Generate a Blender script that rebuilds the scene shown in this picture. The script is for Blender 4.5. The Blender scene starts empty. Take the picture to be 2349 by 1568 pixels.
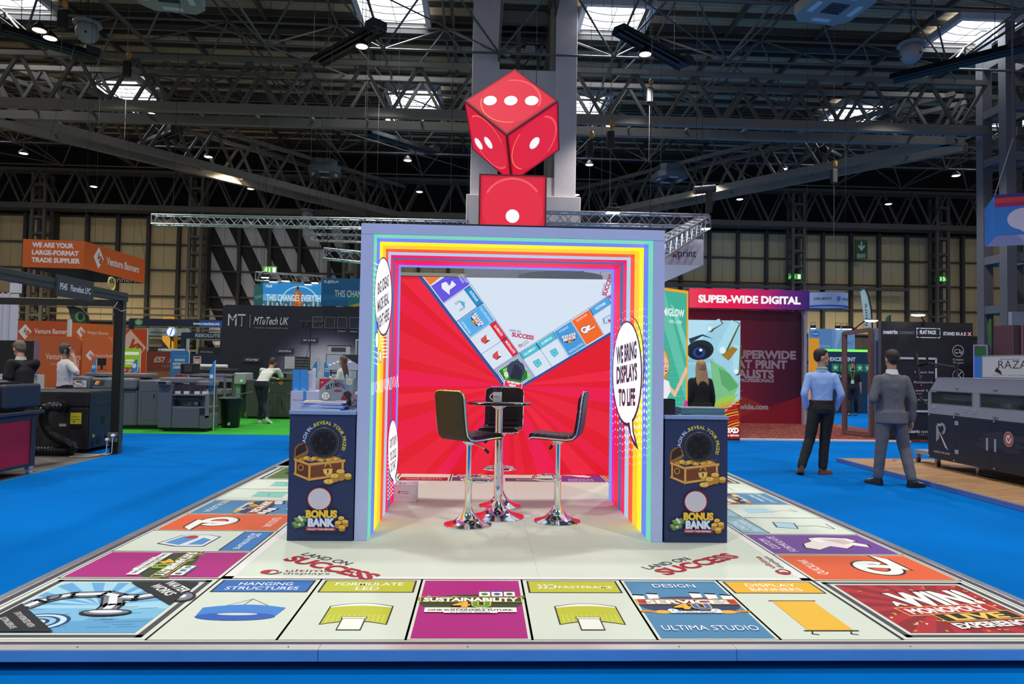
import bpy, bmesh, math, random
from math import sin, cos, pi, radians, sqrt, atan2
from mathutils import Vector, Matrix
random.seed(7)
S = bpy.context.scene
COL = S.collection

# ---------------------------------------------------------------- camera
F_PX, YAW, PITCH, ROLL = 1620.12, 0.042439, 0.034605, 0.016115
CAMP = Vector((-0.28596, -3.55298, 1.48149))
def cam_axes():
    cy, sy, cp, sp = cos(YAW), sin(YAW), cos(PITCH), sin(PITCH)
    f = Vector((sy*cp, cy*cp, sp)); r = Vector((cy, -sy, 0)); u = r.cross(f)
    c, s = cos(ROLL), sin(ROLL)
    return r*c + u*s, -r*s + u*c, f
RT, UP, FW = cam_axes()
cam = bpy.data.cameras.new('camera'); cam.lens = F_PX/2349*36; cam.sensor_width = 36
cam.clip_end = 400; cam.clip_start = .05
co = bpy.data.objects.new('camera', cam); COL.objects.link(co)
m = Matrix((RT, UP, -FW)).transposed().to_4x4(); m.translation = CAMP; co.matrix_world = m
S.camera = co
def ray(px, py): return FW + RT*((px-1174.5)/F_PX) - UP*((py-784)/F_PX)
def az(px, py, z): d = ray(px, py); return CAMP + d*((z-CAMP.z)/d.z)
def ay(px, py, y): d = ray(px, py); return CAMP + d*((y-CAMP.y)/d.y)
def ax(px, py, x): d = ray(px, py); return CAMP + d*((x-CAMP.x)/d.x)
def aplane(px, py, p0, n): d = ray(px, py); return CAMP + d*((p0-CAMP).dot(n)/d.dot(n))

# ---------------------------------------------------------------- world, exposure
w = bpy.data.worlds.new('hall_ambient'); S.world = w; w.use_nodes = True
w.node_tree.nodes['Background'].inputs[0].default_value = (.95, .95, 1, 1)
w.node_tree.nodes['Background'].inputs[1].default_value = .42
S.view_settings.view_transform = 'Standard'; S.view_settings.look = 'None'
S.view_settings.exposure = 0; S.view_settings.gamma = 1; S.view_settings.use_curve_mapping = False
def spot(x, y, z, p, col=(1, .97, .92), ang=120, rad=.35, blend=.6):
    l = bpy.data.lights.new('high_bay_light', 'SPOT'); l.energy = p; l.color = col
    l.spot_size = radians(ang); l.spot_blend = blend; l.shadow_soft_size = rad
    o = bpy.data.objects.new('high_bay_light', l); COL.objects.link(o); o.location = (x, y, z)
    return o
for gx in (-15, -4.5, 6, 16.5):
    for gy in (-5, 4.5, 14, 23.5):
        spot(gx, gy, 12.6, 2150)
for gx in (-27, -14, -1, 12, 25):          # lamps in front of the far wall
    spot(gx, 36, 12.2, 6800, (1, .86, .6), 130)

# ---------------------------------------------------------------- materials
MC = {}
def lin(h):
    if not isinstance(h, str): return tuple(h)
    h = h.lstrip('#'); c = [int(h[i:i+2], 16)/255 for i in (0, 2, 4)]
    return tuple(x/12.92 if x <= .04045 else ((x+.055)/1.055)**2.4 for x in c)
def mat(col, rough=.55, metal=0., em=0., noise=.06, scale=30., name=None, bump=0., alpha=1., trans=0., spec=.5):
    key = (col, rough, metal, em, noise, scale, bump, alpha, trans, spec)
    if key in MC: return MC[key]
    m = bpy.data.materials.new(name or ('glow_' if em else 'metal_' if metal > .5 else 'paint_')+str(col).strip('#').replace(' ', ''))
    m.use_nodes = True; nt = m.node_tree; b = nt.nodes['Principled BSDF']; L = nt.links
    c = lin(col)
    b.inputs['Roughness'].default_value = rough; b.inputs['Metallic'].default_value = metal
    b.inputs['Base Color'].default_value = (*c, 1); b.inputs['Specular IOR Level'].default_value = spec
    if em:
        b.inputs['Base Color'].default_value = (*(x*.12 for x in c), 1)
        b.inputs['Emission Color'].default_value = (*c, 1); b.inputs['Emission Strength'].default_value = em
    elif noise:
        t = nt.nodes.new('ShaderNodeTexNoise'); t.inputs['Scale'].default_value = scale; t.inputs['Detail'].default_value = 3
        g = nt.nodes.new('ShaderNodeTexCoord'); L.new(g.outputs['Object'], t.inputs['Vector'])
        r = nt.nodes.new('ShaderNodeMapRange'); r.inputs[3].default_value = 1-noise*2; r.inputs[4].default_value = 1+noise*2
        L.new(t.outputs[0], r.inputs[0])
        x = nt.nodes.new('ShaderNodeMix'); x.data_type = 'RGBA'; x.blend_type = 'MULTIPLY'; x.inputs[0].default_value = 1
        x.inputs[6].default_value = (*c, 1); L.new(r.outputs[0], x.inputs[7]); L.new(x.outputs[2], b.inputs['Base Color'])
        if bump:
            bp = nt.nodes.new('ShaderNodeBump'); bp.inputs['Strength'].default_value = bump; bp.inputs['Distance'].default_value = .01
            L.new(t.outputs[0], bp.inputs['Height']); L.new(bp.outputs[0], b.inputs['Normal'])
    if trans: b.inputs['Transmission Weight'].default_value = trans
    if alpha < 1: b.inputs['Alpha'].default_value = alpha
    MC[key] = m; return m
CHROME = mat('#eceef2', .09, 1, noise=0, name='chrome')
ALU = mat('#b9bcc2', .32, .9, noise=.04, name='brushed_aluminium')
BLACK = mat('#0b0b0d', .5, name='matt_black')
DARK = mat('#17181c', .5, name='charcoal_plastic')
WHITE = mat('#dcdde0', .5, name='white_laminate')
STEEL = mat('#6f737b', .5, .1, name='painted_steel')
NAVY = mat('#1d2d55', .5, name='navy_print')

# ---------------------------------------------------------------- mesh helpers
class MB:
    def __init__(s): s.v = []; s.f = []; s.k = []
    def add(s, vs, fs, k=0):
        o = len(s.v); s.v += [tuple(v) for v in vs]; s.f += [tuple(i+o for i in f) for f in fs]; s.k += [k]*len(fs); return s
    def box(s, x0, x1, y0, y1, z0, z1, k=0, M=None):
        vs = [Vector((x, y, z)) for x in (x0, x1) for y in (y0, y1) for z in (z0, z1)]
        if M: vs = [M @ v for v in vs]
        return s.add(vs, [(0, 1, 3, 2), (4, 6, 7, 5), (0, 4, 5, 1), (2, 3, 7, 6), (0, 2, 6, 4), (1, 5, 7, 3)], k)
    def cyl(s, a, b, r, n=12, k=0, r2=None, caps=True):
        a, b = Vector(a), Vector(b); d = (b-a)
        if d.length < 1e-9: return s
        d.normalize(); u = d.orthogonal().normalized(); w_ = d.cross(u); r2 = r if r2 is None else r2
        vs = [a+(u*cos(2*pi*i/n)+w_*sin(2*pi*i/n))*r for i in range(n)]+[b+(u*cos(2*pi*i/n)+w_*sin(2*pi*i/n))*r2 for i in range(n)]
        fs = [(i, (i+1) % n, n+(i+1) % n, n+i) for i in range(n)]
        if caps: fs += [tuple(range(n-1, -1, -1)), tuple(range(n, 2*n))]
        return s.add(vs, fs, k)
    def tube(s, pts, r, n=10, k=0, closed=False, rs=None):
        pts = [Vector(p) for p in pts]; N = len(pts); vs = []; u = None
        for i, p in enumerate(pts):
            a = pts[i-1] if (i or closed) else p; b = pts[(i+1) % N] if (i < N-1 or closed) else p
            d = (b-a).normalized()
            u = d.orthogonal().normalized() if u is None else (u-d*u.dot(d)).normalized()
            w_ = d.cross(u); rr = rs[i] if rs else r
            vs += [p+(u*cos(2*pi*j/n)+w_*sin(2*pi*j/n))*rr for j in range(n)]
        fs = []
        for i in range(N if closed else N-1):
            A, B = i*n, ((i+1) % N)*n
            fs += [(A+j, A+(j+1) % n, B+(j+1) % n, B+j) for j in range(n)]
        if not closed: fs += [tuple(range(n-1, -1, -1)), tuple(range((N-1)*n, N*n))]
        return s.add(vs, fs, k)
    def lathe(s, prof, c=(0, 0, 0), n=32, k=0):
        c = Vector(c); vs = []; fs = []
        for r, z in prof: vs += [c+Vector((r*cos(2*pi*j/n), r*sin(2*pi*j/n), z)) for j in range(n)]
        for i in range(len(prof)-1):
            A, B = i*n, (i+1)*n
            fs += [(A+j, A+(j+1) % n, B+(j+1) % n, B+j) for j in range(n)]
        if prof[0][0] > 1e-5: fs.append(tuple(range(n-1, -1, -1)))
        if prof[-1][0] > 1e-5: fs.append(tuple(range((len(prof)-1)*n, len(prof)*n)))
        return s.add(vs, fs, k)
    def prism(s, pts, d, k=0):
        "extrude 3-D polygon by vector d"
        pts = [Vector(p) for p in pts]; d = Vector(d); n = len(pts)
        return s.add(pts+[p+d for p in pts], [tuple(range(n-1, -1, -1)), tuple(range(n, 2*n))]+[(i, (i+1) % n, n+(i+1) % n, n+i) for i in range(n)], k)
    def loft(s, rings, k=0, caps=True):
        n = len(rings[0]); vs = [v for r in rings for v in r]; fs = []
        for i in range(len(rings)-1):
            A, B = i*n, (i+1)*n
            fs += [(A+j, A+(j+1) % n, B+(j+1) % n, B+j) for j in range(n)]
        if caps: fs += [tuple(range(n-1, -1, -1)), tuple(range((len(rings)-1)*n, len(rings)*n))]
        return s.add(vs, fs, k)
    def ell(s, c, r, k=0, n=12, M=None):
        c = Vector(c); rings = []
        for i in range(1, n):
            t = pi*i/n
            rings.append([Vector((r[0]*sin(t)*cos(2*pi*j/(2*n)), r[1]*sin(t)*sin(2*pi*j/(2*n)), -r[2]*cos(t))) for j in range(2*n)])
        rings = [[c+((M @ v) if M else v) for v in R_] for R_ in rings]
        return s.loft(rings, k)
    def build(s, name, mats, parent=None, smooth=False, bev=0, seg=2):
        if not isinstance(mats, (list, tuple)): mats = [mats]
        me = bpy.data.meshes.new(name); me.from_pydata(s.v, [], s.f)
        for m_ in mats: me.materials.append(m_)
        if len(mats) > 1: me.polygons.foreach_set('material_index', s.k)
        bm = bmesh.new(); bm.from_mesh(me); bmesh.ops.recalc_face_normals(bm, faces=bm.faces[:]); bm.to_mesh(me); bm.free()
        if smooth:
            me.polygons.foreach_set('use_smooth', [True]*len(me.polygons))
            me.set_sharp_from_angle(angle=radians(40))
        o = bpy.data.objects.new(name, me); COL.objects.link(o)
        if parent: o.parent = parent
        if bev:
            b = o.modifiers.new('edge', 'BEVEL'); b.width = bev; b.segments = seg; b.limit_method = 'ANGLE'
        return o
def tag(o, label=None, cat=None, group=None, kind=None):
    for k, v in (('label', label), ('category', cat), ('group', group), ('kind', kind)):
        if v: o[k] = v
    return o
def thing(name, label, cat, loc=(0, 0, 0), rz=0, group=None):
    o = bpy.data.objects.new(name, None); COL.objects.link(o); o.location = loc; o.rotation_euler.z = rz
    o.empty_display_size = .1
    return tag(o, label, cat, group)
def copy_tree(o, parent=None):
    c = o.copy(); COL.objects.link(c)
    if parent: c.parent = parent
    for ch in [x for x in bpy.data.objects if x.parent == o]: copy_tree(ch, c)
    return c
def bxs(name, mats, parent, *boxes, bev=0, smooth=False):
    mb = MB()
    for b in boxes: mb.box(*b)
    return mb.build(name, mats, parent, bev=bev, smooth=smooth)

# ---------------------------------------------------------------- flat print (lettering and drawings as thin inlays)
TC = {}
def glyphs(txt, bold=0., shear=0., sp=1.):
    key = (txt, bold, shear, sp)
    if key in TC: return TC[key]
    cu = bpy.data.curves.new('t', 'FONT'); cu.body = txt; cu.size = 1; cu.offset = bold; cu.shear = shear
    cu.space_character = sp; cu.resolution_u = 3; cu.fill_mode = 'FRONT'
    o = bpy.data.objects.new('t', cu); me = o.to_mesh()
    v = [(p.co.x/.7, p.co.y/.7) for p in me.vertices]; f = [tuple(p.vertices) for p in me.polygons]
    o.to_mesh_clear(); bpy.data.objects.remove(o); bpy.data.curves.remove(cu)
    if v: x0 = min(p[0] for p in v); x1 = max(p[0] for p in v)
    else: x0, x1 = 0, .3
    TC[key] = (v, f, x0, x1); return TC[key]
class Art:
    "polygons drawn on a surface fn(x, y); n = outward normal; yd = y grows downward; em = the surface is back-lit"
    def __init__(s, fn, n, em=0., step=.00018, yd=False, rough=.55, base=.0006):
        s.fn = fn; s.n = Vector(n).normalized(); s.em = em; s.step = step; s.yd = yd; s.L = 0; s.base = base
        s.v = []; s.f = []; s.k = []; s.m = []; s.rough = rough
    def _m(s, col):
        mm = mat(col, s.rough, em=s.em, noise=0) if isinstance(col, str) else col
        if mm not in s.m: s.m.append(mm)
        return s.m.index(mm)
    def raw(s, vs, fs, col, l=None):
        if l != -1: s.L += 1
        off = s.n*(s.base+s.step*s.L); o = len(s.v); k = s._m(col)
        s.v += [tuple(s.fn(x, y)+off) for x, y in vs]; s.f += [tuple(i+o for i in f) for f in fs]; s.k += [k]*len(fs)
    def poly(s, pts, col, l=None): s.raw(pts, [tuple(range(len(pts)))], col, l)
    def rect(s, x0, y0, x1, y1, col, l=None, nx=1):
        for i in range(nx):
            a = x0+(x1-x0)*i/nx; b = x0+(x1-x0)*(i+1)/nx
            s.poly([(a, y0), (b, y0), (b, y1), (a, y1)], col, l if i == 0 else -1)
    def frame(s, x0, y0, x1, y1, t, col):
        s.rect(x0, y0, x1, y0+t, col); s.rect(x0, y1-t, x1, y1, col, -1); s.rect(x0, y0, x0+t, y1, col, -1); s.rect(x1-t, y0, x1, y1, col, -1)
    def ell(s, cx, cy, rx, ry, col, l=None, n=28, rot=0, a0=0, a1=2*pi):
        N = n if a1-a0 >= 2*pi-.01 else n+1
        s.poly([(cx+rx*cos(t)*cos(rot)-ry*sin(t)*sin(rot), cy+rx*cos(t)*sin(rot)+ry*sin(t)*cos(rot)) for t in [a0+(a1-a0)*i/n for i in range(N)]], col, l)
    def ring(s, cx, cy, rx, ry, t, col, n=28, a0=0, a1=2*pi, l=None):
        vs = []
        for i in range(n+1):
            q = a0+(a1-a0)*i/n; vs += [(cx+rx*cos(q), cy+ry*sin(q)), (cx+(rx-t)*cos(q), cy+(ry-t)*sin(q))]
        s.raw(vs, [(2*i, 2*i+2, 2*i+3, 2*i+1) for i in range(n)], col, l)
    def line(s, pts, wd, col, l=None, closed=False):
        if closed: pts = list(pts)+[pts[0]]
        vs = []; fs = []
        for (x0, y0), (x1, y1) in zip(pts, pts[1:]):
            d = sqrt((x1-x0)**2+(y1-y0)**2) or 1; nx, ny = -(y1-y0)/d*wd/2, (x1-x0)/d*wd/2; ex, ey = (x1-x0)/d*wd*.3, (y1-y0)/d*wd*.3
            o = len(vs); vs += [(x0+nx-ex, y0+ny-ey), (x1+nx+ex, y1+ny+ey), (x1-nx+ex, y1-ny+ey), (x0-nx-ex, y0-ny-ey)]; fs.append((o, o+1, o+2, o+3))
        s.raw(vs, fs, col, l)
    def text(s, t, x, y, h, col, w=None, al='c', rot=0, bold=.0, sh=0., sp=1., out=None, ow=.05, l=None, sk=0.):
        "anchor (x, y) = baseline start / middle / end; h = cap height; w = fitted width; sk = baseline skew (dy/dx)"
        v, f, x0, x1 = glyphs(t, bold, sh, sp)
        if not v: return
        kx = (w/(x1-x0)) if w else h
        ox = {'l': -x0, 'c': -(x0+x1)/2, 'r': -x1}[al]; c, sn = cos(rot), sin(rot); g = -1 if s.yd else 1
        def tr(vv): return [(x+(p[0]+ox)*kx*c-(p[1]*h*g)*sn, y+(p[0]+ox)*kx*sn+(p[1]*h*g)*c+(p[0]+ox)*kx*sk) for p in vv]
        if out:
            vo, fo, a, b = glyphs(t, bold+ow, sh, sp); s.raw(tr(vo), fo, out, l)
        s.raw(tr(v), f, col, l)
    def arc(s, t, cx, cy, r, a_mid, h, col, bold=0., kern=1.12, ccw=False):
        ws = []
        for ch in t:
            _, _, a, b = glyphs(ch, bold) if ch != ' ' else (0, 0, 0, .35); ws.append(((b-a)+.14)*h*kern)
        tot = sum(ws); a = a_mid+tot/r/2
        first = True
        for ch, wd in zip(t, ws):
            am = a-wd/r/2; a -= wd/r
            if ch == ' ': continue
            s.text(ch, cx+r*cos(am), cy+r*sin(am), h, col, rot=am-pi/2, bold=bold, l=None if first else -1); first = False
    def build(s, parent=None, name='printed_artwork'):
        me = bpy.data.meshes.new(name); me.from_pydata(s.v, [], s.f)
        for m_ in s.m: me.materials.append(m_)
        me.polygons.foreach_set('material_index', s.k)
        o = bpy.data.objects.new(name, me); COL.objects.link(o)
        if parent: o.parent = parent; o.matrix_parent_inverse = parent_inv(parent)
        return o
def parent_inv(p):
    M = Matrix.Identity(4); ch = []
    while p: ch.append(p); p = p.parent
    for q in reversed(ch): M = M @ q.matrix_parent_inverse @ (Matrix.Translation(q.location) @ q.rotation_euler.to_matrix().to_4x4())
    return M.inverted()
def wp(o, parent):
    "parent keeping world placement"
    o.parent = parent; o.matrix_parent_inverse = parent_inv(parent); return o
def B(mb, name, mats, parent, **k):
    o = mb.build(name, mats, None, **k); return wp(o, parent) if parent else o
def bx(name, mats, parent, *boxes, **k):
    mb = MB()
    for b in boxes: mb.box(*b)
    return B(mb, name, mats, parent, **k)
_um = {}
def strut(name, parent, a, b, r, m_, n=6):
    key = (m_.name, n, name)
    if key not in _um:
        mb = MB().cyl((0, 0, 0), (0, 0, 1), 1, n); o = mb.build(name, m_, None); _um[key] = o.data
    else: o = bpy.data.objects.new(name, _um[key]); COL.objects.link(o)
    a, b = Vector(a), Vector(b); d = b-a
    M = Matrix.Translation(a) @ d.to_track_quat('Z', 'Y').to_matrix().to_4x4() @ Matrix.Diagonal((r, r, d.length, 1))
    if parent:
        o.parent = parent; o.matrix_parent_inverse = parent_inv(parent)
    o.matrix_basis = M
    return o
def beam(name, parent, a, b, w_, h_, m_):
    "square section beam from a to b"
    a, b = Vector(a), Vector(b); d = b-a; dn = d.normalized(); s_ = dn.cross(Vector((0, 0, 1)))
    if s_.length < .01: s_ = Vector((1, 0, 0))
    s_.normalize(); u = s_.cross(dn)
    mb = MB(); mb.prism([a+s_*x*w_/2+u*y*h_/2 for x, y in ((-1, -1), (1, -1), (1, 1), (-1, 1))], d)
    return B(mb, name, m_, parent)

# ================================================================ SETTING
# ---- floor and carpets
def simple(name, m_, boxes, kind='structure', **k):
    return tag(bx(name, m_, None, *boxes, **k), kind=kind)
FLOORM = mat('#5e5a57', .8, noise=.18, scale=3, bump=.2)
simple('floor', FLOORM, [(-60, 60, -14, 47, -.1, -.004)])
def carpet_mat(col, name, sc=260):
    m_ = bpy.data.materials.new(name); m_.use_nodes = True; nt = m_.node_tree; b = nt.nodes['Principled BSDF']; L = nt.links
    b.inputs['Roughness'].default_value = .95; b.inputs['Specular IOR Level'].default_value = .03
    g = nt.nodes.new('ShaderNodeTexCoord')
    n1 = nt.nodes.new('ShaderNodeTexNoise'); n1.inputs['Scale'].default_value = sc; n1.inputs['Detail'].default_value = 2
    n2 = nt.nodes.new('ShaderNodeTexNoise'); n2.inputs['Scale'].default_value = .55; n2.inputs['Detail'].default_value = 4
    mx = nt.nodes.new('ShaderNodeMath'); mx.operation = 'MULTIPLY_ADD'; mx.inputs[1].default_value = .45
    r = nt.nodes.new('ShaderNodeMapRange'); r.inputs[1].default_value = .4; r.inputs[2].default_value = 1.0; r.inputs[3].default_value = .78; r.inputs[4].default_value = 1.18
    x = nt.nodes.new('ShaderNodeMix'); x.data_type = 'RGBA'; x.blend_type = 'MULTIPLY'; x.inputs[0].default_value = 1; x.inputs[6].default_value = (*lin(col), 1)
    for n_ in (n1, n2): L.new(g.outputs['Object'], n_.inputs['Vector'])
    L.new(n1.outputs[0], mx.inputs[0]); L.new(n2.outputs[0], mx.inputs[2]); L.new(mx.outputs[0], r.inputs[0]); L.new(r.outputs[0], x.inputs[7]); L.new(x.outputs[2], b.inputs['Base Color'])
    bp = nt.nodes.new('ShaderNodeBump'); bp.inputs['Strength'].default_value = .35; bp.inputs['Distance'].default_value = .003
    L.new(n1.outputs[0], bp.inputs['Height']); L.new(bp.outputs[0], b.inputs['Normal'])
    return m_
BLUEC = carpet_mat('#0065b6', 'blue_needle_carpet'); GREENC = carpet_mat('#3a9a38', 'green_carpet')
tag(bx('aisle_carpet', BLUEC, None, (-6.05, 30, -10, 11.2, -.004, 0), (-25, -6.05, 8.0, 11.13, -.004, 0), (-25, -6.05, -10, -8, -.004, 0), (-3, 5.0, 11.2, 40, -.004, 0), (8.9, 30, 11.2, 40, -.004, 0), (5, 8.9, 15.8, 40, -.004, 0)), kind='structure')
tag(bx('stand_carpet_green', GREENC, None, (-14, -3.0, 11.13, 24, -.004, .004)), kind='structure')
def pattern_carpet():
    m_ = bpy.data.materials.new('red_patterned_carpet'); m_.use_nodes = True; nt = m_.node_tree; b = nt.nodes['Principled BSDF']; L = nt.links
    b.inputs['Roughness'].default_value = .9
    g = nt.nodes.new('ShaderNodeTexCoord'); v = nt.nodes.new('ShaderNodeTexVoronoi'); v.inputs['Scale'].default_value = 7
    n1 = nt.nodes.new('ShaderNodeTexNoise'); n1.inputs['Scale'].default_value = 5
    c = nt.nodes.new('ShaderNodeValToRGB'); e = c.color_ramp.elements
    e[0].position = .3; e[0].color = (*lin('#3c0a12'), 1); e[1].position = .75; e[1].color = (*lin('#6e1420'), 1)
    for p_, cc in ((.48, '#5a1018'), (.56, '#a8622a'), (.6, '#64101a')):
        k = e.new(p_); k.color = (*lin(cc), 1)
    a = nt.nodes.new('ShaderNodeMath'); a.operation = 'ADD'; a.inputs[1].default_value = 0
    L.new(g.outputs['Object'], v.inputs['Vector']); L.new(g.outputs['Object'], n1.inputs['Vector'])
    L.new(v.outputs[0], a.inputs[0]); L.new(n1.outputs[0], a.inputs[1])
    mu = nt.nodes.new('ShaderNodeMath'); mu.operation = 'MULTIPLY'; mu.inputs[1].default_value = .62; L.new(a.outputs[0], mu.inputs[0])
    L.new(mu.outputs[0], c.inputs[0]); L.new(c.outputs[0], b.inputs['Base Color']); return m_
simple('stand_carpet_red', pattern_carpet(), [(4.4, 9.6, 11.3, 15.8, -.004, .03)])
simple('trim_1', mat('#d9d6cf'), [(5.2, 8.9, 11.2, 11.3, 0, .035)])

# ---- far wall
CREAM = mat('#cdb88c', .7, noise=.07, scale=.6, name='cream_cladding')
def stripe_mat():
    m_ = bpy.data.materials.new('black_white_striped_cladding'); m_.use_nodes = True; nt = m_.node_tree; b = nt.nodes['Principled BSDF']; L = nt.links
    b.inputs['Roughness'].default_value = .6
    g = nt.nodes.new('ShaderNodeNewGeometry'); sx = nt.nodes.new('ShaderNodeSeparateXYZ'); L.new(g.outputs['Position'], sx.inputs[0])
    a = nt.nodes.new('ShaderNodeMath'); a.operation = 'MULTIPLY_ADD'; a.inputs[1].default_value = .50; L.new(sx.outputs[2], a.inputs[0]); L.new(sx.outputs[0], a.inputs[2])
    d = nt.nodes.new('ShaderNodeMath'); d.operation = 'DIVIDE'; d.inputs[1].default_value = 1.95; L.new(a.outputs[0], d.inputs[0])
    f = nt.nodes.new('ShaderNodeMath'); f.operation = 'FRACT'; L.new(d.outputs[0], f.inputs[0])
    c = nt.nodes.new('ShaderNodeMath'); c.operation = 'GREATER_THAN'; c.inputs[1].default_value = .5; L.new(f.outputs[0], c.inputs[0])
    x = nt.nodes.new('ShaderNodeMix'); x.data_type = 'RGBA'; x.inputs[6].default_value = (*lin('#c4c2c6'), 1); x.inputs[7].default_value = (*lin('#0c0c0e'), 1)
    L.new(c.outputs[0], x.inputs[0]); L.new(x.outputs[2], b.inputs['Base Color']); return m_
STRIPE = stripe_mat()
WY = 46.2
wall = bx('wall_back', mat('#0a0a0b', .9), None, (-60, 60, WY+.1, WY+.4, 0, 18)); tag(wall, kind='structure')
LOWW = mat('#4d4a46', .8, noise=.1, scale=2)
rows = [(.0, 2.2, LOWW), (2.3, 4.1, LOWW), (4.2, 5.9, CREAM), (5.98, 7.7, CREAM), (7.78, 9.48, CREAM), (9.56, 11.3, CREAM)]
pm = {}
posts = [-42.1+2.07*i for i in range(42)]
for i, px_ in enumerate(posts[:-1]):
    for j, (z0, z1, m_) in enumerate(rows):
        mm = STRIPE if (-19.9 < px_+1 < -9.3 and j > 0) else m_
        if j in (2, 3, 4, 5) and mm is CREAM and -28.5 < px_ < -26: pass
        key = (j, mm.name)
        if key not in pm:
            mb = MB().box(.05, 1.0, -.05, 0, 0, z1-z0).box(1.02, 2.0, -.05, 0, 0, z1-z0)
            o = mb.build('cladding_panel', mm); pm[key] = o.data
        else: o = bpy.data.objects.new('cladding_panel', pm[key]); COL.objects.link(o)
        o.location = (px_, WY+.1, z0); o.parent = wall
for i, px_ in enumerate(posts):
    if i == 0: o = MB().box(-.11, .11, -.28, 0, 0, 11.5).build('wall_post', mat('#3b3937', .6)); wpm = o.data
    else: o = bpy.data.objects.new('wall_post', wpm); COL.objects.link(o)
    o.location = (px_, WY+.05, 0); o.parent = wall
for z in (2.25, 4.15, 5.94, 7.74, 9.52, 11.35):
    bx('wall_rail', mat('#46423c', .6), wall, (-44, 46, WY-.12, WY+.05, z-.05, z+.06))
for z, r in ((3.0, .12), (3.6, .07), (4.6, .05), (5.05, .05)):
    strut('wall_pipe', wall, (-44, WY-.5, z), (-9, WY-.5, z), r, mat('#6e6a62', .5))
bx('crane_rail', mat('#5b564f'), wall, (-44, -20, WY-.9, WY-.5, 2.4, 2.62), (12, 30, WY-.9, WY-.5, 7.3, 7.5))
# lattice columns on the wall
def lattice_column(x, y, z1, w_, m_, step=1.8, label=None, th=.28, name='wall_column'):
    t = thing(name, None, None, (x, y, 0)); tag(t, kind='structure')
    for sx_ in (-1, 1):
        for sy_ in (-1, 1):
            bxs('post', m_, t, (sx_*w_/2-th/2, sx_*w_/2+th/2, sy_*w_/2-th/2, sy_*w_/2+th/2, 0, z1), bev=0)
    z = step
    while z < z1:
        bxs('cross_rail', m_, t, (-w_/2, w_/2, -w_/2-th/2.3, -w_/2+th/2.3, z-th/2.4, z+th/2.4), (-w_/2, w_/2, w_/2-th/2.3, w_/2+th/2.3, z-th/2.4, z+th/2.4),
            (-w_/2-th/2.3, -w_/2+th/2.3, -w_/2, w_/2, z-th/2.5, z+th/2.5), (w_/2-th/2.3, w_/2+th/2.3, -w_/2, w_/2, z-th/2.5, z+th/2.5)); z += step
    return t
WSTEEL = mat('#5a5650', .6)
for i, x in enumerate((-40.6, -30.2, -19.8, -9.4, 11.4, 21.8, 32.2)):
    lattice_column(x, WY-.9, 14, .8, WSTEEL, 1.1, th=.2)
# ---- roof deck, purlins, roof lights
ceil = bpy.data.objects.new('ceiling', None); COL.objects.link(ceil); tag(ceil, kind='structure')
DECK = mat('#b8a688', .75, noise=.05, scale=.4, name='profiled_roof_sheet')
mb = MB(); y = -12; vs = []; fs = []
prof = []
while y < 48:
    prof += [(y, 16.7), (y+.12, 16.7), (y+.16, 16.62), (y+.26, 16.62)]; y += .3
for (yy, zz) in prof: vs += [(-62, yy, zz), (62, yy, zz)]
fs = [(2*i, 2*i+1, 2*i+3, 2*i+2) for i in range(len(prof)-1)]
mb.add(vs, fs); B(mb, 'roof_sheet', DECK, ceil)
PURL = mat('#4a463f', .6)
for i in range(26):
    yy = 17.2+i*1.19
    bx('purlin', PURL, ceil, (-50, 50, yy-.06, yy+.06, 16.42, 16.62))
for i in range(24):
    xx = -46+i*4.02
    bx('rafter', PURL, ceil, (xx-.07, xx+.07, 14, 46, 16.2, 16.42))
for yy in (26.9, 36.6, 44.8):
    bx('vent_strip', mat('#2a292b', .7), ceil, (-50, 50, yy, yy+.5, 15.9, 16.4))
SKY = mat('#f4f8ff', .5, em=3.0)
SKYF = mat('#b9bec6', .5)
n_w = 0
for yy in (25.75, 35.2):
    for xx in (-20.0, -4.25, 5.05, 20.7, 30.5, -30):
        n_w += 1
        t = thing('window_%d' % n_w, None, None, (xx, yy, 16.38)); tag(t, kind='structure'); h = 1.3
        mb = MB(); mb.box(-h, h, -h, h, -.02, .0); p = mb.build('pane', SKY, t)
        bxs('window_frame', SKYF, t, (-h-.22, h+.22, h, h+.22, -.28, .02), (-h-.22, h+.22, -h-.22, -h, -.28, .02), (-h-.22, -h, -h, h, -.28, .02), (h, h+.22, -h, h, -.28, .02))
        for k in (-.6, 0, .6):
            MB().tube([(x_/8*h, k+(.35*(1-(x_/8)**2)), -.06) for x_ in range(-8, 9)], .018, 5).build('glazing_bar', PURL, t)
        MB().tube([(k, -h, -.06) for k in (0,)]+[(0, h, -.06)], .015, 5).build('glazing_bar', PURL, t)
        # daylight entering through the roof light
        l = bpy.data.lights.new('roof_light', 'AREA'); l.energy = 260; l.size = 2.4; l.color = (.9, .96, 1); l.spread = radians(150)
        lo = bpy.data.objects.new('roof_light', l); COL.objects.link(lo); lo.location = (xx, yy, 16.3)
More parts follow.
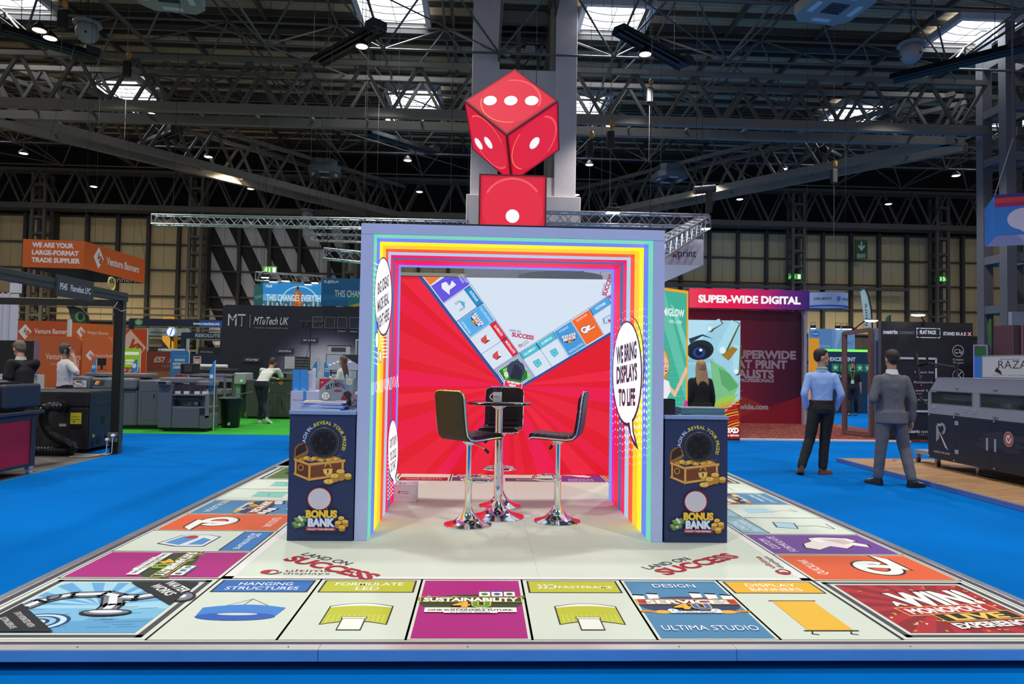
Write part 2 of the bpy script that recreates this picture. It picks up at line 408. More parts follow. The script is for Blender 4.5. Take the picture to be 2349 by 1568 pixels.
# ---- main roof trusses
BRC = mat('#4b4844', .55, noise=.05, name='brace_steel')
TS = mat('#6a655e', .5, noise=.05, name='grey_truss_steel'); TSD = mat('#524e48', .55, noise=.05, name='grey_truss_steel_dull')
def roof_truss(a, b, label, gap=1.5, z0=11.8, z1=13.85, step=2.3, m_=TS, th=.3):
    a = Vector((a[0], a[1], 0)); b = Vector((b[0], b[1], 0)); d = (b-a); L = d.length; dn = d/L; s_ = Vector((-dn.y, dn.x, 0))
    t = thing('roof_truss', label, 'truss', (a.x, a.y, z0))
    for q in (-1, 1):
        o = s_*q*gap/2
        beam('bottom_chord', t, a+o+Vector((0, 0, z0)), b+o+Vector((0, 0, z0)), th, .36, m_)
        beam('top_chord', t, a+o+Vector((0, 0, z1)), b+o+Vector((0, 0, z1)), th*.6, .2, m_)
        n = int(L/step)
        for i in range(n):
            p = a+dn*(L*i/n); r = a+dn*(L*(i+.5)/n); e = a+dn*(L*(i+1)/n)
            beam('brace', t, p+o+Vector((0, 0, z1)), r+o+Vector((0, 0, z0)), .11, .13, BRC)
            beam('brace', t, r+o+Vector((0, 0, z0)), e+o+Vector((0, 0, z1)), .11, .13, BRC)
    n = int(L/step)
    for i in range(n+1):
        p = a+dn*(L*i/n); beam('cross_tie', t, p-s_*gap/2+Vector((0, 0, z0+.1)), p+s_*gap/2+Vector((0, 0, z0+.1)), .08, .1, m_)
    return t
roof_truss((-40, 26.4), (-.75, 26.1), 'grey lattice roof truss running from the concrete tower to the left edge')
roof_truss((3.4, 26.1), (21.0, 26.0), 'grey lattice roof truss from the concrete tower to the steel column at right')
roof_truss((22.2, 26.0), (44, 26.0), 'grey lattice roof truss beyond the steel column at the right edge')
roof_truss((-21.2, 27.4), (-6.4, 46.0), 'long diagonal roof truss receding over the left aisle to the far wall')
roof_truss((21.0, 26.9), (6.2, 46.0), 'long diagonal roof truss receding over the right aisle to the far wall')
roof_truss((-44, 45.2), (44, 45.2), 'dark lattice truss along the top of the far wall', z0=11.75, z1=14.2, gap=.9, m_=TSD, th=.25)
# ---- space frame between trusses
sf = thing('space_frame', 'web of thin grey tubes spanning under the dark roof sheets', 'space frame', (0, 30, 14))
SFM = mat('#5b5751', .45, .2, noise=.04, name='tube_steel')
g = 4.6; X0 = -41.4+.2; Y0 = 19.6
bot = {(i, j): Vector((X0+g*i, Y0+g*j, 13.95)) for i in range(19) for j in range(6)}
top = {(i, j): Vector((X0+g*(i+.5), Y0+g*(j+.5), 15.95)) for i in range(18) for j in range(5)}
segs = []
for (i, j), p in bot.items():
    for q in ((i+1, j), (i, j+1)):
        if q in bot: segs.append((p, bot[q], .05))
    for q in ((i, j), (i-1, j), (i, j-1), (i-1, j-1)):
        if q in top: segs.append((p, top[q], .042))
    if (i, j) in top and (i+j) % 2 == 0 and (i+1, j+1) in bot: segs.append((p, bot[(i+1, j+1)], .03))
for (i, j), p in top.items():
    for q in ((i+1, j), (i, j+1)):
        if q in top: segs.append((p, top[q], .05))
def seen(s_):
    c = (s_[0]+s_[1])/2-CAMP; z = c.dot(FW); x = c.dot(RT)/z*F_PX+1174; y_ = 784-c.dot(UP)/z*F_PX
    return z if (-150 < x < 2500 and y_ > -120) else 999
segs.sort(key=seen)
for a, b, r in segs[:290]: strut('tube', sf, a, b, r, SFM)
mb = MB()
for a, b, r in segs[290:]: mb.cyl(a, b, r, 5, caps=False)
tag(B(mb, 'far_tubes', SFM, sf), kind='stuff')
mb = MB()
for p in list(bot.values()): mb.ell(p, (.11, .11, .11), n=5)
tag(B(mb, 'nodes', SFM, sf), kind='stuff')
# ---- concrete tower
CONC = mat('#cdc4c8', .85, noise=.05, scale=2.2, bump=.15, name='grey_render')
ct = thing('service_tower', 'tall grey concrete tower with open slot between two legs, behind the dice', 'tower', (1.3, 26, 0))
bx('leg', CONC, ct, (-.88, .23, 24.9, 27.4, 8.3, 20), bev=.03); bx('leg', CONC, ct, (2.52, 3.42, 24.9, 27.4, 8.3, 20), bev=.03)
bx('plinth', CONC, ct, (-1.02, 3.6, 24.6, 27.6, 0, 8.37), bev=.04)
bx('cross_beam', CONC, ct, (.23, 2.52, 24.95, 27.2, 11.6, 13.62)); bx('cross_beam', CONC, ct, (.23, 2.52, 24.95, 27.2, 8.3, 9.2))
bx('inner_rail', TS, ct, (.3, 2.3, 25.4, 25.6, 15.8, 16.3)); bx('inner_post', TS, ct, (.95, 1.15, 26.2, 26.4, 8.3, 18)); bx('inner_post', mat('#8a7f72'), ct, (2.3, 2.5, 25.0, 27.2, 8.3, 18))
for z in (14.3, 15.1): bx('rung', TS, ct, (.25, .95, 26.1, 26.25, z, z+.06))
bx('control_box', mat('#dfe3ea'), ct, (.45, .7, 25.9, 26.0, 14.62, 14.76), bev=.02)
bx('control_box', mat('#9a9ea8'), ct, (1.35, 1.75, 25.9, 26.0, 14.75, 15.1))
# ---- steel column at right
lc = lattice_column(22.0, 25.2, 20, 1.35, mat('#5f6066', .55, name='column_steel'), 2.1, th=.42, name='column_steel')
lc2 = lattice_column(24.6, 25.2, 20, 1.35, mat('#5f6066', .55), 2.1, th=.42, name='column_steel')
bx('column_casing', mat('#8d9099', .6), None, (20.9, 23.2, 23.8, 24.0, 0, 4.0)).__setitem__('kind', 'structure')

# ---- suspended equipment
HB = [(830, 107), (1480, 125), (90, 70), (115, 88), (348, 262), (895, 275), (1400, 288), (478, 360), (935, 368), (1352, 378), (1797, 388), (215, 428), (575, 433), (962, 440), (1697, 457), (2038, 468), (2193, 403), (1322, 447), (54, 352)]
hb0 = None
def roomword(px, py):
    a = 'left edge' if px < 250 else 'left side' if px < 800 else 'middle' if px < 1500 else 'right side' if px < 2000 else 'right edge'
    return a
HBW = ['under the long black heater, left of the tower', 'under the long black heater, right of the tower', 'nearer of the pair at the upper left corner', 'further of the pair at the upper left corner',
 'just below the left end of the big truss', 'below the truss, left of the red dice', 'below the truss, just right of the concrete tower', 'midway along the left roof bay', 'directly left of the red dice',
 'above the silver lighting rig', 'over the right diagonal truss, halfway up', 'low over the left diagonal truss', 'low and centred over the left aisle', 'low, just left of the tower plinth', 'low over the right aisle', 'low near the steel column', 'beside the steel column at right',
 'tucked against the right side of the tower', 'at the far left edge, low in the roof']
for i, (px_, py_) in enumerate(HB):
    c = az(px_, py_, 12.75)
    if i == 0:
        t = thing('high_bay_lamp', '', 'lamp', c, 0, 'high bay lamps in the roof')
        MB().lathe([(.05, .28), (.12, .2), (.26, .06), (.27, 0), (.22, 0)], n=20).build('housing', DARK, t, smooth=True)
        MB().lathe([(.001, -.03), (.16, -.02), (.22, .005), (.001, .01)], n=20).build('diffuser', mat('#ffeccb', em=9), t)
        MB().cyl((0, 0, .28), (0, 0, 3.95), .012, 6).build('hanger', BLACK, t); hb0 = t
    else: t = copy_tree(hb0); t.location = c
    t['label'] = 'round glowing high bay lamp, ' + HBW[i]
def heater(p, q, lab):
    a, b = az(p[0], p[1], 13.2), az(q[0], q[1], 13.2); d = (b-a); c = (a+b)/2; L = d.length
    t = thing('radiant_heater', lab, 'heater', c, atan2(d.y, d.x))
    mb = MB(); 
    mb.prism([(-L/2, -.33, -.12), (-L/2, -.22, .12), (-L/2, .22, .12), (-L/2, .33, -.12), (-L/2, .2, .02), (-L/2, -.2, .02)], (L, 0, 0)); mb.build('reflector', mat('#101115', .35), t)
    for y_ in (-.14, .14): MB().cyl((-L/2+.1, y_, -.05), (L/2-.1, y_, -.05), .06, 10).build('burner_tube', mat('#1b1b1f', .3), t)
    bxs('burner_box', mat('#2a2b30'), t, (L/2-.45, L/2+.05, -.3, .3, -.05, .25), bev=.02)
    for x_ in (-L*.3, L*.3): MB().cyl((x_, 0, .1), (x_, 0, 3.3), .012, 5).build('hanger', BLACK, t)
    return t
for p, q, l in [((725, 142), (870, 62), 'long black radiant heater angled up to the right, left of the tower'), ((1420, 65), (1575, 150), 'long black radiant heater angled down to the right, right of the tower'),
    ((0, 65), (222, 130), 'long black radiant heater in the upper left corner'), ((2045, 180), (2349, 105), 'long black radiant heater in the upper right corner'),
    ((325, 332), (405, 300), 'smaller black radiant heater beyond the left truss'), ((845, 302), (1000, 350), 'thin black radiant heater left of the red dice'), ((1885, 342), (1960, 380), 'small black radiant heater near the right diagonal truss')]:
    heater(p, q, l)
def cassette(px_, py_, z, s_, lab, col='#8b8d8a'):
    t = thing('air_conditioning_unit', lab, 'air unit', az(px_, py_, z), .15)
    m_ = mat(col, .5)
    mb = MB(); o = .35*s_
    pts = [(s_, s_-o), (s_-o, s_), (-s_+o, s_), (-s_, s_-o), (-s_, -s_+o), (-s_+o, -s_), (s_-o, -s_), (s_, -s_+o)]
    mb.prism([(x, y_, 0) for x, y_ in pts], (0, 0, .35*s_)); mb.prism([(x*.8, y_*.8, .35*s_) for x, y_ in pts], (0, 0, .5*s_)); mb.build('housing', m_, t)
    for a in range(4):
        c_, s2 = cos(a*pi/2), sin(a*pi/2)
        MB().prism([(x*c_-y_*s2, x*s2+y_*c_, -.03) for x, y_ in ((.62*s_, -.3*s_), (.8*s_, -.3*s_), (.8*s_, .3*s_), (.62*s_, .3*s_))], (0, 0, .04)).build('vent', mat('#c3cdd4'), t)
    bxs('grille', mat('#2b3237'), t, *[(-.32*s_, .32*s_, -.3*s_+k*.13*s_, -.24*s_+k*.13*s_, -.03, .02) for k in range(5)])
    for x in (-.5, .5): MB().cyl((x*s_, 0, .8*s_), (x*s_, 0, 3.5), .02, 5).build('hanger', BLACK, t)
cassette(1915, 20, 13.0, 1.0, 'large pale ceiling air unit with four vents, upper right')
cassette(383, -6, 13.0, 1.0, 'pale ceiling air unit cut by the top edge, upper left')
cassette(745, 400, 13.0, .95, 'distant dim ceiling air unit left of the dice', '#5c656b')
cassette(1535, 412, 13.0, .95, 'distant dim ceiling air unit right of the tower', '#5c656b')
def globe(px_, py_, z, r, lab):
    t = thing('globe_loudspeaker', lab, 'loudspeaker', az(px_, py_, z)); m_ = mat('#8b8b8d', .5)
    MB().ell((0, 0, 0), (r, r, r), n=12).build('shell', m_, t, smooth=True)
    MB().lathe([(r*1.25, r*.75), (r*1.2, r*.95), (.05, r*1.05)], n=20).build('cap', m_, t, smooth=True)
    for a in (0, 2.1, 4.2): MB().ell((r*.93*cos(a-1.2), r*.93*sin(a-1.2), -r*.3), (r*.12, r*.12, r*.12), n=5).build('port', BLACK, t)
    MB().cyl((0, 0, r), (0, 0, 16.55-z), .02, 6).build('hanger', BLACK, t)
globe(200, 75, 13.2, .38, 'round grey globe loudspeaker near the upper left corner'); globe(2090, 122, 13.2, .38, 'round grey globe loudspeaker near the upper right corner'); globe(705, 493, 11.5, .38, 'round grey globe loudspeaker above the silver lighting rig, left of the arch')
def hoist(px_, py_, y, top_, lab, zl=1.0):
    p = ay(px_, py_, y); t = thing('chain_hoist', lab, 'hoist', p)
    bxs('motor', BLACK, t, (-.12, .12, -.12, .12, -.1, .5), bev=.03)
    MB().cyl((0, 0, .5), (0, 0, 16.42-p.z), .009, 5).build('chain', mat('#6f6a60'), t); MB().cyl((0, 0, -.1), (0, 0, -.1-zl), .008, 5).build('lower_chain', mat('#6f6a60'), t)
    MB().ell((.06, 0, .75), (.1, .1, .16), n=5).build('hook', mat('#b07c2c'), t)
for a in [(143, 60, 20, 0, 'black chain hoist hanging at the upper left corner'), (291, 170, 24, 0, 'black chain hoist above the left roof light'), (1353, 355, 22, 0, 'black chain hoist just right of the tower'),
          (1400, 335, 20, 0, 'black chain hoist with orange cable right of the tower'), (1490, 230, 24, 0, 'chain hoist with yellow hook under the big truss'), (1913, 415, 26, 0, 'chain hoist with yellow sling over the right aisle')]: hoist(*a, zl=2.4)
# ---- lighting rigs (box truss)
RIG = mat('#a9acb4', .35, .75, noise=.03, name='rig_aluminium')
def rig(a, b, lab, s_=.29, step=.5, group=None):
    a, b = Vector(a), Vector(b); d = b-a; L = d.length; dn = d/L; sd = dn.cross(Vector((0, 0, 1))).normalized(); u = sd.cross(dn)
    t = thing('lighting_truss', lab, 'truss', a, 0, group); cs = [(-1, -1), (1, -1), (1, 1), (-1, 1)]
    off = [(sd*x+u*y_)*s_/2 for x, y_ in cs]
    for o in off: strut('main_tube', t, a+o, b+o, .026, RIG, 8)
    n = max(2, int(L/step)); mb = MB()
    for i in range(n):
        p, q, e = a+dn*L*i/n, a+dn*L*(i+.5)/n, a+dn*L*(i+1)/n
        for k in range(4):
            o1, o2 = off[k], off[(k+1) % 4]; mb.cyl(p+o1, q+o2, .012, 5, caps=False).cyl(q+o2, e+o1, .012, 5, caps=False)
    for e in (a, b):
        for k in range(4): mb.cyl(e+off[k], e+off[(k+1) % 4], .02, 5)
    tag(B(mb, 'lacing', RIG, t), kind='stuff')
    for q in (.06, .94):
        p = a+dn*L*q; strut('cable', t, p, (p.x, p.y, 16.58), .008, BLACK, 5)
    return t
rig(ay(1200, 499, 14), ay(1621, 508, 14), 'silver box truss above the arch on the right, end corner visible')
rig(ay(1616, 510, 14.1), ay(1480, 590, 9.5), 'silver box truss leg slanting down towards the viewer behind the arch')
rig(ay(352, 504, 19), ay(1075, 518, 19), 'long silver box truss above the striped wall, highest on the left')
rig(ay(700, 529, 24), ay(840, 531, 24), 'short silver truss segment, second from top left of arch'); rig(ay(716, 544, 27), ay(840, 548, 27), 'short silver truss segment, third from top left of arch')
rig(ay(745, 582, 17), ay(840, 592, 17), 'lone silver truss end sticking out left of the arch')
def flood(p, lab, w_=.35, lum=14, col='#ffffff'):
    t = thing('flood_light', lab, 'light', p)
    bxs('housing', DARK, t, (-w_/2, w_/2, -.08, .08, 0, .12), bev=.015); bxs('lens', mat(col, em=lum), t, (-w_/2+.01, w_/2-.01, -.07, .07, -.02, 0))
    MB().tube([(-.1, 0, .12), (-.1, 0, .22), (.1, 0, .22), (.1, 0, .12)], .01, 5).build('bracket', BLACK, t)
flood(ay(1406, 487, 13.8), 'bright white flood light clamped on the silver truss above the arch', .34)
flood(ay(1619, 524, 13.8), 'small flood light under the end corner of the silver truss', .2)
t = thing('moving_spotlight', 'black and silver spotlight standing on the silver truss end', 'spotlight', ay(1622, 437, 13.9))
MB().cyl((-.33, 0, 0), (.2, 0, .06), .11, 16).build('head', mat('#3a3c40', .3, .5), t, smooth=True); bxs('yoke', BLACK, t, (-.02, .12, -.08, .08, -.55, 0), bev=.02)
# ================================================================ THE STAND
P = .1                                   # top of the raised floor
CREAMP = '#d0dacd'; LINE = '#15161c'; GREYB = '#46434f'; OFFW = '#e6e4e4'
st = thing('stage_platform', 'low square platform printed as a cream board game with metal edge', 'platform', (0, 0, 0))
bx('deck', mat('#c9cbc4', .6), st, (-3.0, 3.0, -.0, 9.0, .045, P-.004))
bx('plinth', mat('#06070c', .9), st, (-2.9, 2.9, .08, 8.9, 0, .045))  # near-black colour paints the shadow gap below the floating fascia
SIDEM = mat('#dfe6f2', .32, .95, noise=.05, scale=8, name='aluminium_edge')
xs = [-3.06, -1.05, 1.0, 2.66, 3.06]
for a, b in zip(xs, xs[1:]):
    bx('fascia', SIDEM, st, (a+.001, b-.001, -.062, -.03, .045, P), bev=.002)
    bx('edge_trim', mat('#d9d8d8', .38, .6, noise=.05, scale=6, name='edge_trim_metal'), st, (a+.001, b-.001, -.062, .002, P, P+.003))
for s_ in (-1, 1):
    for k in range(4):
        bx('side_trim', SIDEM, st, (min(s_*3.0, s_*3.062), max(s_*3.0, s_*3.062), .003+k*2.2, .001+(k+1)*2.2, .045, P+.003), bev=.002)
for x in (-2.2, -1.2, -.33, .72, 1.9, 2.55): MB().cyl((x, -.03, P+.003), (x, -.03, P+.005), .004, 8).build('screw', DARK, st)
# board print: every field of the game board is a panel of its own
T, C0, B0 = .6405, 1.013, .062
INN = 3-B0-C0; TY = 3.897/6
def fmap(o, u, v):
    o, u, v = Vector(o), Vector(u), Vector(v)
    return lambda a, b: o+u*a+v*b
def board_piece(name, x0, x1, y0, y1, col):
    return bx(name, mat(col, .62, noise=.025, scale=2.5), st, (x0+.0006, x1-.0006, y0+.0006, y1-.0006, P-.004, P))
def border_art(y_end=9):
    a = Art(lambda x, y: Vector((x, y, P)), (0, 0, 1))
    W = 3.0
    for x0, x1, y0, y1, c in ((-W, W, .002, .045, GREYB), (-W, W, .045, B0, OFFW), (-W, -W+.045, .045, 6.0, GREYB), (W-.045, W, .045, 6.0, GREYB),
        (-W+.045, -W+B0, B0, 5.985, OFFW), (W-B0, W-.045, B0, 5.985, OFFW), (-W, W, 5.99, 6.03, GREYB), (-W, W, 6.03, 9.0, CREAMP), (-W, -1.3, 6.1, 7.1, '#a82331')):
        a.rect(x0, y0, x1, y1, c, -1)
    a.build(st, 'border_print')
border_art()
board_piece('centre_panel', -INN, .115, B0+C0, B0+C0+3.896, CREAMP); board_piece('centre_panel', .115, INN, B0+C0, B0+C0+3.896, CREAMP)
ca = Art(lambda x, y: Vector((x, y, P)), (0, 0, 1)); y1_, y2_ = B0+C0, B0+C0+3.896
for x0, x1, yy0, yy1 in ((-INN, INN, y1_, y1_+.055), (-INN, INN, y2_-.03, y2_), (-INN, -INN+.07, y1_, y2_), (INN-.07, INN, y1_, y2_)): ca.rect(x0, yy0, x1, yy1, OFFW, -1)
ca.rect(-INN-.006, y1_-.006, INN+.006, y1_+.006, LINE)
for s_ in (-1, 1): ca.rect(s_*INN-.005, y1_, s_*INN+.005, y2_, LINE, -1)
ca.rect(-INN, y2_-.004, INN, y2_+.004, LINE, -1)
# LAND ON SUCCESS corner lettering
def ring_logo(a, x, y, r, rot=0, k=1.):
    c, s2 = cos(rot), sin(rot)
    a.ell(x, y, r*k, r, '#a81c2e', rot=rot); a.ell(x+.12*r*c*k, y-.1*r, r*.62*k, r*.62, CREAMP, rot=rot); a.ell(x-.2*r*c, y-.05*r, r*.3, r*.5, '#a81c2e', rot=rot); a.ring(x+.15*r, y-.1*r, r*1.05*k, r*1.05, r*.22, '#4a4a52', a0=-1.9+rot, a1=.3+rot)
LA = radians(-38)
def land(o, ang, mirror=False):
    f = fmap((o[0], o[1], P), (cos(ang), sin(ang), 0), (-sin(ang), cos(ang), 0)); a = Art(f, (0, 0, 1)); a.L = 6
    a.text('LAND ON', 0, .16, .075, '#3b3c46', w=.46, al='l', bold=.012); a.text('SUCCESS', 0, .0, .13, '#a81c2e', w=.82, al='l', bold=.04); return a
a = land((-1.66, 1.52), radians(-35)); a.build(st, 'lettering')
a = land((.98, 1.18), radians(35)); a.build(st, 'lettering')
def brand(o, ang, k=1., bgc=CREAMP):
    f = fmap((o[0], o[1], P), (cos(ang)*k, sin(ang)*k, 0), (-sin(ang)*k, cos(ang)*k, 0)); a = Art(f, (0, 0, 1)); a.L = 6
    a.ell(.06, .055, .06, .05, '#a81c2e'); a.ell(.075, .045, .033, .03, bgc); a.ell(.05, .05, .018, .03, '#a81c2e'); a.ring(.08, .045, .062, .05, .012, '#4a4a52', a0=-2.0, a1=.2)
    a.text('ultima', .16, .06, .05, '#a81c2e', w=.3, al='l'); a.text('displays', .16, 0, .042, '#4a4a52', w=.3, al='l', bold=-.005); return a
brand((-1.72, 1.17), 0).build(st, 'lettering'); brand((1.86, 1.2), radians(90)).build(st, 'lettering')
ca.build(st, 'centre_print')
# pictogram fields
def header(a, col, lines, lh=.06, dark='#16171d', icon=False):
    a.rect(.03, .745, T-.03, .985, dark); a.rect(.042, .757, T-.042, .975, col)
    n = len(lines)
    for i, t_ in enumerate(lines):
        h = lh; y = .866+((n-1)/2-i)*(h*1.45)-h/2
        a.text(t_, T/2+(.075 if icon else 0), y, h*(.75 if icon else 1), '#f2f4f4', w=min(.34 if icon else .44, .047*len(t_)), bold=.004)
    if icon:
        for k in range(2): a.line([(.1+k*.035, .83), (.125+k*.035, .866), (.1+k*.035, .902)], .014, '#f2f4f4')
        a.line([(.165, .83), (.205, .83), (.205, .902), (.165, .902)], .011, '#f2f4f4')
def f_hang(a):
    header(a, '#2468b8', ['HANGING', 'STRUCTURES'])
    a.line([(.17, .46), (.33, .62), (.50, .46)], .003, '#333333'); a.line([(.33, .62), (.29, .42)], .004, '#333333')
    pts = [(.10+.46*i/20, .47+.05*sin(pi*i/20)) for i in range(21)]+[(.56-.02-.43*i/20, .35-.07*sin(pi*i/20)) for i in range(21)]
    a.poly(pts, '#3b7fd0'); a.ell(.325, .33, .215, .062, '#1f58b4'); a.ell(.325, .365, .11, .018, CREAMP)
def f_led(a, ic=False, t_=('FORMULATE', 'LED')):
    header(a, '#b9bf2e', list(t_), icon=ic)
    pts = [(.16+.36*i/16, .50+.05*sin(pi*i/16)) for i in range(17)]+[(.52-.36*i/16, .21+.05*sin(pi*i/16)) for i in range(17)]
    a.poly(pts, '#1c1c20'); p2 = [(.168+.344*i/16, .492+.05*sin(pi*i/16)) for i in range(17)]+[(.512-.344*i/16, .218+.05*sin(pi*i/16)) for i in range(17)]
    a.poly(p2, '#b9c02c'); a.poly([(.168+.344*i/16, .492+.05*sin(pi*i/16)) for i in range(17)]+[(.512-.344*i/16, .475+.03*sin(pi*i/16)) for i in range(17)], '#eef0ea')
    for k in range(12): a.line([(.19+.027*k, .235+.03*sin(pi*k/12)), (.19+.027*k, .36)], .004, '#d9de70', -1 if k else None)
    a.rect(.265, .13, .395, .31, '#1c1c20'); a.rect(.272, .14, .388, .30, '#e8ece4'); a.rect(.26, .295, .4, .325, '#1c1c20'); a.rect(.265, .30, .395, .319, '#e8ece4')
def badge(a, word, cx=T/2, cy=.56, main='#2f5c28', bar='#24401c', k=1., txt2='ONE SUSTAINABLE FUTURE.', ribbon=True, services=False):
    a.poly([(cx+k*.30*cos(t), cy-.02+k*.15*sin(t)) for t in [2*pi*i/26 for i in range(26)]], '#20305e' if services else '#2c3f1e')
    if services:
        for i in range(7):
            x = cx-.27+.09*i; 
            if 2 <= i <= 3: continue
            yy = cy+.10+.05*cos((i-3)*.5); a.poly([(x-.035, yy-.04), (x+.03, yy-.03), (x+.04, yy+.06), (x-.03, yy+.07)], '#eef0f2'); a.poly([(x-.03, yy+.05), (x+.037, yy+.04), (x+.04, yy+.06), (x-.03, yy+.07)], ['#c02070', '#d88a20', '#e07030', '#58a040', '#6a3f90', '#80b8d8', '#88c8c0'][i], -1)
        for i in range(5):
            for s_ in (-1, 1): a.ell(cx+s_*(.19+.03*i*(i % 2)), cy-.13-.012*(i % 3), .04, .017, '#c98a1e' if i % 2 else '#e8b43c')
        for s_ in (-1, 1): a.ell(cx+s_*.125, cy-.12, .03, .028, '#e8eaee'); a.ell(cx+s_*.125, cy-.118, .007, .006, '#222222')
    else:
        for i in range(12):
            x = cx-.3+.055*i; yy = cy+.045+.03*sin(i*1.9); a.ell(x, yy, .04, .013, ['#6f9c2c', '#8fb73c', '#3f6a20'][i % 3], rot=(i-6)*.25)
        for i in range(3):
            x = cx+.08+.075*i; a.rect(x-.033, cy+.09, x+.033, cy+.19, '#f0f2f2'); a.rect(x-.033, cy+.17, x+.033, cy+.19, ['#3f7a3a', '#2f4fa0', '#2f5f38'][i]); a.ell(x, cy+.13, .02, .022, ['#3f7a3a', '#2f4fa0', '#2f5f38'][i])
    b = '#b51f24' if services else '#2b4a1f'
    a.poly([(cx-.3, cy-.02), (cx+.3, cy-.02), (cx+.305, cy+.075), (cx-.305, cy+.075)], '#e8c23c'); a.rect(cx-.295, cy-.013, cx+.295, cy+.068, b)
    a.text(word, cx, cy-.005, .06, '#f4f4f0', w=.56 if not services else .5, bold=.05, out='#15150f', ow=.05)
    a.text('4', cx-.055, cy-.10, .085, '#f2b32a', w=.1, bold=.05, out='#1a1408'); a.text('U', cx+.06, cy-.10, .085, '#3f9a3a' if not services else '#2f62b8', w=.1, bold=.05, out='#e8c23c')
    a.rect(cx-.26, cy-.19, cx+.26, cy-.115, '#eceee8') if not services else a.rect(cx-.15, cy-.17, cx+.15, cy-.135, '#dfe3ea')
    if not services:
        a.text('THREE PILLARS', cx, cy-.138, .017, '#1b1c1c', w=.24); a.text(txt2, cx, cy-.168, .024, '#1b1c1c', w=.48, bold=.03); a.rect(cx-.15, cy-.205, cx+.15, cy-.178, '#eceee8')
    a.text('U | ultima displays', cx, cy-(.163 if services else .2), .018, '#24305c', w=.22, bold=.02)
def f_sus(a): a.rect(.022, .02, T-.022, .985, '#a80f7a'); badge(a, 'SUSTAINABILITY', cy=.58)
def f_serv(a, t1='DESIGN', t2='ULTIMA STUDIO', bl='#4380ac'):
    a.rect(.022, .02, T-.022, .985, bl); badge(a, 'SERVICES', cy=.55, services=True)
    if t1: a.text(t1, T/2, .84, .07, '#eef3f6', w=.27)
    for i, q in enumerate(t2.split('/')): a.text(q, T/2, .12+.09*(len(t2.split('/'))-1-i), .07 if '/' not in t2 else .055, '#eef3f6', w=.52 if len(q) > 10 else .4)
def f_ban(a):
    header(a, '#e8b020', ['DISPLAY', 'BANNERS']); a.poly([(.20, .13), (.45, .13), (.45, .60), (.20, .60)], '#e9b423')
    for k in range(14): a.line([(.21, .16+.03*k), (.44, .20+.03*k)], .004, '#f3d070', -1 if k else None)
    a.line([(.185, .605), (.465, .605)], .012, '#222222'); a.line([(.18, .125), (.47, .125)], .014, '#222222'); a.line([(.22, .12), (.2, .08), (.23, .07)], .008, '#222222'); a.line([(.43, .12), (.41, .08), (.44, .07)], .008, '#222222')
def f_ql(a):
    a.rect(.022, .02, T-.022, .985, '#dd5a2a'); a.text('QUICKLINK', T/2, .83, .07, '#f4efe8', w=.36)
    for c, g_ in (('#1a1a20', .018), ('#f2efe9', 0)):
        a.ring(.30, .40, .17+g_, .155+g_, .075+2*g_, c, a0=radians(-40), a1=radians(265)); a.poly([(.31-g_, .52+g_), (.40+g_, .52+g_), (.36+g_, .28+g_), (.62+g_*.4, .28+g_), (.52, .20-g_), (.24-g_, .20-g_), (.28, .26)], c)
def f_fast(a):
    header(a, '#2c74c0', ['FASTFRAME'], icon=True)
    a.poly([(.16, .30), (.42, .22), (.50, .38), (.50, .60), (.20, .62), (.14, .5)], '#2a2a30'); a.poly([(.17, .31), (.415, .235), (.49, .39), (.49, .59), (.21, .61), (.15, .5)], '#dfe6ea')
    a.poly([(.19, .33), (.40, .27), (.46, .40), (.24, .46)], '#4f8fd0'); a.poly([(.24, .5), (.45, .46), (.45, .57), (.3, .58)], '#4f8fd0'); a.ell(.22, .40, .045, .05, '#b8242c')
def f_white(a, kind=0):
    if kind == 0: header(a, '#7fb8b0', ['']); a.poly([(.2, .3), (.44, .3), (.47, .62), (.2, .62)], '#7cc4b4'); a.line([(.18, .28), (.18, .64)], .012, '#26403c'); a.ell(.32, .45, .05, .008, '#3d8578')
    elif kind == 1: header(a, '#86b6c8', ['TOUCHSCREENS', 'DIGITAL'][::-1]); a.poly([(.2, .42), (.42, .36), (.46, .55), (.25, .6)], '#222428'); a.poly([(.21, .43), (.41, .375), (.445, .54), (.255, .585)], '#a5cfe2'); a.line([(.3, .4), (.32, .2), (.2, .1), (.4, .08)], .008, '#6a6a6e')
    elif kind == 2: header(a, '#86b6c8', ['']); a.poly([(.2, .62), (.42, .6), (.42, .36), (.25, .34)], '#a5cfe2'); a.line([(.3, .35), (.34, .2), (.28, .1), (.42, .12)], .006, '#8a7a72')
    else: header(a, '#c8ccc4', ['']); a.line([(.2, .3), (.45, .3), (.45, .6)], .006, '#55504e'); a.line([(.22, .4), (.4, .4)], .006, '#55504e')
def f_purple(a, t_=('CUSTOM', 'FORMULATE')):
    a.rect(.022, .02, T-.022, .985, '#6a3a92')
    for i, q in enumerate(t_): a.text(q, T/2, .87-.1*i, .065, '#efe9f4', w=.052*len(q))
    ol = [(.14, .58), (.2, .66), (.32, .62), (.40, .52), (.5, .5), (.53, .40), (.50, .18), (.42, .14), (.38, .2), (.3, .12), (.22, .14), (.28, .24), (.18, .34), (.25, .44)]
    cx, cy = .34, .4; a.poly([(cx+(x-cx)*1.07, cy+(y-cy)*1.07) for x, y in ol], '#1c1420'); a.poly(ol, '#e9e0dc'); a.poly([(.3, .3), (.46, .4), (.47, .22), (.36, .2)], '#c9b8b4'); a.ell(.42, .45, .07, .035, '#f6f1ee')
def f_red(a, t_='ILLUMILOCK'): header(a, '#a81c2e', [t_])
def f_dark(a, t_='OUTDOOR', bl='#3c4a66'): header(a, bl, [t_])
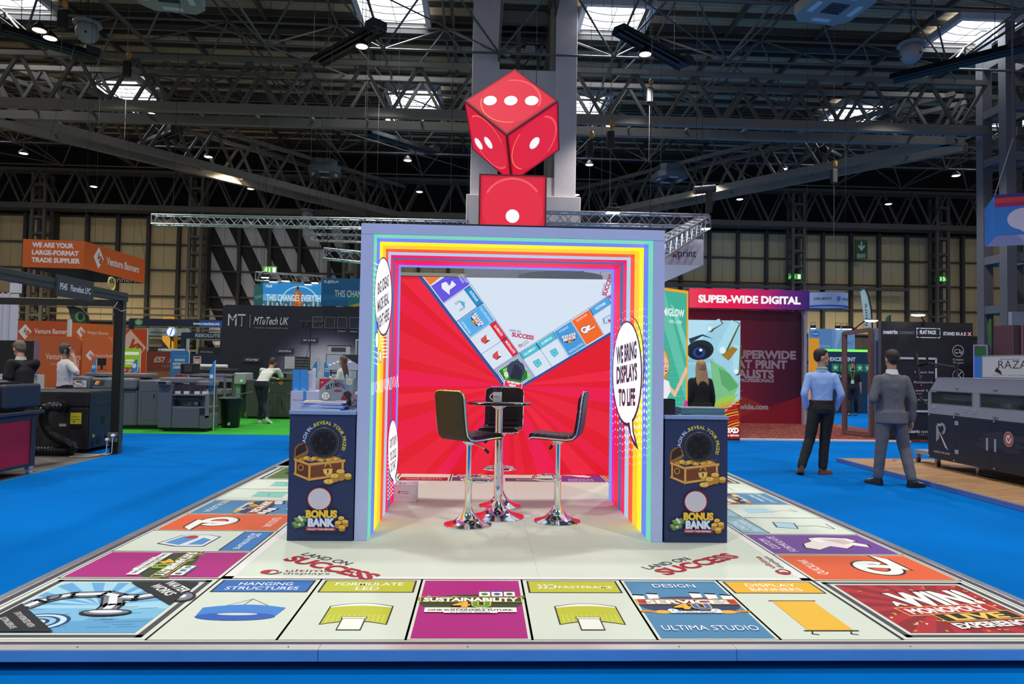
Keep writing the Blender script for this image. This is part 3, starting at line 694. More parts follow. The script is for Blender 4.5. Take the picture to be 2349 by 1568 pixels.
def tile(o, u, v, x0, x1, y0, y1, fn, lab=None):
    p = board_piece('board_tile', x0, x1, y0, y1, CREAMP)
    a = Art(fmap((*o, P), u, v), (0, 0, 1))
    a.rect(-.006, 0, .006, C0, LINE); a.rect(T-.006, 0, T+.006, C0, LINE, -1); a.rect(0, -.004, T, .004, LINE, -1); a.rect(0, C0-.004, T, C0+.004, LINE, -1)
    fn(a); a.build(p)
    if lab: p['label'] = lab
front = [(f_hang, 'field with blue hanging ring'), (f_led, 'yellow green field with curved screen, left of magenta'), (f_sus, 'magenta field in the front row'), (lambda a: f_led(a, True, ('FASTFRAME',)), 'yellow green field right of magenta'), (f_serv, 'steel blue field'), (f_ban, 'field with yellow roller banner')]
for i, (fn, l) in enumerate(front): tile((-INN+T*i, B0), (1, 0, 0), (0, 1, 0), -INN+T*i, -INN+T*(i+1), B0, B0+C0, fn, l)
kT = TY/T
left = [f_sus, f_fast, f_ql, lambda a: f_serv(a, 'SERVICES', 'INSTALLATION'), lambda a: f_white(a, 0), lambda a: f_white(a, 0)]
for i, fn in enumerate(left):
    y0 = B0+C0+TY*i; tile((-3+B0, y0+TY), (0, -kT, 0), (1, 0, 0), -3+B0, -INN, y0, y0+TY, fn)
right = [f_ql, f_purple, lambda a: f_white(a, 1), lambda a: f_white(a, 2), lambda a: f_serv(a, '', 'MARKETING/COLLATE & PACK'), lambda a: f_white(a, 3)]
for i, fn in enumerate(right):
    y0 = B0+C0+TY*i; tile((3-B0, y0), (0, kT, 0), (-1, 0, 0), INN, 3-B0, y0, y0+TY, fn)
back = [lambda a: f_red(a, 'MODULATE'), f_red, lambda a: f_serv(a, 'COLLATE & PACK', 'DISTRIBUTION', '#454a78'), f_dark, lambda a: f_purple(a, ('CUSTOM', 'STANDS')), f_ql]
for i, fn in enumerate(back):
    x0 = -INN+T*i; tile((x0+T, B0+2*C0+3.896), (-1, 0, 0), (0, -1, 0), x0, x0+T, B0+C0+3.896, B0+2*C0+3.896, fn)
def corner(x0, x1, y0, y1, ang, fn, lab=None):
    p = board_piece('board_corner', x0, x1, y0, y1, CREAMP); cx, cy = (x0+x1)/2, (y0+y1)/2; c, s2 = cos(ang), sin(ang)
    a = Art(lambda u, v: Vector((cx+u*c-v*s2, cy+u*s2+v*c, P)), (0, 0, 1)); h = C0/2
    a.frame(-h, -h, h, h, .006, LINE); a.frame(-h+.035, -h+.035, h-.035, h-.035, .035, GREYB); fn(a, h-.095); a.build(p)
    if lab: p['label'] = lab
def water(a, h):
    a.rect(-h, -h, h, h, '#9fd0e6')
    for i in range(9):
        t0 = .25+i*.34; a.poly([(.02, .0), (min(h, max(-h, 1.2*cos(t0))) if abs(cos(t0)) > abs(sin(t0)) else h*cos(t0)/abs(sin(t0)), h if abs(sin(t0)) >= abs(cos(t0)) else h*sin(t0)/abs(cos(t0))), (h*cos(t0+.16)/max(abs(sin(t0+.16)), abs(cos(t0+.16))), h*sin(t0+.16)/max(abs(sin(t0+.16)), abs(cos(t0+.16))))], '#5fa4d8', -1 if i else None)
    a.rect(-h, -h, h, -.05, '#78b8dc'); a.poly([(-h, -h), (h, -h), (h, -.2), (-h, -.3)], '#5b9fcf')
    for i in range(30):
        x, y = -h+.05+random.random()*2*h*.9, -h+.05+random.random()*h*.8; a.line([(x, y), (x+.06+.08*random.random(), y+.01)], .004, '#173a66', -1 if i else None)
    for k, c in ((.17, '#1b3c70'), (.15, '#bfe2f2'), (.12, '#1b3c70'), (.10, '#8cc4e4'), (.07, '#173058'), (.05, '#c8e8f4')): a.ell(-.17, -.27, k, k*.8, c)
    DK, LT, MD = '#14161d', '#e4e8ee', '#757c8a'
    body = [(-.30, .12), (-.22, .17), (-.05, .19), (.06, .14), (.16, .13), (.26, .19)]
    for c, g_ in ((DK, .118), (MD, .092), (LT, .042)):
        a.line(body, g_, c); a.line([(-.28, .13), (-.34, .06), (-.36, -.02)], g_*.95, c)
        a.line([(.03, .13), (.09, .0), (.10, -.09)], g_*1.05, c); a.line([(.28, .19), (.36, .25)], g_*.7, c)
        for s_ in (-1, 1): a.ell(.36+s_*.07*.7, .25-s_*.1, g_*.9, g_*.65, c, rot=-.9)
        a.ell(.36, .25, g_*.5, g_*.5, c)
    a.ell(.12, -.13, .14, .055, DK); a.ell(.12, -.125, .12, .04, MD); a.ell(.115, -.118, .09, .022, LT)
    a.ell(-.36, -.08, .03, .045, DK); a.ell(-.36, -.08, .02, .032, LT); a.ell(-.30, .12, .035, .05, DK); a.ell(-.30, .12, .022, .035, MD)
    a.poly([(h, h), (h, h-.42), (h-.42, h)], '#14151d'); a.poly([(-h, -h), (-h, -h+.42), (-h+.42, -h)], '#14151d')
    a.text('WATER', h-.115, h-.115, .06, '#eef0f2', w=.26, rot=-pi/4, bold=.02); a.text('WORKS', h-.175, h-.175, .06, '#eef0f2', w=.26, rot=-pi/4, bold=.02)
    a.text('STAY HYDRATED WITH', -h+.16, -h+.16, .03, '#eef0f2', w=.3, rot=-pi/4); a.text('ULTIMA DISPLAYS', -h+.11, -h+.11, .03, '#eef0f2', w=.22, rot=-pi/4)
def win(a, h):
    a.rect(-h, -h, h, h, '#8a1222')
    for i in range(16):
        t0 = i*pi/8; q = max(abs(sin(t0)), abs(cos(t0))); r_ = max(abs(sin(t0+.2)), abs(cos(t0+.2))); a.poly([(0, 0), (h*cos(t0)/q, h*sin(t0)/q), (h*cos(t0+.2)/r_, h*sin(t0+.2)/r_)], '#b01c2c', -1 if i else None)
    for i in range(46):
        x, y, r_ = -h+2*h*random.random(), -h+2*h*random.random(), random.random()*3; x = max(-h+.03, min(h-.03, x)); y = max(-h+.03, min(h-.03, y)); a.ell(x, y, .016, .008, '#d8a040' if i % 3 else '#f2d890', -1 if i else None, n=5, rot=r_)
    a.text('A', -.2, .02, .07, '#f6f2ee', bold=.05, out='#2a0a0e', rot=.14); a.text('WIN!', .1, .03, .24, '#f6f2ee', w=.52, bold=.05, out='#5c0c14', rot=.14, sh=.1)
    for x0, x1, y, hh, c in ((-.27, .33, -.055, .12, '#b3182c'), (-.13, .36, -.175, .11, '#161214')):
        R_ = lambda x, y_: (x*cos(.14)-y_*sin(.14), x*sin(.14)+y_*cos(.14))
        a.poly([R_(x0-.01, y-hh/2-.01), R_(x1+.01, y-hh/2-.01), R_(x1+.01, y+hh/2+.01), R_(x0-.01, y+hh/2+.01)], '#e2b04a'); a.poly([R_(x0, y-hh/2), R_(x1, y-hh/2), R_(x1, y+hh/2), R_(x0, y+hh/2)], c)
    a.text('MONOPOLY', .037, -.09, .08, '#f6f2ee', w=.52, bold=.04, rot=.14); a.text('LIVE', .14, -.2, .085, '#f2c45a', w=.36, bold=.04, rot=.14); a.text('EXPERIENCE', .15, -.32, .075, '#f6f2ee', w=.5, bold=.04, rot=.14, out='#2a0a0e')
def chance(a, h): a.rect(-h, -h, h, h, '#4b6a26'); a.ell(0, 0, .3, .2, '#263a18'); a.rect(-.3, -.38, .3, -.18, '#b3202e'); a.text('CHANCE', 0, -.32, .09, '#f2eeee', w=.45, bold=.03)
def deep(a, h): a.rect(-h, -h, h, h, '#7a1020'); a.ell(0, 0, .25, .25, '#a82a34')
corner(-3+B0, -INN, B0, B0+C0, 0, water, 'pale blue corner field with a tap'); corner(INN, 3-B0, B0, B0+C0, radians(0), win, 'deep red corner field')
corner(-3+B0, -INN, 4.971, 5.984, radians(180), chance, 'green corner field'); corner(INN, 3-B0, 4.971, 5.984, radians(180), deep, 'dark red far corner field')

# ---------------------------------------------------------------- light arch
AX0, AX1, AY0, AY1, AZ = -1.26, 1.178, 2.07, 3.93, 2.6
IX0, IX1, IZ = -1.16, 1.085, 2.515
FRM = mat('#b2c2f0', .5, .0, noise=.02, scale=3, name='silver_painted_carpet_sheen')  # matt silver frame; the carpet's blue reflection is put into the base colour
arch = thing('light_arch', 'walk-through back-lit arch with rainbow striped inner walls and silver frame coloured with a painted blue carpet reflection', 'arch', (0, 3, P))
bx('post', FRM, arch, (AX0, IX0, AY0, AY1, P+.001, 2.513), bev=.002); bx('post', FRM, arch, (IX1, AX1, AY0, AY1, P+.001, 2.513), bev=.002)
bx('lintel', FRM, arch, (AX0, AX1, AY0, AY1, 2.515, AZ), bev=.002)
bx('roof_cap', mat('#14161f'), arch, (AX0+.35, AX1+.02, AY0+.02, AY1, AZ+.002, AZ+.018))
STR = [(0, '#68d0b4'), (.161, '#587ef0'), (.33, '#f6ee10'), (.50, '#fccb18'), (.69, '#f4512a'), (.865, '#a4c8e6'), (1.04, '#ee0a5a'), (1.21, '#2a5f9e'), (1.35, '#ea1434'), (1.55, '#e000a0'), (1.70, '#5f93ea'), (1.86, None)]
EM = 1.0
def stripes(a, x0, x1):
    for (d0, c), (d1, _) in zip(STR, STR[1:]): a.rect(AY0+d0, x0, AY0+d1, x1, c, -1, nx=1)
a = Art(lambda y, z: Vector((IX1-.002, y, z)), (-1, 0, 0), em=EM); stripes(a, P, IZ); a.build(arch, 'inner_wall_print')
a = Art(lambda y, z: Vector((IX0+.002, y, z)), (1, 0, 0), em=EM); stripes(a, P, IZ); a.build(arch, 'inner_wall_print')
a = Art(lambda y, x: Vector((x, y, IZ-.002)), (0, 0, -1), em=EM); stripes(a, IX0, IX1); a.build(arch, 'ceiling_print')
bx('back_lintel', mat('#b2c2f0', .4), arch, (AX0, AX1, AY1, AY1+.01, IZ, AZ))  # same painted blue carpet reflection as the frame
# prints on the right inner wall (authored on the wall plane)
def wall_art(X, s_, K=1.0): a = Art(lambda px, py: ax(px, py, X), (s_, 0, 0), em=K, yd=True, step=.0003); a.L = 6; return a
a = wall_art(IX1-.004, -1)
q = lambda u, v: (1390+u/2.75, 680+v/2.75)
first = True
for r_ in range(22):
    for c_ in range(18):
        u = 30+c_*15.2; v = 95+r_*46-.72*(u-100)*.18+(8 if c_ % 2 else 0)
        d = sqrt(((u-165)/150)**2+((v-560)/520)**2); sz = 1.15-d
        if c_ > 11: sz += .12
        if sz < .12 or u > 285: continue
        x, y = q(u, v); a.ell(x, y, min(1.9, 2.0*sz), min(6.2, 7.5*sz), '#ffffff', None if first else -1, n=10); first = False
x, y = q(137, 485); 
tail = [q(*p) for p in ((135, 790), (172, 770), (178, 850), (192, 905), (208, 968), (178, 935), (156, 880))]
BD = '#2a1a3c'
a.ring(*q(158, 430), 32, 112, 2.2, BD, a0=-1.5, a1=.5); a.ell(x, y, 34.5, 121, BD); a.poly(tail, BD)
a.ell(x-.5, y-2, 32, 115.5, '#fdfbff'); a.poly([q(*p) for p in ((150, 780), (166, 765), (170, 850), (186, 920), (162, 870))], '#fdfbff')
for t_, u0, u1, v0, v1 in (('WE BRING', 68, 196, 420, 318), ('DISPLAYS', 70, 200, 550, 450), ('TO LIFE', 82, 188, 700, 600)):
    xx, yy = q((u0+u1)/2, (v0+v1)/2+(v0-v1)/2); a.text(t_, xx, yy-6, (v0-v1)/2.75, BD, w=(u1-u0)/2.75, bold=.045, sk=-.33 if 'WE' in t_ else -.2 if 'DIS' in t_ else -.05)
a.build(arch, 'speech_bubble_print')
a = wall_art(IX0+.004, 1)
for i in range(14):
    y0 = 600+i*13+(60 if i > 8 else 0); a.poly([(853, y0), (868, y0+6), (868, y0+10)], '#d8f4ee', -1 if i else None)
for i in range(8): y0 = 760+i*8; a.poly([(870+i, y0), (892, y0+2), (870+i, y0+5)], '#fdf6c0', -1 if i else None)
a.ell(878.7, 680, 20.5, 91, BD); a.ell(878.2, 679, 19, 87, '#fbfbff')
for t_, yy, w_ in (('BIG IDEAS', 665, 25), ('MADE REAL', 705, 26), ('RIGHT HERE', 743, 27)): a.text(t_, 878, yy, 26, BD, w=w_, bold=.03, sk=-.85)
for cx_, cy_, rx, ry in ((863.5, 780, 4.6, 19.5), (871, 817, 3.2, 15)): a.ell(cx_, cy_, rx, ry, BD); a.ell(cx_, cy_, rx-.9, ry-2, '#fbfbff')
for i in range(9):
    x_ = 852+i*7; y_ = 905-i*2
    if i % 3 == 0: a.line([(x_, y_), (x_+3.5, y_-2), (x_+3.5, y_-28), (x_, y_-26)], .9, '#f4fbff', -1 if i else None, closed=True)
    elif i % 3 == 1: a.ring(x_+2, y_-16, 2.8, 12, .9, '#f4fbff', l=-1)
    else: a.line([(x_, y_), (x_+2.5, y_-28), (x_+5, y_-2)], .9, '#f4fbff', -1)
f_ = True
for r_ in range(14):
    for c_ in range(9):
        x_ = 889+c_*3.4; y_ = 1045+r_*9-c_*4.5
        if y_ > 1150-(x_-889)*1.2 or x_ > 912: continue
        a.ell(x_, y_, 1.2, 2.0, '#fdf0f6', None if f_ else -1, n=8); f_ = False
a.ell(900.5, 1034, 12.2, 71, BD); a.ell(900, 1031, 11.2, 67, '#fbfbff'); a.poly([(899, 1095), (905, 1092), (905, 1116)], '#fbfbff')
for t_, yy, w_ in (("I DON'T KNOW", 1022, 16), ('YOU COULD', 1052, 15), ('DO THAT', 1078, 12)): a.text(t_, 900, yy, 20, BD, w=w_, bold=.03, sk=-.8)
a.build(arch, 'speech_bubble_print')

# ---------------------------------------------------------------- dice
DR = .98
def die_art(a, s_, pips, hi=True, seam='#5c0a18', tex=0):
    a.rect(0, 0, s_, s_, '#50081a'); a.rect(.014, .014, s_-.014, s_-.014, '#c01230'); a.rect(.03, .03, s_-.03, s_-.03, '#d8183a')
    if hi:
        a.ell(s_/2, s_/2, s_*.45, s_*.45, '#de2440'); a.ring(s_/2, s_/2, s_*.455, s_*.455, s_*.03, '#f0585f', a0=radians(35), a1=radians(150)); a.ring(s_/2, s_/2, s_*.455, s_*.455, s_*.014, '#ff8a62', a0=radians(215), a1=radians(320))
    for x, y in pips: a.ell(x*s_, y*s_, s_*.1, s_*.1, '#f6f8ff')
def fab(name, parent, vs, m_): o = MB().add(vs, [tuple(range(len(vs)))]).build(name, m_); return wp(o, parent)
d1 = thing('dice', 'lower red glowing dice with one white dot standing on the arch', 'dice', (-.045, 2.8, AZ+.018))
s1 = .585; x0, y0, z0 = -.335, 2.5, AZ+.02
bx('body', mat('#8a0f24', .6), d1, (x0+.004, x0+s1-.004, y0+.004, y0+s1, z0, z0+.52), bev=.012)
for (o, u, v, n) in (((x0, y0, z0-.065), (1, 0, 0), (0, 0, 1), (0, -1, 0)), ((x0, y0+s1, z0-.065), (0, -1, 0), (0, 0, 1), (-1, 0, 0)), ((x0+s1, y0, z0-.065), (0, 1, 0), (0, 0, 1), (1, 0, 0))):
    f0 = fmap(o, u, v); f = lambda a_, b_, f0=f0, z0=z0: (lambda p: Vector((p.x, p.y, max(p.z, z0+.001))))(f0(a_, b_))
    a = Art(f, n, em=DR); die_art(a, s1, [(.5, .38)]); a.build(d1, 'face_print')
d2 = thing('dice', 'upper red glowing dice balanced on its corner, showing three dots', 'dice', (-.04, 2.85, 3.2))
N_ = Vector((-.110, 2.338, 3.428)); e1 = Vector((-.6339, .4259, .6455)); e2 = Vector((.7638, .2136, .6091)); e3 = Vector((.1215, .8792, -.4607)); s2 = .585
sh = Vector((0, 0, .0))
cen = N_+(e1+e2+e3)*s2/2
mb = MB(); c8 = [N_+(e1*i+e2*j+e3*k)*s2 for i in (0, 1) for j in (0, 1) for k in (0, 1)]; c8 = [cen+(p-cen)*.985 for p in c8]
mb.add(c8, [(0, 1, 3, 2), (4, 6, 7, 5), (0, 4, 5, 1), (2, 3, 7, 6), (0, 2, 6, 4), (1, 5, 7, 3)]); B(mb, 'body', mat('#5c0a18', .6), d2, bev=.01)
for o, u, v, pips in ((N_, e1, e2, [(.28, .72), (.5, .5), (.72, .28)]), (N_, e1, e3, [(.5, .5), (.78, .72)]), (N_, e3, e2, [(.5, .5)]), (N_+e1*s2, e2, e3, [(.5, .5)])):
    n = u.cross(v); n = n if (o+(u+v)*s2/2-cen).dot(n) > 0 else -n
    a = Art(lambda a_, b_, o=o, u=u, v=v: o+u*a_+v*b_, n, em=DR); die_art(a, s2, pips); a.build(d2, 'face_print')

# ---------------------------------------------------------------- prize counters
def counter(x0, x1, y0, h, lab):
    t = thing('prize_counter', lab, 'counter', ((x0+x1)/2, y0+.2, P), 0, 'prize counters beside the arch')
    bx('cabinet', mat('#1d2f5c', .55, noise=.03), t, (x0, x1, y0, y0+.38, P+.001, P+h-.028), bev=.002)
    bx('worktop', mat('#7f9bd0', .35), t, (x0-.004, x1+.004, y0-.012, y0+.39, P+h-.028, P+h), bev=.002)
    k = .000875; f = lambda u, v: Vector((x0+(u-36)*k, y0, P+(1490-v)*.000867)); a = Art(f, (0, -1, 0), yd=True)
    # treasure chest drawing
    a.poly([(80, 750), (85, 660), (120, 620), (180, 620), (205, 660), (200, 720), (95, 770)], '#8a5a30'); a.poly([(95, 740), (98, 670), (130, 635), (170, 632), (190, 665), (185, 705)], '#2c1a12'); a.line([(85, 752), (205, 690)], 16, '#9a6a2a')
    for i in range(16): a.ell(150+i*22, 765-16*sin(i*2.3)**2, 26, 17, ['#d7a83a', '#b9862a', '#e8c25a'][i % 3])
    a.poly([(92, 765), (215, 810), (215, 950), (90, 900)], '#5c3120'); a.poly([(215, 810), (528, 770), (522, 890), (215, 950)], '#7a4228')
    for p_ in (((90, 762), (215, 808), 24), ((215, 808), (530, 770), 26), ((90, 890), (215, 940), 22), ((215, 942), (524, 895), 24), ((222, 815), (222, 945), 22), ((515, 785), (515, 885), 22), ((100, 775), (100, 895), 18)): a.line([p_[0], p_[1]], p_[2], '#c08a3c'); a.line([p_[0], p_[1]], p_[2]*.45, '#e0b262')
    for i in range(5): a.line([(240, 840+i*20), (500, 812+i*19)], 2, '#4a2616', -1 if i else None)
    a.ring(145, 835, 28, 30, 9, '#c08a3c'); a.ring(385, 830, 32, 38, 11, '#d3a040', a0=pi, a1=2*pi); a.poly([(340, 845), (428, 838), (424, 885), (385, 915), (348, 885)], '#d9a944'); a.poly([(350, 852), (418, 846), (415, 880), (385, 902), (357, 880)], '#efcf78'); a.ell(385, 862, 9, 9, '#2a1a10'); a.rect(381, 865, 389, 890, '#2a1a10')
    def coins(cx, cy, n, rx=40, ry=22):
        for i in range(n):
            yy = cy-i*15; a.ell(cx, yy+7, rx, ry, '#8a5c18'); a.ell(cx, yy, rx, ry, '#d9ac40')
        a.ell(cx, cy-(n-1)*15, rx*.72, ry*.7, '#f0d078'); a.text('U', cx, cy-(n-1)*15+ry*.4, ry*.8, '#a87824', bold=.04)
    coins(497, 925, 5, 38, 20); coins(565, 915, 2, 32, 20); coins(445, 935, 3, 40, 22); coins(395, 955, 1, 45, 22)
    for i in range(14): a.ell(455+random.random()*60*(1 if i % 2 else -4.5), 715+random.random()*25 if i % 2 else 1180+random.random()*60, 4, 4, ['#d9c24a', '#58a0d8', '#6fae4a', '#c02a4a'][i % 4], -1 if i else None, n=5)
    # badge ring without the figure
    a.ell(318, 1112, 108, 104, '#a8203c'); a.ell(318, 1112, 98, 94, '#d8dae6'); a.ell(318, 1112, 90, 86, '#c9ccdc')
    # money and coins by the lettering
    for (cx_, cy_) in ((130, 1340), (150, 1300)):
        a.poly([(cx_-50, cy_-18), (cx_+40, cy_-40), (cx_+65, cy_-8), (cx_-20, cy_+18)], '#7aa05c'); a.poly([(cx_-50, cy_-18), (cx_-20, cy_+18), (cx_-20, cy_+38), (cx_-50, cy_+2)], '#3f6a38'); a.poly([(cx_-20, cy_+18), (cx_+65, cy_-8), (cx_+65, cy_+12), (cx_-20, cy_+38)], '#56824a'); a.line([(cx_-5, cy_-30), (cx_+22, cy_+4)], 22, '#e4e6dc')
    coins(515, 1310, 3, 28, 17); coins(552, 1340, 3, 28, 17); coins(488, 1350, 3, 28, 17); coins(525, 1375, 2, 30, 18)
    a.text('BONUS', 342, 1275, 62, '#f2c832', w=275, bold=.06, out='#122048', ow=.05); a.text('BANK', 342, 1352, 66, '#e2e8fa', w=235, bold=.06, out='#2a6ac0', ow=.06)
    a.poly([(200, 1362), (476, 1366), (470, 1378), (478, 1394), (202, 1390), (212, 1376)], '#a8203c'); a.text('COLLECT YOUR REWARD!', 338, 1387, 15, '#f4eef0', w=235, bold=.03)
    g = Art(lambda u, v: Vector((x0+u, y0, P+v)), (0, -1, 0)); cx, cz = (345-36)*k, (1490-612)*.000867
    for ch, a0, col in (('REACH IN....', radians(157), '#c4d2f2'), ('REVEAL YOUR PRIZE!', radians(50), '#d9cf3a')): g.arc(ch, cx, cz, .145, a0, .0255, col, bold=.03, kern=.90)
    g.build(t, 'lettering'); a.build(t)
    # round reach-in opening with perforated foam
    R_ = Matrix.Translation((x0+cx, y0, P+cz)) @ Matrix.Rotation(radians(90), 4, 'X'); pr_ = [(.108, .0), (.117, .0), (.12, .004), (.12, .008), (.117, .01), (.108, .01)]
    mb = MB(); mb.loft([[R_ @ Vector((r_*cos(2*pi*j/40), r_*sin(2*pi*j/40), z_)) for j in range(40)] for r_, z_ in pr_+[pr_[0]]], caps=False); B(mb, 'ring', mat('#5a5240', .3, .5), t, smooth=True)
    mb = MB(); c = Vector((x0+cx, y0-.004, P+cz)); mb.cyl(c+Vector((0, .004, 0)), c, .106, 40); B(mb, 'foam_disc', mat('#0a0d18', .9), t)
    dp = Art(lambda u, v: c+Vector((u, 0, v)), (0, -1, 0)); dp.ring(0, 0, .106, .106, .014, '#122a48', n=40)
    for i, (u, v) in enumerate(((-.06, .07), (.045, .06), (-.02, .02), (.075, .01), (-.07, -.02), (.02, -.03), (-.03, -.07), (.05, -.075), (0, .088))):
        dp.ell(u*.95, v*.95, .0125, .0125, '#16263f', n=16); dp.ell(u*.95, v*.95, .008, .008, '#060810', n=12)
    dp.build(t, 'foam_holes')
    return t
counter(-1.776, -1.268, 2.055, 1.01, 'navy prize counter left of the arch, with stacked magazines on top'); counter(1.192, 1.70, 2.065, 1.01, 'navy prize counter right of the arch, with black cup holder on top')

# ---------------------------------------------------------------- video wall
SY = 5.515
lw = thing('video_wall', 'large glowing red and white screen wall behind the bar stools', 'screen', (0, SY, P))
bx('cabinet', DARK, lw, (-1.56, 1.52, SY+.001, SY+.12, P+.006, 2.622))
a = Art(lambda x, y: ay(x, y, SY), (0, -1, 0), em=.86, yd=True, step=.0004)
X0_, X1_, Y0_, Y1_ = 876, 1428, 632, 1088
yb = lambda x: 1086+(x-912)*4/482; yt = lambda x: 633.5+(x-922)*7.5/478
a.poly([(X0_, yt(X0_)), (X1_, yt(X1_)), (X1_, yb(X1_)), (X0_, yb(X0_))], '#e80626')
def clipray(cx, cy, t0, t1, col, l):
    pts = [(cx, cy)]
    for t in (t0, (t0+t1)/2, t1):
        dx, dy = cos(t), sin(t); k = 1e9
        if dx > 1e-6: k = min(k, (X1_-cx)/dx)
        if dx < -1e-6: k = min(k, (X0_-cx)/dx)
        if dy > 1e-6: k = min(k, (yb(1150)-2-cy)/dy)
        if dy < -1e-6: k = min(k, (640-cy)/dy)
        pts.append((cx+dx*k, cy+dy*k))
    a.poly(pts, col, l)
tA = pi*-.05; i = 0
while tA < pi*1.35:
    wd = .17+.09*((i*7) % 3); clipray(1170, 885, tA, tA+wd*.62, ['#f41c3c', '#f2064c', '#ee1636', '#f00a3e'][i % 4], -1 if i else None); tA += wd; i += 1
Cq = lambda u, v: (960+u/5.6, 620+v/5.6); Bq = lambda u, v: (1180+u/3.919, 500+v/3.919)
AP = Cq(1165, 1600)
def cl(pts):
    return [(max(X0_, min(X1_, x)), max(yt(x)+.0, y)) for x, y in pts]
BLU = '#33519c'; WH = '#dceafa'; TL = '#5a7fc8'
a.poly([(959, yt(959)), AP, (1168.5, 905), (1168.5, 905), (1175, 902), Bq(860, 1050), (X1_, 750), (X1_, yt(X1_))], BLU)
inner = [(968, yt(968)), (1171, 898), Bq(860, 1025), (X1_, 744), (X1_, yt(X1_))]; a.poly(inner, WH)
def quad(pts, col, f=Cq, l=None): a.poly(cl([f(*p) for p in pts]), col, l)
def inset(pts, k):
    cx = sum(p[0] for p in pts)/len(pts); cy = sum(p[1] for p in pts)/len(pts); return [(cx+(x-cx)*k, cy+(y-cy)*k) for x, y in pts]
O = [(152, 203), (325, 425), (493, 657), (655, 872), (808, 1075), (960, 1275)]; I = [(490, -20), (665, 190), (833, 415), (992, 640), (1143, 855), (1290, 1060)]
lnp = lambda p, q_, w_=.9, c='#27408c', l=None, f=Cq: a.line(cl([f(*p), f(*q_)]), w_, c, l)
lnp((50, 73), (1120, 1500)); lnp((610, 85), (1290, 1060), .8)
quad([(65, 75), (285, 82), (150, 190)], '#fc7a2c')
quad([(165, 205), (335, 80), (605, 85), (655, 180), (320, 415)], '#6456e6')
quad([(295, 165), (355, 145), (400, 200), (430, 130), (485, 185), (440, 220), (400, 250), (400, 315), (300, 230)], '#f2f4ff')
a.text('CUSTOM', *Cq(575, 110), 5.2, '#f2f4ff', w=22, rot=radians(56)); a.text('STANDS', *Cq(535, 120), 5.2, '#f2f4ff', w=20, rot=radians(56))
for k in range(6): lnp(O[k], I[k], 1.6 if k == 2 else .8)
def hdr(k, col, t_, w_):
    o, i_, o2, i2 = O[k], I[k], O[k+1], I[k+1]; L = lambda p, q_, t: (p[0]+(q_[0]-p[0])*t, p[1]+(q_[1]-p[1])*t)
    pts = [L(o, i_, .76), L(o, i_, .985), L(o2, i2, .985), L(o2, i2, .76)]; quad(pts, '#27408c'); quad(inset(pts, .94), col)
    m_ = inset(pts, 0)[0]; p = Cq(*m_); a.text(t_, p[0]-1.4, p[1]+1.2, 5.6, '#f2f8ff', w=w_, rot=radians(54), bold=.03)
hdr(1, '#1192cc', 'OUTDOOR', 29); hdr(3, '#e81c30', 'ILLUMILOCK', 29); hdr(4, '#e81c30', 'MODULATE', 33)
quad([(520, 385), (595, 410), (595, 480), (560, 450)], '#4fb4da'); 
for p_ in (((460, 430), (520, 388)), ((480, 440), (545, 395)), ((530, 525), (595, 480)), ((530, 505), (590, 465))): lnp(*p_, .9, '#2a3c5c')
quad(inset([O[2], I[2], I[3], O[3]], .93), '#53b2ee'); a.text('COLLATE & PACK', *Cq(850, 575), 5, '#f2f8ff', w=40, rot=radians(54)); a.text('DISTRIBUTION', *Cq(600, 740), 5, '#f2f8ff', w=33, rot=radians(54))
def mini(cx, cy, f, rot):
    x, y = f(cx, cy); c, s_ = cos(rot), sin(rot); g = lambda u, v: (x+u*c-v*s_, y+u*s_+v*c)
    a.poly([g(17*cos(t), 10*sin(t)) for t in [i*pi/9 for i in range(18)]], '#24407c'); first = True
    for i in range(6): a.poly([g(-15+i*5.4, -9), g(-11+i*5.4, -9), g(-11+i*5.4, -3), g(-15+i*5.4, -3)], '#e8ecf4', None if first else -1); first = False
    a.text('SERVICES', *g(0, 4), 6, '#f6f6f8', w=30, rot=rot, bold=.05, out='#b8202c'); a.text('4U', *g(0, 11), 6, '#f2b02c', w=11, rot=rot, bold=.05, out='#1c2c5c')
mini(745, 640, Cq, radians(54))
for (cx, cy) in ((862, 885), (1010, 1090)):
    quad([(cx-60, cy-5), (cx+5, cy-60), (cx+60, cy+10), (cx-5, cy+60), (cx-55, cy+30)], '#8a1c24'); quad([(cx-56, cy-4), (cx+3, cy-52), (cx+20, cy+10), (cx-5, cy+54), (cx-52, cy+28)], '#e24a4a'); quad([(cx+5, cy-58), (cx+60, cy+8), (cx+20, cy+8)], '#f2f4f6')
cor = [(960, 1275), (1290, 1060), (1505, 1375), (1165, 1590)]
quad(inset(cor, .95), '#27408c'); quad(inset(cor, .91), WH); quad(inset(cor, .85), '#27408c'); quad(inset(cor, .81), WH); quad(inset(cor, .75), '#1f7a34')
quad([(1080, 1270), (1180, 1230), (1150, 1380), (1120, 1400)], '#7fd85c'); quad([(1390, 1260), (1440, 1390), (1400, 1420)], '#8fe06a')
x, y = Cq(1250, 1275); a.ell(x, y, 20.5, 21, '#343c60'); quad([(1200, 1290), (1235, 1200), (1270, 1220), (1330, 1290), (1320, 1410), (1170, 1390)], '#1c2238')
a.text('G', *Cq(1125, 1360), 9, '#f4f6f8', bold=.06)
quad([(1105, 1405), (1335, 1455), (1325, 1520), (1255, 1525), (1090, 1480)], '#f4e6ea'); quad(inset([(1105, 1405), (1335, 1455), (1325, 1520), (1255, 1525), (1090, 1480)], .93), '#e8283c')
a.text('GO BEYOND', *Cq(1217, 1452), 4.6, '#ffffff', w=29, rot=radians(10), bold=.05); a.text('PRINT', *Cq(1205, 1490), 4.6, '#ffffff', w=16, rot=radians(10), bold=.05)
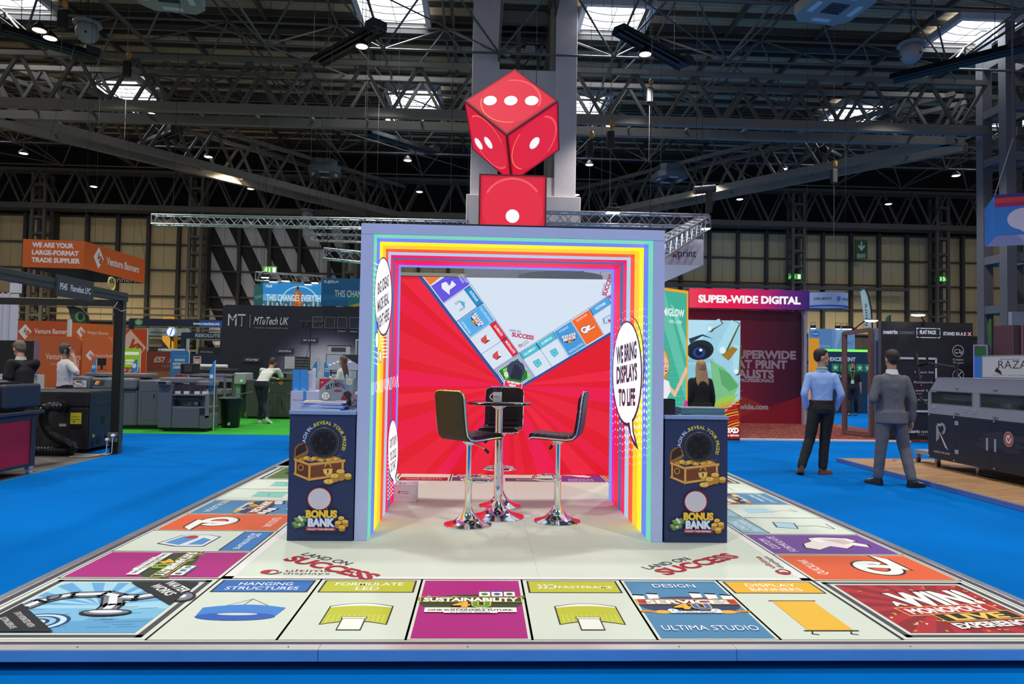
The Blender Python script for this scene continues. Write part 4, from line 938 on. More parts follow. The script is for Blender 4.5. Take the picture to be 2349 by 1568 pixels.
a.text('LAND ON', *Cq(1237, 790), 5, '#24408c', w=26, rot=radians(9), bold=.01); a.text('SUCCESS', *Cq(1335, 868), 9, '#c01040', w=51, rot=radians(9), bold=.04)
x, y = Cq(1305, 966); a.ring(x, y, 4, 3.6, 1.6, '#b01040'); a.text('ultima', *Cq(1365, 930), 4, '#b01040', w=17, rot=radians(-38)); a.text('displays', *Cq(1380, 950), 3.4, '#3a3a50', w=18, rot=radians(-38))
# right arm (upper = inner line, lower = outer line)
U2 = [(40, 1210), (190, 1120), (345, 1020), (503, 920), (668, 815), (835, 700)]; L2 = [(190, 1432), (340, 1340), (490, 1248), (645, 1150), (802, 1052), (960, 960)]
lnr = lambda p, q_, w_=.8, l=None: lnp(p, q_, w_, '#27408c', l, Bq)
lnr((40, 1212), (935, 640)); lnr((185, 1437), (935, 1010)); 
for k in range(5): lnr(U2[k], L2[k])
lnr(U2[5], (925, 800))
def hdr2(k, col, t_, w_):
    L = lambda p, q_, t: (p[0]+(q_[0]-p[0])*t, p[1]+(q_[1]-p[1])*t); pts = [L(U2[k], L2[k], .02), L(U2[k+1], L2[k+1], .02), L(U2[k+1], L2[k+1], .27), L(U2[k], L2[k], .27)]
    quad(pts, '#27408c', Bq); quad(inset(pts, .94), col, Bq); p = Bq(*inset(pts, 0)[0]); a.text(t_, p[0]+1.4, p[1]+1.8, 5.6, '#f2fcff', w=w_, rot=radians(-32), bold=.02)
hdr2(0, '#44c4d8', 'ILLUMIGO', 30); hdr2(1, '#44c4d8', 'ILLUMINOVA', 28); hdr2(4, '#4fa8ec', 'FASTFRAME', 26)
for (cx, cy) in ((205, 1305), (355, 1210)): quad([(cx-42, cy-15), (cx+12, cy-42), (cx+40, cy+5), (cx+2, cy+40), (cx-20, cy+22)], '#1b6a80', Bq); quad(inset([(cx-42, cy-15), (cx+12, cy-42), (cx+40, cy+5), (cx+2, cy+40), (cx-20, cy+22)], .9), '#56d0e4', Bq); a.ell(*Bq(cx, cy-4), 1.3, 1.3, '#1b6a80')
quad(inset([U2[2], U2[3], L2[3], L2[2]], .94), '#3f9ce0', Bq); a.text('STORAGE', *Bq(445, 1010), 5, '#f2f8ff', w=24, rot=radians(-32)); a.text('INSTALLATION', *Bq(555, 1175), 5, '#f2f8ff', w=37, rot=radians(-32)); mini(490, 1080, Bq, radians(-16))
quad(inset([U2[3], U2[4], L2[4], L2[3]], .94), '#fa6a1c', Bq); a.text('QUICKLINK', *Bq(606, 905), 5, '#fff4ec', w=29, rot=radians(-32))
for c, g_ in (('#24305c', 1.2), ('#f6f8fc', 0)):
    x, y = Bq(632, 1005); a.ring(x, y, 10+g_, 8+g_, 4.2+2*g_, c, a0=.9, a1=5.9); quad([(650-g_*2, 965-g_*4), (675, 960-g_*4), (672, 1000), (725+g_*4, 965), (715, 985+g_*4), (620, 1040+g_*3)], c, Bq)
quad([(790, 905), (850, 870), (935, 860), (935, 930), (800, 950)], '#2a4a8c', Bq); quad(inset([(790, 905), (850, 870), (935, 860), (935, 930), (800, 950)], .9), '#bfe0f6', Bq); a.ell(*Bq(850, 922), 3.5, 3, '#e0203c'); quad([(840, 705), (940, 640), (940, 745), (865, 745)], '#e010b0', Bq)
a.text('LAND ON', *Bq(806, 645), 5.5, '#24408c', w=27, rot=radians(-76)); a.text('SUCCESS', *Bq(850, 610), 9, '#c01040', w=52, rot=radians(-72), bold=.04)
a.build(lw, 'screen_picture')
# ================================================================ FURNITURE ON THE STAND
LEATH = mat('#131214', .42, noise=.05, scale=60, bump=.05, name='black_leatherette', spec=.35)
def col_base(t, r, zt, top_r, cone):
    MB().lathe([(r, 0), (r+.002, .004), (r, .009), (r*.93, .014), (r*.74, .025), (r*.55, .042), (r*.4, .068), (r*.28, .1), (r*.2, .128), (.036, .15), (.0, .15)], n=48).build('base', CHROME, t, smooth=True)
    MB().lathe([(.031, .14), (.031, zt*.52), (.0305, zt*.52), (.027, zt*.52+.004), (.0, zt*.52+.004)], n=28).build('column', CHROME, t, smooth=True)
def profile_seat():
    "side profile (forward, up) of the one-piece seat and back"
    pts = [(.235, -.012), (.21, .002), (.12, .0), (.0, -.008), (-.09, -.012), (-.15, -.004), (-.185, .03), (-.2, .09), (-.215, .2), (-.225, .3), (-.24, .4)]
    return pts
def bar_stool(x, y, ang, lab, zs=.76):
    t = thing('bar_stool', lab, 'bar stool', (x, y, P), 0, 'bar stools round the table')
    col_base(t, .208, zs-.03, .03, True)
    MB().cyl((0, 0, zs*.5), (0, 0, zs-.03), .022, 24).build('piston', CHROME, t, smooth=True)
    MB().lathe([(.03, zs-.07), (.055, zs-.045), (.06, zs-.03), (0, zs-.03)], n=24).build('seat_mount', CHROME, t, smooth=True)
    R = Matrix.Rotation(ang, 4, 'Z'); W_ = .195
    def pt(f, s_, z): return R @ Vector((f, s_, z))
    pr_ = profile_seat(); n = len(pr_)
    # resample with piping grooves
    fine = []
    for i in range(n-1):
        for k in range(6): fine.append((pr_[i][0]+(pr_[i+1][0]-pr_[i][0])*k/6, pr_[i][1]+(pr_[i+1][1]-pr_[i][1])*k/6))
    fine.append(pr_[-1])
    hw = lambda i: W_*(1-.2*(1-sqrt(max(0, 1-(1-min(1, min(i, len(fine)-1-i)/3.2))**2))))
    acc = 0; rings = []
    for i, (f, z) in enumerate(fine):
        a_ = fine[max(0, i-1)]; b_ = fine[min(len(fine)-1, i+1)]; tx, tz = b_[0]-a_[0], b_[1]-a_[1]; L = sqrt(tx*tx+tz*tz); tx, tz = tx/L, tz/L
        nx, nz = tz, -tx      # towards sitter
        if i: acc += sqrt((f-fine[i-1][0])**2+(z-fine[i-1][1])**2)
        g_ = .0055 if (acc % .058) < .011 and .03 < acc < .7 else 0.
        th = .034-g_; e = min(1, min(i, len(fine)-1-i)/3.5); th *= .45+.55*e; wd = hw(i)
        ring_ = []
        for k in range(16):
            s_ = -wd+2*wd*k/15; edge = min(1, (wd-abs(s_))/.03); ring_.append(pt(f-nx*(-1)*0+nx*th*(.35+.65*edge), s_, zs+z+nz*th*(.35+.65*edge)))
        for k in range(16):
            s_ = wd-2*wd*k/15; ring_.append(pt(f-nx*.004, s_, zs+z-nz*.004))
        rings.append(ring_)
    MB().loft(rings).build('seat_cushion', LEATH, t, smooth=True)
    # back shell
    sh_ = []
    for i, (f, z) in enumerate(fine):
        a_ = fine[max(0, i-1)]; b_ = fine[min(len(fine)-1, i+1)]; tx, tz = b_[0]-a_[0], b_[1]-a_[1]; L = sqrt(tx*tx+tz*tz); nx, nz = tz/L, -tx/L
        sh_.append([pt(f-nx*.005, s_, zs+z-nz*.005) for s_ in (-hw(i)*.96, hw(i)*.96)]+[pt(f-nx*.016, s_, zs+z-nz*.016) for s_ in (hw(i)*.93, -hw(i)*.93)])
    MB().loft(sh_).build('seat_shell', mat('#17181a', .5), t, smooth=True)
    path = [pt(f-.0, -hw(i)*.985, zs+z) for i, (f, z) in enumerate(fine)]+[pt(fine[-1][0], W_*(-.7+1.4*k/6), zs+fine[-1][1]+.006) for k in range(7)]+[pt(f, hw(i)*.985, zs+z) for i, (f, z) in reversed(list(enumerate(fine)))]+[pt(fine[0][0]+.005, W_*(.7-1.4*k/6), zs+fine[0][1]-.004) for k in range(7)]
    MB().tube(path, .0075, 8, closed=True).build('chrome_edge', CHROME, t, smooth=True)
    # foot ring
    zf = .385; MB().tube([R @ Vector((.10+.125*cos(q_), .155*sin(q_), zf)) for q_ in [2*pi*i/28 for i in range(28)]], .011, 8, closed=True).build('foot_ring', CHROME, t, smooth=True)
    MB().lathe([(.034, zf-.03), (.036, zf-.026), (.036, zf+.026), (.034, zf+.03)], n=24).build('ring_collar', CHROME, t, smooth=True)
    MB().tube([R @ Vector(p) for p in ((.0, -.03, zs-.05), (.05, -.09, zs-.075), (.075, -.12, zs-.1))], .005, 8).build('lever', CHROME, t, smooth=True)
    MB().tube([R @ Vector(p) for p in ((.075, -.12, zs-.1), (.098, -.15, zs-.132))], .013, 10).build('lever_grip', BLACK, t, smooth=True)
    return t
bar_stool(-.382, 2.652, radians(42), 'black chrome-edged bar stool left of the round table, seen from behind')
bar_stool(.416, 2.815, radians(165), 'black chrome-edged bar stool right of the round table, seen from the side')
bar_stool(-.08, 3.49, radians(-99), 'black chrome-edged bar stool behind the round table, facing the viewer')
t = thing('poseur_table', 'tall round black-topped bar table on a chrome column', 'table', (-.117, 2.985, P))
col_base(t, .245, 1.0, .03, True)
MB().lathe([(.037, .2), (.037, .5), (.034, .505), (.034, 1.0)], n=28).build('upper_column', CHROME, t, smooth=True)
MB().lathe([(.034, .985), (.05, 1.0), (.085, 1.025), (.09, 1.03), (0, 1.03)], n=28).build('top_mount', CHROME, t, smooth=True)
MB().lathe([(.0, 1.03), (.29, 1.03), (.3, 1.036), (.3, 1.046), (.295, 1.05), (0, 1.05)], n=56).build('tabletop', mat('#08080a', .12, name='black_glass_top'), t, smooth=True)
ZT = P+1.051
t = thing('mug', 'white mug full of pens standing on the round black table', 'mug', (-.137, 2.9, ZT))
MB().lathe([(.0, .001), (.038, .001), (.041, .006), (.041, .096), (.037, .096), (.037, .01), (.0, .008)], n=32).build('body', mat('#c9ccd4', .25, noise=0), t, smooth=True)
MB().tube([(-.04-.028*sin(pi*i/10), 0, .082-.062*i/10) for i in range(11)], .0055, 8).build('handle', mat('#c9ccd4', .25, noise=0), t, smooth=True)
a = Art(lambda x, y: Vector((-.137+.0415*sin(x), 2.9-.0415*cos(x), ZT+y)), (0, -1, 0)); a.ell(-.75, .056, .12, .006, '#a81c2e'); a.text('ultima', -.05, .056, .008, '#a81c2e', w=1.0); a.text('displays', -.05, .044, .007, '#3a3a40', w=1.0); a.build(t, 'lettering')
pn = None
for i in range(9):
    q_ = i*2.4; rr = .012+.02*((i*5) % 3)/2; dx, dy = cos(q_), sin(q_)
    p = Vector((-.137+dx*rr*.5, 2.9+dy*rr*.5, ZT+.012)); tip = Vector((-.137+dx*(rr+.012), 2.9+dy*(rr+.012), ZT+.118+.012*((i*7) % 3)))
    pen = thing('pen', 'dark pen standing in the white mug, '+('nearest the handle', 'second from the handle', 'third from the handle', 'left of the middle', 'in the middle', 'right of the middle', 'third from the far side', 'second from the far side', 'furthest from the handle')[sorted(range(9), key=lambda k: cos(k*2.4)*(.012+.02*((k*5) % 3)/2)).index(i)], 'pen', p, 0, 'pens in the mug')
    strut('barrel', pen, p, tip, .0038, mat('#14151a', .3), 8); strut('clip', pen, p+(tip-p)*.75+Vector((.005, 0, 0)), tip+Vector((.005, 0, 0)), .0012, mat('#9aa0a8', .3, .8), 5)
for i, (x, y, r_) in enumerate(((-.26, 2.84, .3), (.02, 2.86, -.2))):
    tag(bxs('leaflet', mat('#b9a8b4'), None, (-.06, .06, -.04, .04, 0, .003)), 'small pale leaflet lying on the table, '+('left' if i == 0 else 'right')+' of the mug', 'leaflet'); o = [x_ for x_ in bpy.data.objects if x_.name.startswith('leaflet')][-1]; o.location = (x, y, ZT); o.rotation_euler.z = r_
# gift box against the left inner wall
t = thing('cardboard_box', 'small white printed box on the platform against the striped inner wall', 'box', (-1.03, 4.15, P))
bx('carton', mat('#dcdce4', .5, noise=.02), t, (-1.15, -.92, 3.64, 3.86, P+.001, P+.165), bev=.002)
bx('lid', mat('#e4e4ea', .5, noise=.02), t, (-1.152, -.918, 3.638, 3.862, P+.166, P+.176), bev=.002)
a = Art(lambda x, y: Vector((-1.15+x, 3.64, P+y)), (0, -1, 0)); a.ell(.062, .1, .014, .013, '#a81c2e'); a.ell(.066, .097, .007, .006, '#dcdce4'); a.text('ultima', .085, .102, .013, '#a81c2e', w=.07, al='l'); a.text('displays', .085, .085, .011, '#4a4a52', w=.07, al='l'); a.text('www.ultimadisplays.com', .11, .05, .005, '#6a6a72', w=.1); a.build(t, 'lettering')
a = Art(lambda x, y: Vector((-1.15+x, 3.64+y, P+.1762)), (0, 0, 1)); a.rect(.055, .03, .065, .1, '#15151a'); a.rect(.09, .04, .12, .09, '#c05a78'); a.build(t, 'lid_print')
# items on the left counter
CZ = P+1.0105
def magazine(x, y, z, w_, d, rz, cols, lab, grp, i):
    t = thing('magazine', lab, 'magazine', (x, y, z), rz, grp)
    bxs('pages', mat(cols[1], .6, noise=.02), t, (-w_/2, w_/2, -d/2, d/2, 0, .0095)); bxs('cover', mat(cols[0], .35), t, (-w_/2, w_/2+.001, -d/2-.001, d/2, .0097, .0108))
    return t
pal = [('#6f9fe0', '#c9d6ee'), ('#5f8fd8', '#b4c6ea'), ('#7fa8e4', '#c2d2f0'), ('#5a86d4', '#d8dff0'), ('#7a9fe0', '#aebfe6'), ('#e8e4e0', '#d8dcec')]
ordl = ['at the bottom of', 'second from the bottom of', 'third from the bottom of', 'third from the top of', 'second from the top of', 'on top of']
for i in range(6):
    o = magazine(-1.56+.012*(i % 3)-.01, 2.24+.006*(i % 2), CZ+.0112*i, .33, .21, radians([0, 4, -3, 2, -4, 9][i]), pal[i], 'pale blue magazine %s the fanned stack on the left counter' % ordl[i] if i < 5 else 'magazine with dark picture cover topping the left counter stack', 'magazines on the left counter', i)
    if i == 5:
        a = Art(lambda x, y: Vector((x, y, .011)), (0, 0, 1)); a.rect(-.15, -.09, .15, .09, '#ded6cc'); a.ell(.02, .02, .06, .05, '#2a2430'); a.rect(-.13, -.08, -.05, .0, '#c8a040'); a.rect(.07, -.08, .14, -.02, '#a83850'); a.build(None).parent = o
t = thing('game_box', 'boxed board game standing upright behind the magazines on the left counter', 'box', (-1.47, 2.35, CZ))
bx('carton', mat('#8fa0ae', .4, noise=.03), t, (-1.625, -1.345, 2.365, 2.43, CZ, CZ+.245), bev=.002)
a = Art(lambda x, y: Vector((-1.625+x*.28, 2.365, CZ+y*.245)), (0, -1, 0)); a.poly([(0, 1), (.34, 1), (0, .62)], '#b01c3c'); a.text('4x', .1, .86, .06, '#f2eef2', rot=.8); a.ell(.47, .92, .03, .035, '#a81c2e'); a.text('ultima', .6, .91, .05, '#4a3040', w=.17); a.text('displays', .6, .86, .04, '#4a4a52', w=.17)
a.ell(.88, .9, .09, .1, '#e8ecf4'); a.ell(.88, .9, .075, .085, '#c4cc9c')
for i, (ch, c) in enumerate(zip('ULTIMOPOLY', ['#18181e']*6+['#b82850', '#8a3aa0', '#2a7ac0', '#2aa0b0'])): a.text(ch, .22+.066*i, .64+.1*sin(i/9*pi), .13, c, bold=.06, w=.016 if ch == 'I' else .056)
a.ell(.55, .60, .12, .03, '#b01c3c'); a.ell(.2, .42, .13, .14, '#22283a'); a.ell(.2, .42, .12, .13, '#eef0f6')
for i, q_ in enumerate(("DON'T ASK", 'JUST ASK', 'US TO')): a.text(q_, .2, .46-.06*i, .035, '#22283a', w=.15, bold=.03)
for c, pts in (('#3a2638', ((.72, .55), (.86, .6), (.95, .5), (.9, .3), (.7, .35))), ('#8a2a38', ((.66, .4), (.78, .45), (.8, .28), (.66, .26))), ('#22242e', ((.85, .3), (.98, .32), (.96, .12), (.84, .1)))): a.poly(pts, c)
a.text('MORE WINS, MORE FUN', .62, .22, .03, '#22283a', w=.4); a.text('MAKE YOUR DISPLAYS POP', .62, .15, .025, '#22283a', w=.38); a.build(t)
# clutter behind the box: cups of sweets
for i, (x, y, lab) in enumerate(((-1.31, 2.33, 'clear bag of wrapped sweets on the left counter against the arch post'),)):
    t = thing('sweet_bag', lab, 'bag', (x, y, CZ)); MB().lathe([(.03, 0), (.045, .02), (.045, .1), (.03, .14), (.012, .16), (.03, .18)], n=14).build('film', mat('#c9ccd2', .1, trans=.8, noise=0), t, smooth=True)
    for k in range(14): q_ = k*2.4; MB().ell((.022*cos(q_), .022*sin(q_), .02+.008*k), (.013, .01, .009), n=5).build('sweet', mat(['#c8302a', '#e8a020', '#2a58b0', '#7a3aa0'][k % 4], .3), t)
# items on the right counter
palr = [('#2f7f84', '#5a7f88'), ('#2a7a80', '#4f7a84'), ('#318488', '#5f8a92'), ('#2b7c82', '#587f8a'), ('#8fa4ac', '#5c7a86')]
for i in range(5):
    magazine(1.535, 2.3, CZ+.0112*i, .36, .24, radians([0, .5, -.6, .4, -.3][i]), palr[i], ['lowest', 'second lowest', 'middle', 'second highest', 'topmost glossy'][i]+' teal-edged brochure in the stack on the right counter', 'teal brochures on the right counter', i)
t = thing('cup_holder', 'black open-sided plastic holder on the right counter beside the arch', 'holder', (1.25, 2.2, CZ))
bxs('tray', BLACK, t, (-.055, .07, -.05, .06, 0, .006)); bxs('back_panel', BLACK, t, (-.05, .045, .05, .056, .006, .125)); bxs('side_panel', BLACK, t, (-.05, -.044, -.045, .05, .006, .125)); bxs('side_panel', BLACK, t, (.04, .045, -.045, .05, .006, .125)); bxs('front_panel', mat('#101013'), t, (-.05, .045, -.05, -.045, .006, .118))
t = thing('paper_pile', 'loose white sheet lying behind the teal brochures', 'paper', (1.42, 2.26, CZ)); bxs('sheet', mat('#c9c3ba'), t, (-.08, .02, -.08, .12, .0, .004))
# ================================================================ PEOPLE
SKIN = mat('#b98a72', .55, noise=.03, name='skin'); 
def person(lab, loc, rz, J, tops, bottoms, shoes, hair, head_rz=0., head_tilt=0., skin=SKIN, shirt_len=0., long_hair=0, lower=True, h=1.78, extras=None, bald=False, beard=False, sleeves='long', tie=None, kit=None):
    """J = joint dict in local metres (x right, y forward, z up), person facing +y."""
    t = thing('person', lab, 'person', loc, rz); V = lambda k: Vector(J[k]); vox = .013
    def seg(mb, a, b, ra, rb, n=12, m=3, flat=1.):
        a, b = Vector(a), Vector(b); d = (b-a).normalized(); u = Vector((1, 0, 0)); u = (u-d*u.dot(d)); u = u.normalized() if u.length > .1 else d.orthogonal().normalized(); w_ = d.cross(u)
        rings = []
        for i in range(-2, m+3):
            f = i/m; e = 1.
            if i < 0: c = a-d*ra*(-i/2)*.9; e = sqrt(max(.02, 1-((-i)/2.1)**2)); r_ = ra
            elif i > m: c = b+d*rb*((i-m)/2)*.9; e = sqrt(max(.02, 1-((i-m)/2.1)**2)); r_ = rb
            else: c = a+(b-a)*f; r_ = ra+(rb-ra)*f
            rings.append([c+(u*cos(2*pi*j/n)+w_*flat*sin(2*pi*j/n))*r_*e for j in range(n)])
        mb.loft(rings)
    def fin(mb, name, m_, disp=0., sm=4, v=vox):
        o = mb.build(name, m_, t); r_ = o.modifiers.new('merge', 'REMESH'); r_.mode = 'VOXEL'; r_.voxel_size = v; r_.use_smooth_shade = True
        s_ = o.modifiers.new('smooth', 'SMOOTH'); s_.factor = .5; s_.iterations = sm
        if disp:
            tx = bpy.data.textures.get('cloth_folds') or bpy.data.textures.new('cloth_folds', 'CLOUDS'); tx.noise_scale = .09
            d = o.modifiers.new('folds', 'DISPLACE'); d.texture = tx; d.strength = disp; d.mid_level = .5
        return o
    hd = V('head'); nk = V('neck'); hr = Matrix.Translation(hd) @ Matrix.Rotation(head_rz, 4, 'Z') @ Matrix.Rotation(head_tilt, 4, 'X')
    H = lambda x, y, z: hr @ Vector((x, y, z))
    # --- continuous body
    mb = MB(); R3 = hr.to_3x3()
    mb.ell(H(0, -.005, .03), (.075, .095, .1), n=12, M=R3); mb.ell(H(0, .02, -.045), (.058, .07, .065), n=10, M=R3)
    mb.loft([[H(x*w_, y, z) for x in (-1, 1)]+[H(x*w_, y-.04, z) for x in (1, -1)] for w_, y, z in ((.004, .085, .03), (.010, .098, .0), (.016, .112, -.022), (.012, .09, -.034))])   # nose
    mb.ell(H(0, .078, -.058), (.026, .014, .012), n=6, M=R3); mb.ell(H(0, .07, -.095), (.025, .02, .018), n=6, M=R3)
    for s_ in (-1, 1): mb.ell(H(s_*.077, -.008, -.008), (.012, .02, .032), n=6, M=R3)
    seg(mb, nk, H(0, -.01, -.03), .056, .052)
    pel, ch = V('pelvis'), V('chest')
    def torso(mb, g_):
        secs = [(pel-Vector((0, 0, .09)), .15+g_, .10+g_), (pel, .155+g_, .115+g_), (pel+(ch-pel)*.4, .14+g_, .105+g_), (ch, .16+g_, .115+g_), (ch+(nk-ch)*.45, .165+g_, .10+g_), (ch+(nk-ch)*.72, .125+g_, .08+g_), (ch+(nk-ch)*.88, .08+g_, .06+g_), (nk, .055+g_*.5, .05+g_*.5)]
        tw = J.get('twist', 0.)
        mb.loft([[c+Matrix.Rotation(tw*i/6, 3, 'Z') @ Vector((a_*cos(q_), b_*sin(q_), 0)) for q_ in [2*pi*j/20 for j in range(20)]] for i, (c, a_, b_) in enumerate(secs)])
    torso(mb, -.02)
    def hand(mb, wr, el, s_):
        d = (wr-el).normalized(); side = Vector((0, 1, 0)); side = (side-d*side.dot(d)).normalized(); nrm = d.cross(side)
        hd_ = J.get('hand_'+s_, d) ; d = Vector(hd_).normalized() if not isinstance(hd_, Vector) else hd_
        side = (side-d*side.dot(d)).normalized(); nrm = d.cross(side)
        rings = [[wr+d*x+side*w_*cos(q_)+nrm*th*sin(q_) for q_ in [2*pi*j/10 for j in range(10)]] for x, w_, th in ((-.01, .025, .02), (.03, .036, .017), (.075, .04, .015), (.09, .036, .012))]
        mb.loft(rings)
        for i, (o_, L) in enumerate(((-.028, .062), (-.01, .075), (.01, .072), (.027, .055))):
            p0 = wr+d*.08+side*o_; p1 = p0+d*L*.5-nrm*.008; p2 = p1+d*L*.4-nrm*.022; seg(mb, p0, p1, .009, .0085, 8, 2); seg(mb, p1, p2, .0085, .007, 8, 2)
        p0 = wr+d*.03-side*.03; p1 = p0+d*.035-side*.025-nrm*.01; seg(mb, p0, p1, .011, .010, 8, 2); seg(mb, p1, p1+d*.03-nrm*.008, .010, .008, 8, 2)
    for s_ in ('l', 'r'):
        sh_, el, wr = V('sh_'+s_), V('el_'+s_), V('wr_'+s_); seg(mb, sh_, el, .038, .036); seg(mb, el, wr, .036, .025); seg(mb, ch+(sh_-ch)*.5+Vector((0, 0, .02)), sh_, .036, .036); hand(mb, wr, el, s_)
        if lower:
            hp, kn, an = V('hip_'+s_), V('kn_'+s_), V('an_'+s_); seg(mb, hp, kn, .078, .052); seg(mb, kn, an, .052, .036)
            tf = V('toe_'+s_); seg(mb, an-Vector((0, 0, .03)), tf, .032, .025)
    fin(mb, 'body', skin, v=.0085 if h > 1.5 else .01, sm=3)
    # --- face details
    for s_ in (-1, 1):
        MB().ell(H(s_*.032, .079, .012), (.010, .005, .005), n=6).build('eye', mat('#e8e4e0', .3), t); MB().ell(H(s_*.032, .086, .012), (.0055, .004, .0055), n=5).build('iris', mat('#2a1c14', .3), t)
        MB().tube([H(s_*(.018+.012*k), .088-.004*k, .034+.003*(1-(k-1)**2)) for k in range(3)], .004, 6).build('eyebrow', mat(hair if isinstance(hair, str) else '#3a2a20'), t)
    MB().ell(H(0, .0895, -.058), (.02, .006, .0055), n=6, M=R3).build('mouth', mat('#8f4f48', .5), t)
    # --- clothes
    mt, mt2 = tops[0], bottoms
    mb = MB(); torso(mb, tops[1]); 
    if shirt_len: mb.loft([[pel-Vector((0, 0, z))+Vector(((.178+tops[1]+g_)*cos(q_), (.125+tops[1]+g_)*sin(q_), 0)) for q_ in [2*pi*j/20 for j in range(20)]] for z, g_ in ((0, 0), (shirt_len*.5, .008), (shirt_len, .014))])
    for s_ in ('l', 'r'):
        sh_, el, wr = V('sh_'+s_), V('el_'+s_), V('wr_'+s_); seg(mb, ch+(sh_-ch)*.5+Vector((0, 0, .03)), sh_, .05+tops[1], .05+tops[1])
        if sleeves == 'long': seg(mb, sh_, el, .054+tops[1], .046+tops[1]); seg(mb, el, el+(wr-el)*.96, .046+tops[1], .034+tops[1])
        else: seg(mb, sh_, sh_+(el-sh_)*.75, .055+tops[1], .054+tops[1])
    o = fin(mb, 'jacket' if kit == 'suit' else 'shirt', mt, disp=.012)
    if lower:
        mb = MB()
        mb.loft([[c+Vector((a_*cos(q_), b_*sin(q_), 0)) for q_ in [2*pi*j/20 for j in range(20)]] for c, a_, b_ in ((pel+Vector((0, 0, .05)), .165, .12), (pel-Vector((0, 0, .05)), .18, .135), (pel-Vector((0, 0, .12)), .165, .12))])
        for s_ in ('l', 'r'):
            hp, kn, an = V('hip_'+s_), V('kn_'+s_), V('an_'+s_); seg(mb, hp, kn, .098, .075); seg(mb, kn, an+(kn-an)*.06, .075, .062)
        fin(mb, 'trousers', mt2, disp=.012)
        if kit in ('belt', 'suit'):
            c = pel+Vector((0, 0, .06)); MB().loft([[c+Vector(((.172+tops[1]*.6)*cos(q_), (.123+tops[1]*.6)*sin(q_), z)) for q_ in [2*pi*j/28 for j in range(28)]] for z in (-.018, .018)], caps=False).build('belt', mat('#2c1c14', .4), t) if kit == 'belt' else None
        for s_ in ('l', 'r'):
            an, tf = V('an_'+s_), V('toe_'+s_); d = tf-an; d.z = 0; L = d.length; d.normalize(); sd = Vector((-d.y, d.x, 0)); heel = an-d*.06; zt = min(an.z, tf.z)
            up = J.get('heelup_'+s_, 0.)
            rings = []
            for x, w_, h0 in ((-.065, .02, .05), (-.06, .034, .09), (-.01, .04, .105), (.05, .043, .08), (.11, .047, .058), (.16, .045, .05), (.2, .03, .035), (.215, .012, .02)):
                base = an+d*x; lift = up*max(0, (.12-x))/.18; zb = tf.z-.035+lift
                rings.append([Vector((base.x, base.y, 0))+sd*w_*c_+Vector((0, 0, zb+zz*h0)) for c_, zz in ((-1, .0), (-1, .25), (-.85, .6), (-.45, 1), (.45, 1), (.85, .6), (1, .25), (1, 0))])
            MB().loft(rings).build('shoe', mat(shoes, .45, noise=.04), t, smooth=True)
            rings2 = [[Vector((r_[0].x, r_[0].y, r_[0].z-.012)), Vector((r_[-1].x, r_[-1].y, r_[-1].z-.012)), r_[-1]+Vector((0, 0, .004)), r_[0]+Vector((0, 0, .004))] for r_ in rings]
            MB().loft(rings2).build('sole', mat('#3a2c22' if shoes != '#e8e8ea' else '#f0f0f0', .7), t)
    # --- collar
    if kit in ('belt', 'suit', 'polo'):
        MB().loft([[nk+Vector(((.062+g_)*cos(q_), (.056+g_)*sin(q_)-.004, z)) for q_ in [2*pi*j/24 for j in range(24)]] for z, g_ in ((-.035, .022), (.02, .006), (.034, .004))], caps=False).build('collar', mat('#e6e6ea' if kit == 'suit' else mt.name and '#8fb0e4' if kit == 'belt' else '#d6d8d4', .6), t, smooth=True)
    if kit == 'belt' or kit == 'lanyard':
        MB().tube([nk+Vector((.075*cos(q_), .068*sin(q_)-.01, .012-.09*max(0, sin(q_))**2)) for q_ in [2*pi*j/24 for j in range(24)]], .007, 6, closed=True).build('lanyard', mat('#9ad83a', .5), t)
        if kit == 'lanyard': MB().tube([nk+Vector((s_, .12, z)) for s_, z in ((-.05, -.06), (-.01, -.3), (.01, -.3), (.05, -.06))], .008, 6).build('lanyard', mat('#9ad83a', .5), t); bxs('badge', mat('#e4e8e4'), t, (nk.x-.05, nk.x+.05, nk.y+.13, nk.y+.135, nk.z-.42, nk.z-.3))
    # --- hair
    hm = mat(hair, .6, noise=.15, scale=90, name='hair')
    if not bald:
        mb = MB(); mb.ell(H(0, -.02, .052), (.083, .095, .09), n=12, M=R3); mb.ell(H(0, -.052, .01), (.073, .056, .075), n=10, M=R3); mb.ell(H(0, .028, .096), (.064, .05, .028), n=8, M=R3)
        if long_hair:
            for i in range(7):
                q_ = -1+i/3; mb.tube([H(q_*.07, -.05+.03*abs(q_), .04), H(q_*.085, -.075+.03*abs(q_), -.08), H(q_*.09, -.09, -.08-long_hair*.5), H(q_*.06, -.10, -.08-long_hair*(1-.12*abs(q_)))], .03, 8, rs=[.026, .028, .024, .008])
        o = fin(mb, 'hair', hm, disp=.008, sm=1, v=.009)
    else:
        mb = MB(); mb.ell(H(0, -.035, .0), (.08, .074, .045), n=10, M=R3); fin(mb, 'hair', hm, sm=1, v=.009)
    if beard: mb = MB(); mb.ell(H(0, .052, -.075), (.05, .045, .05), n=8, M=R3); fin(mb, 'beard', mat('#1c1410'), sm=1, v=.009)
    if extras: extras(t, H, V)
    return t
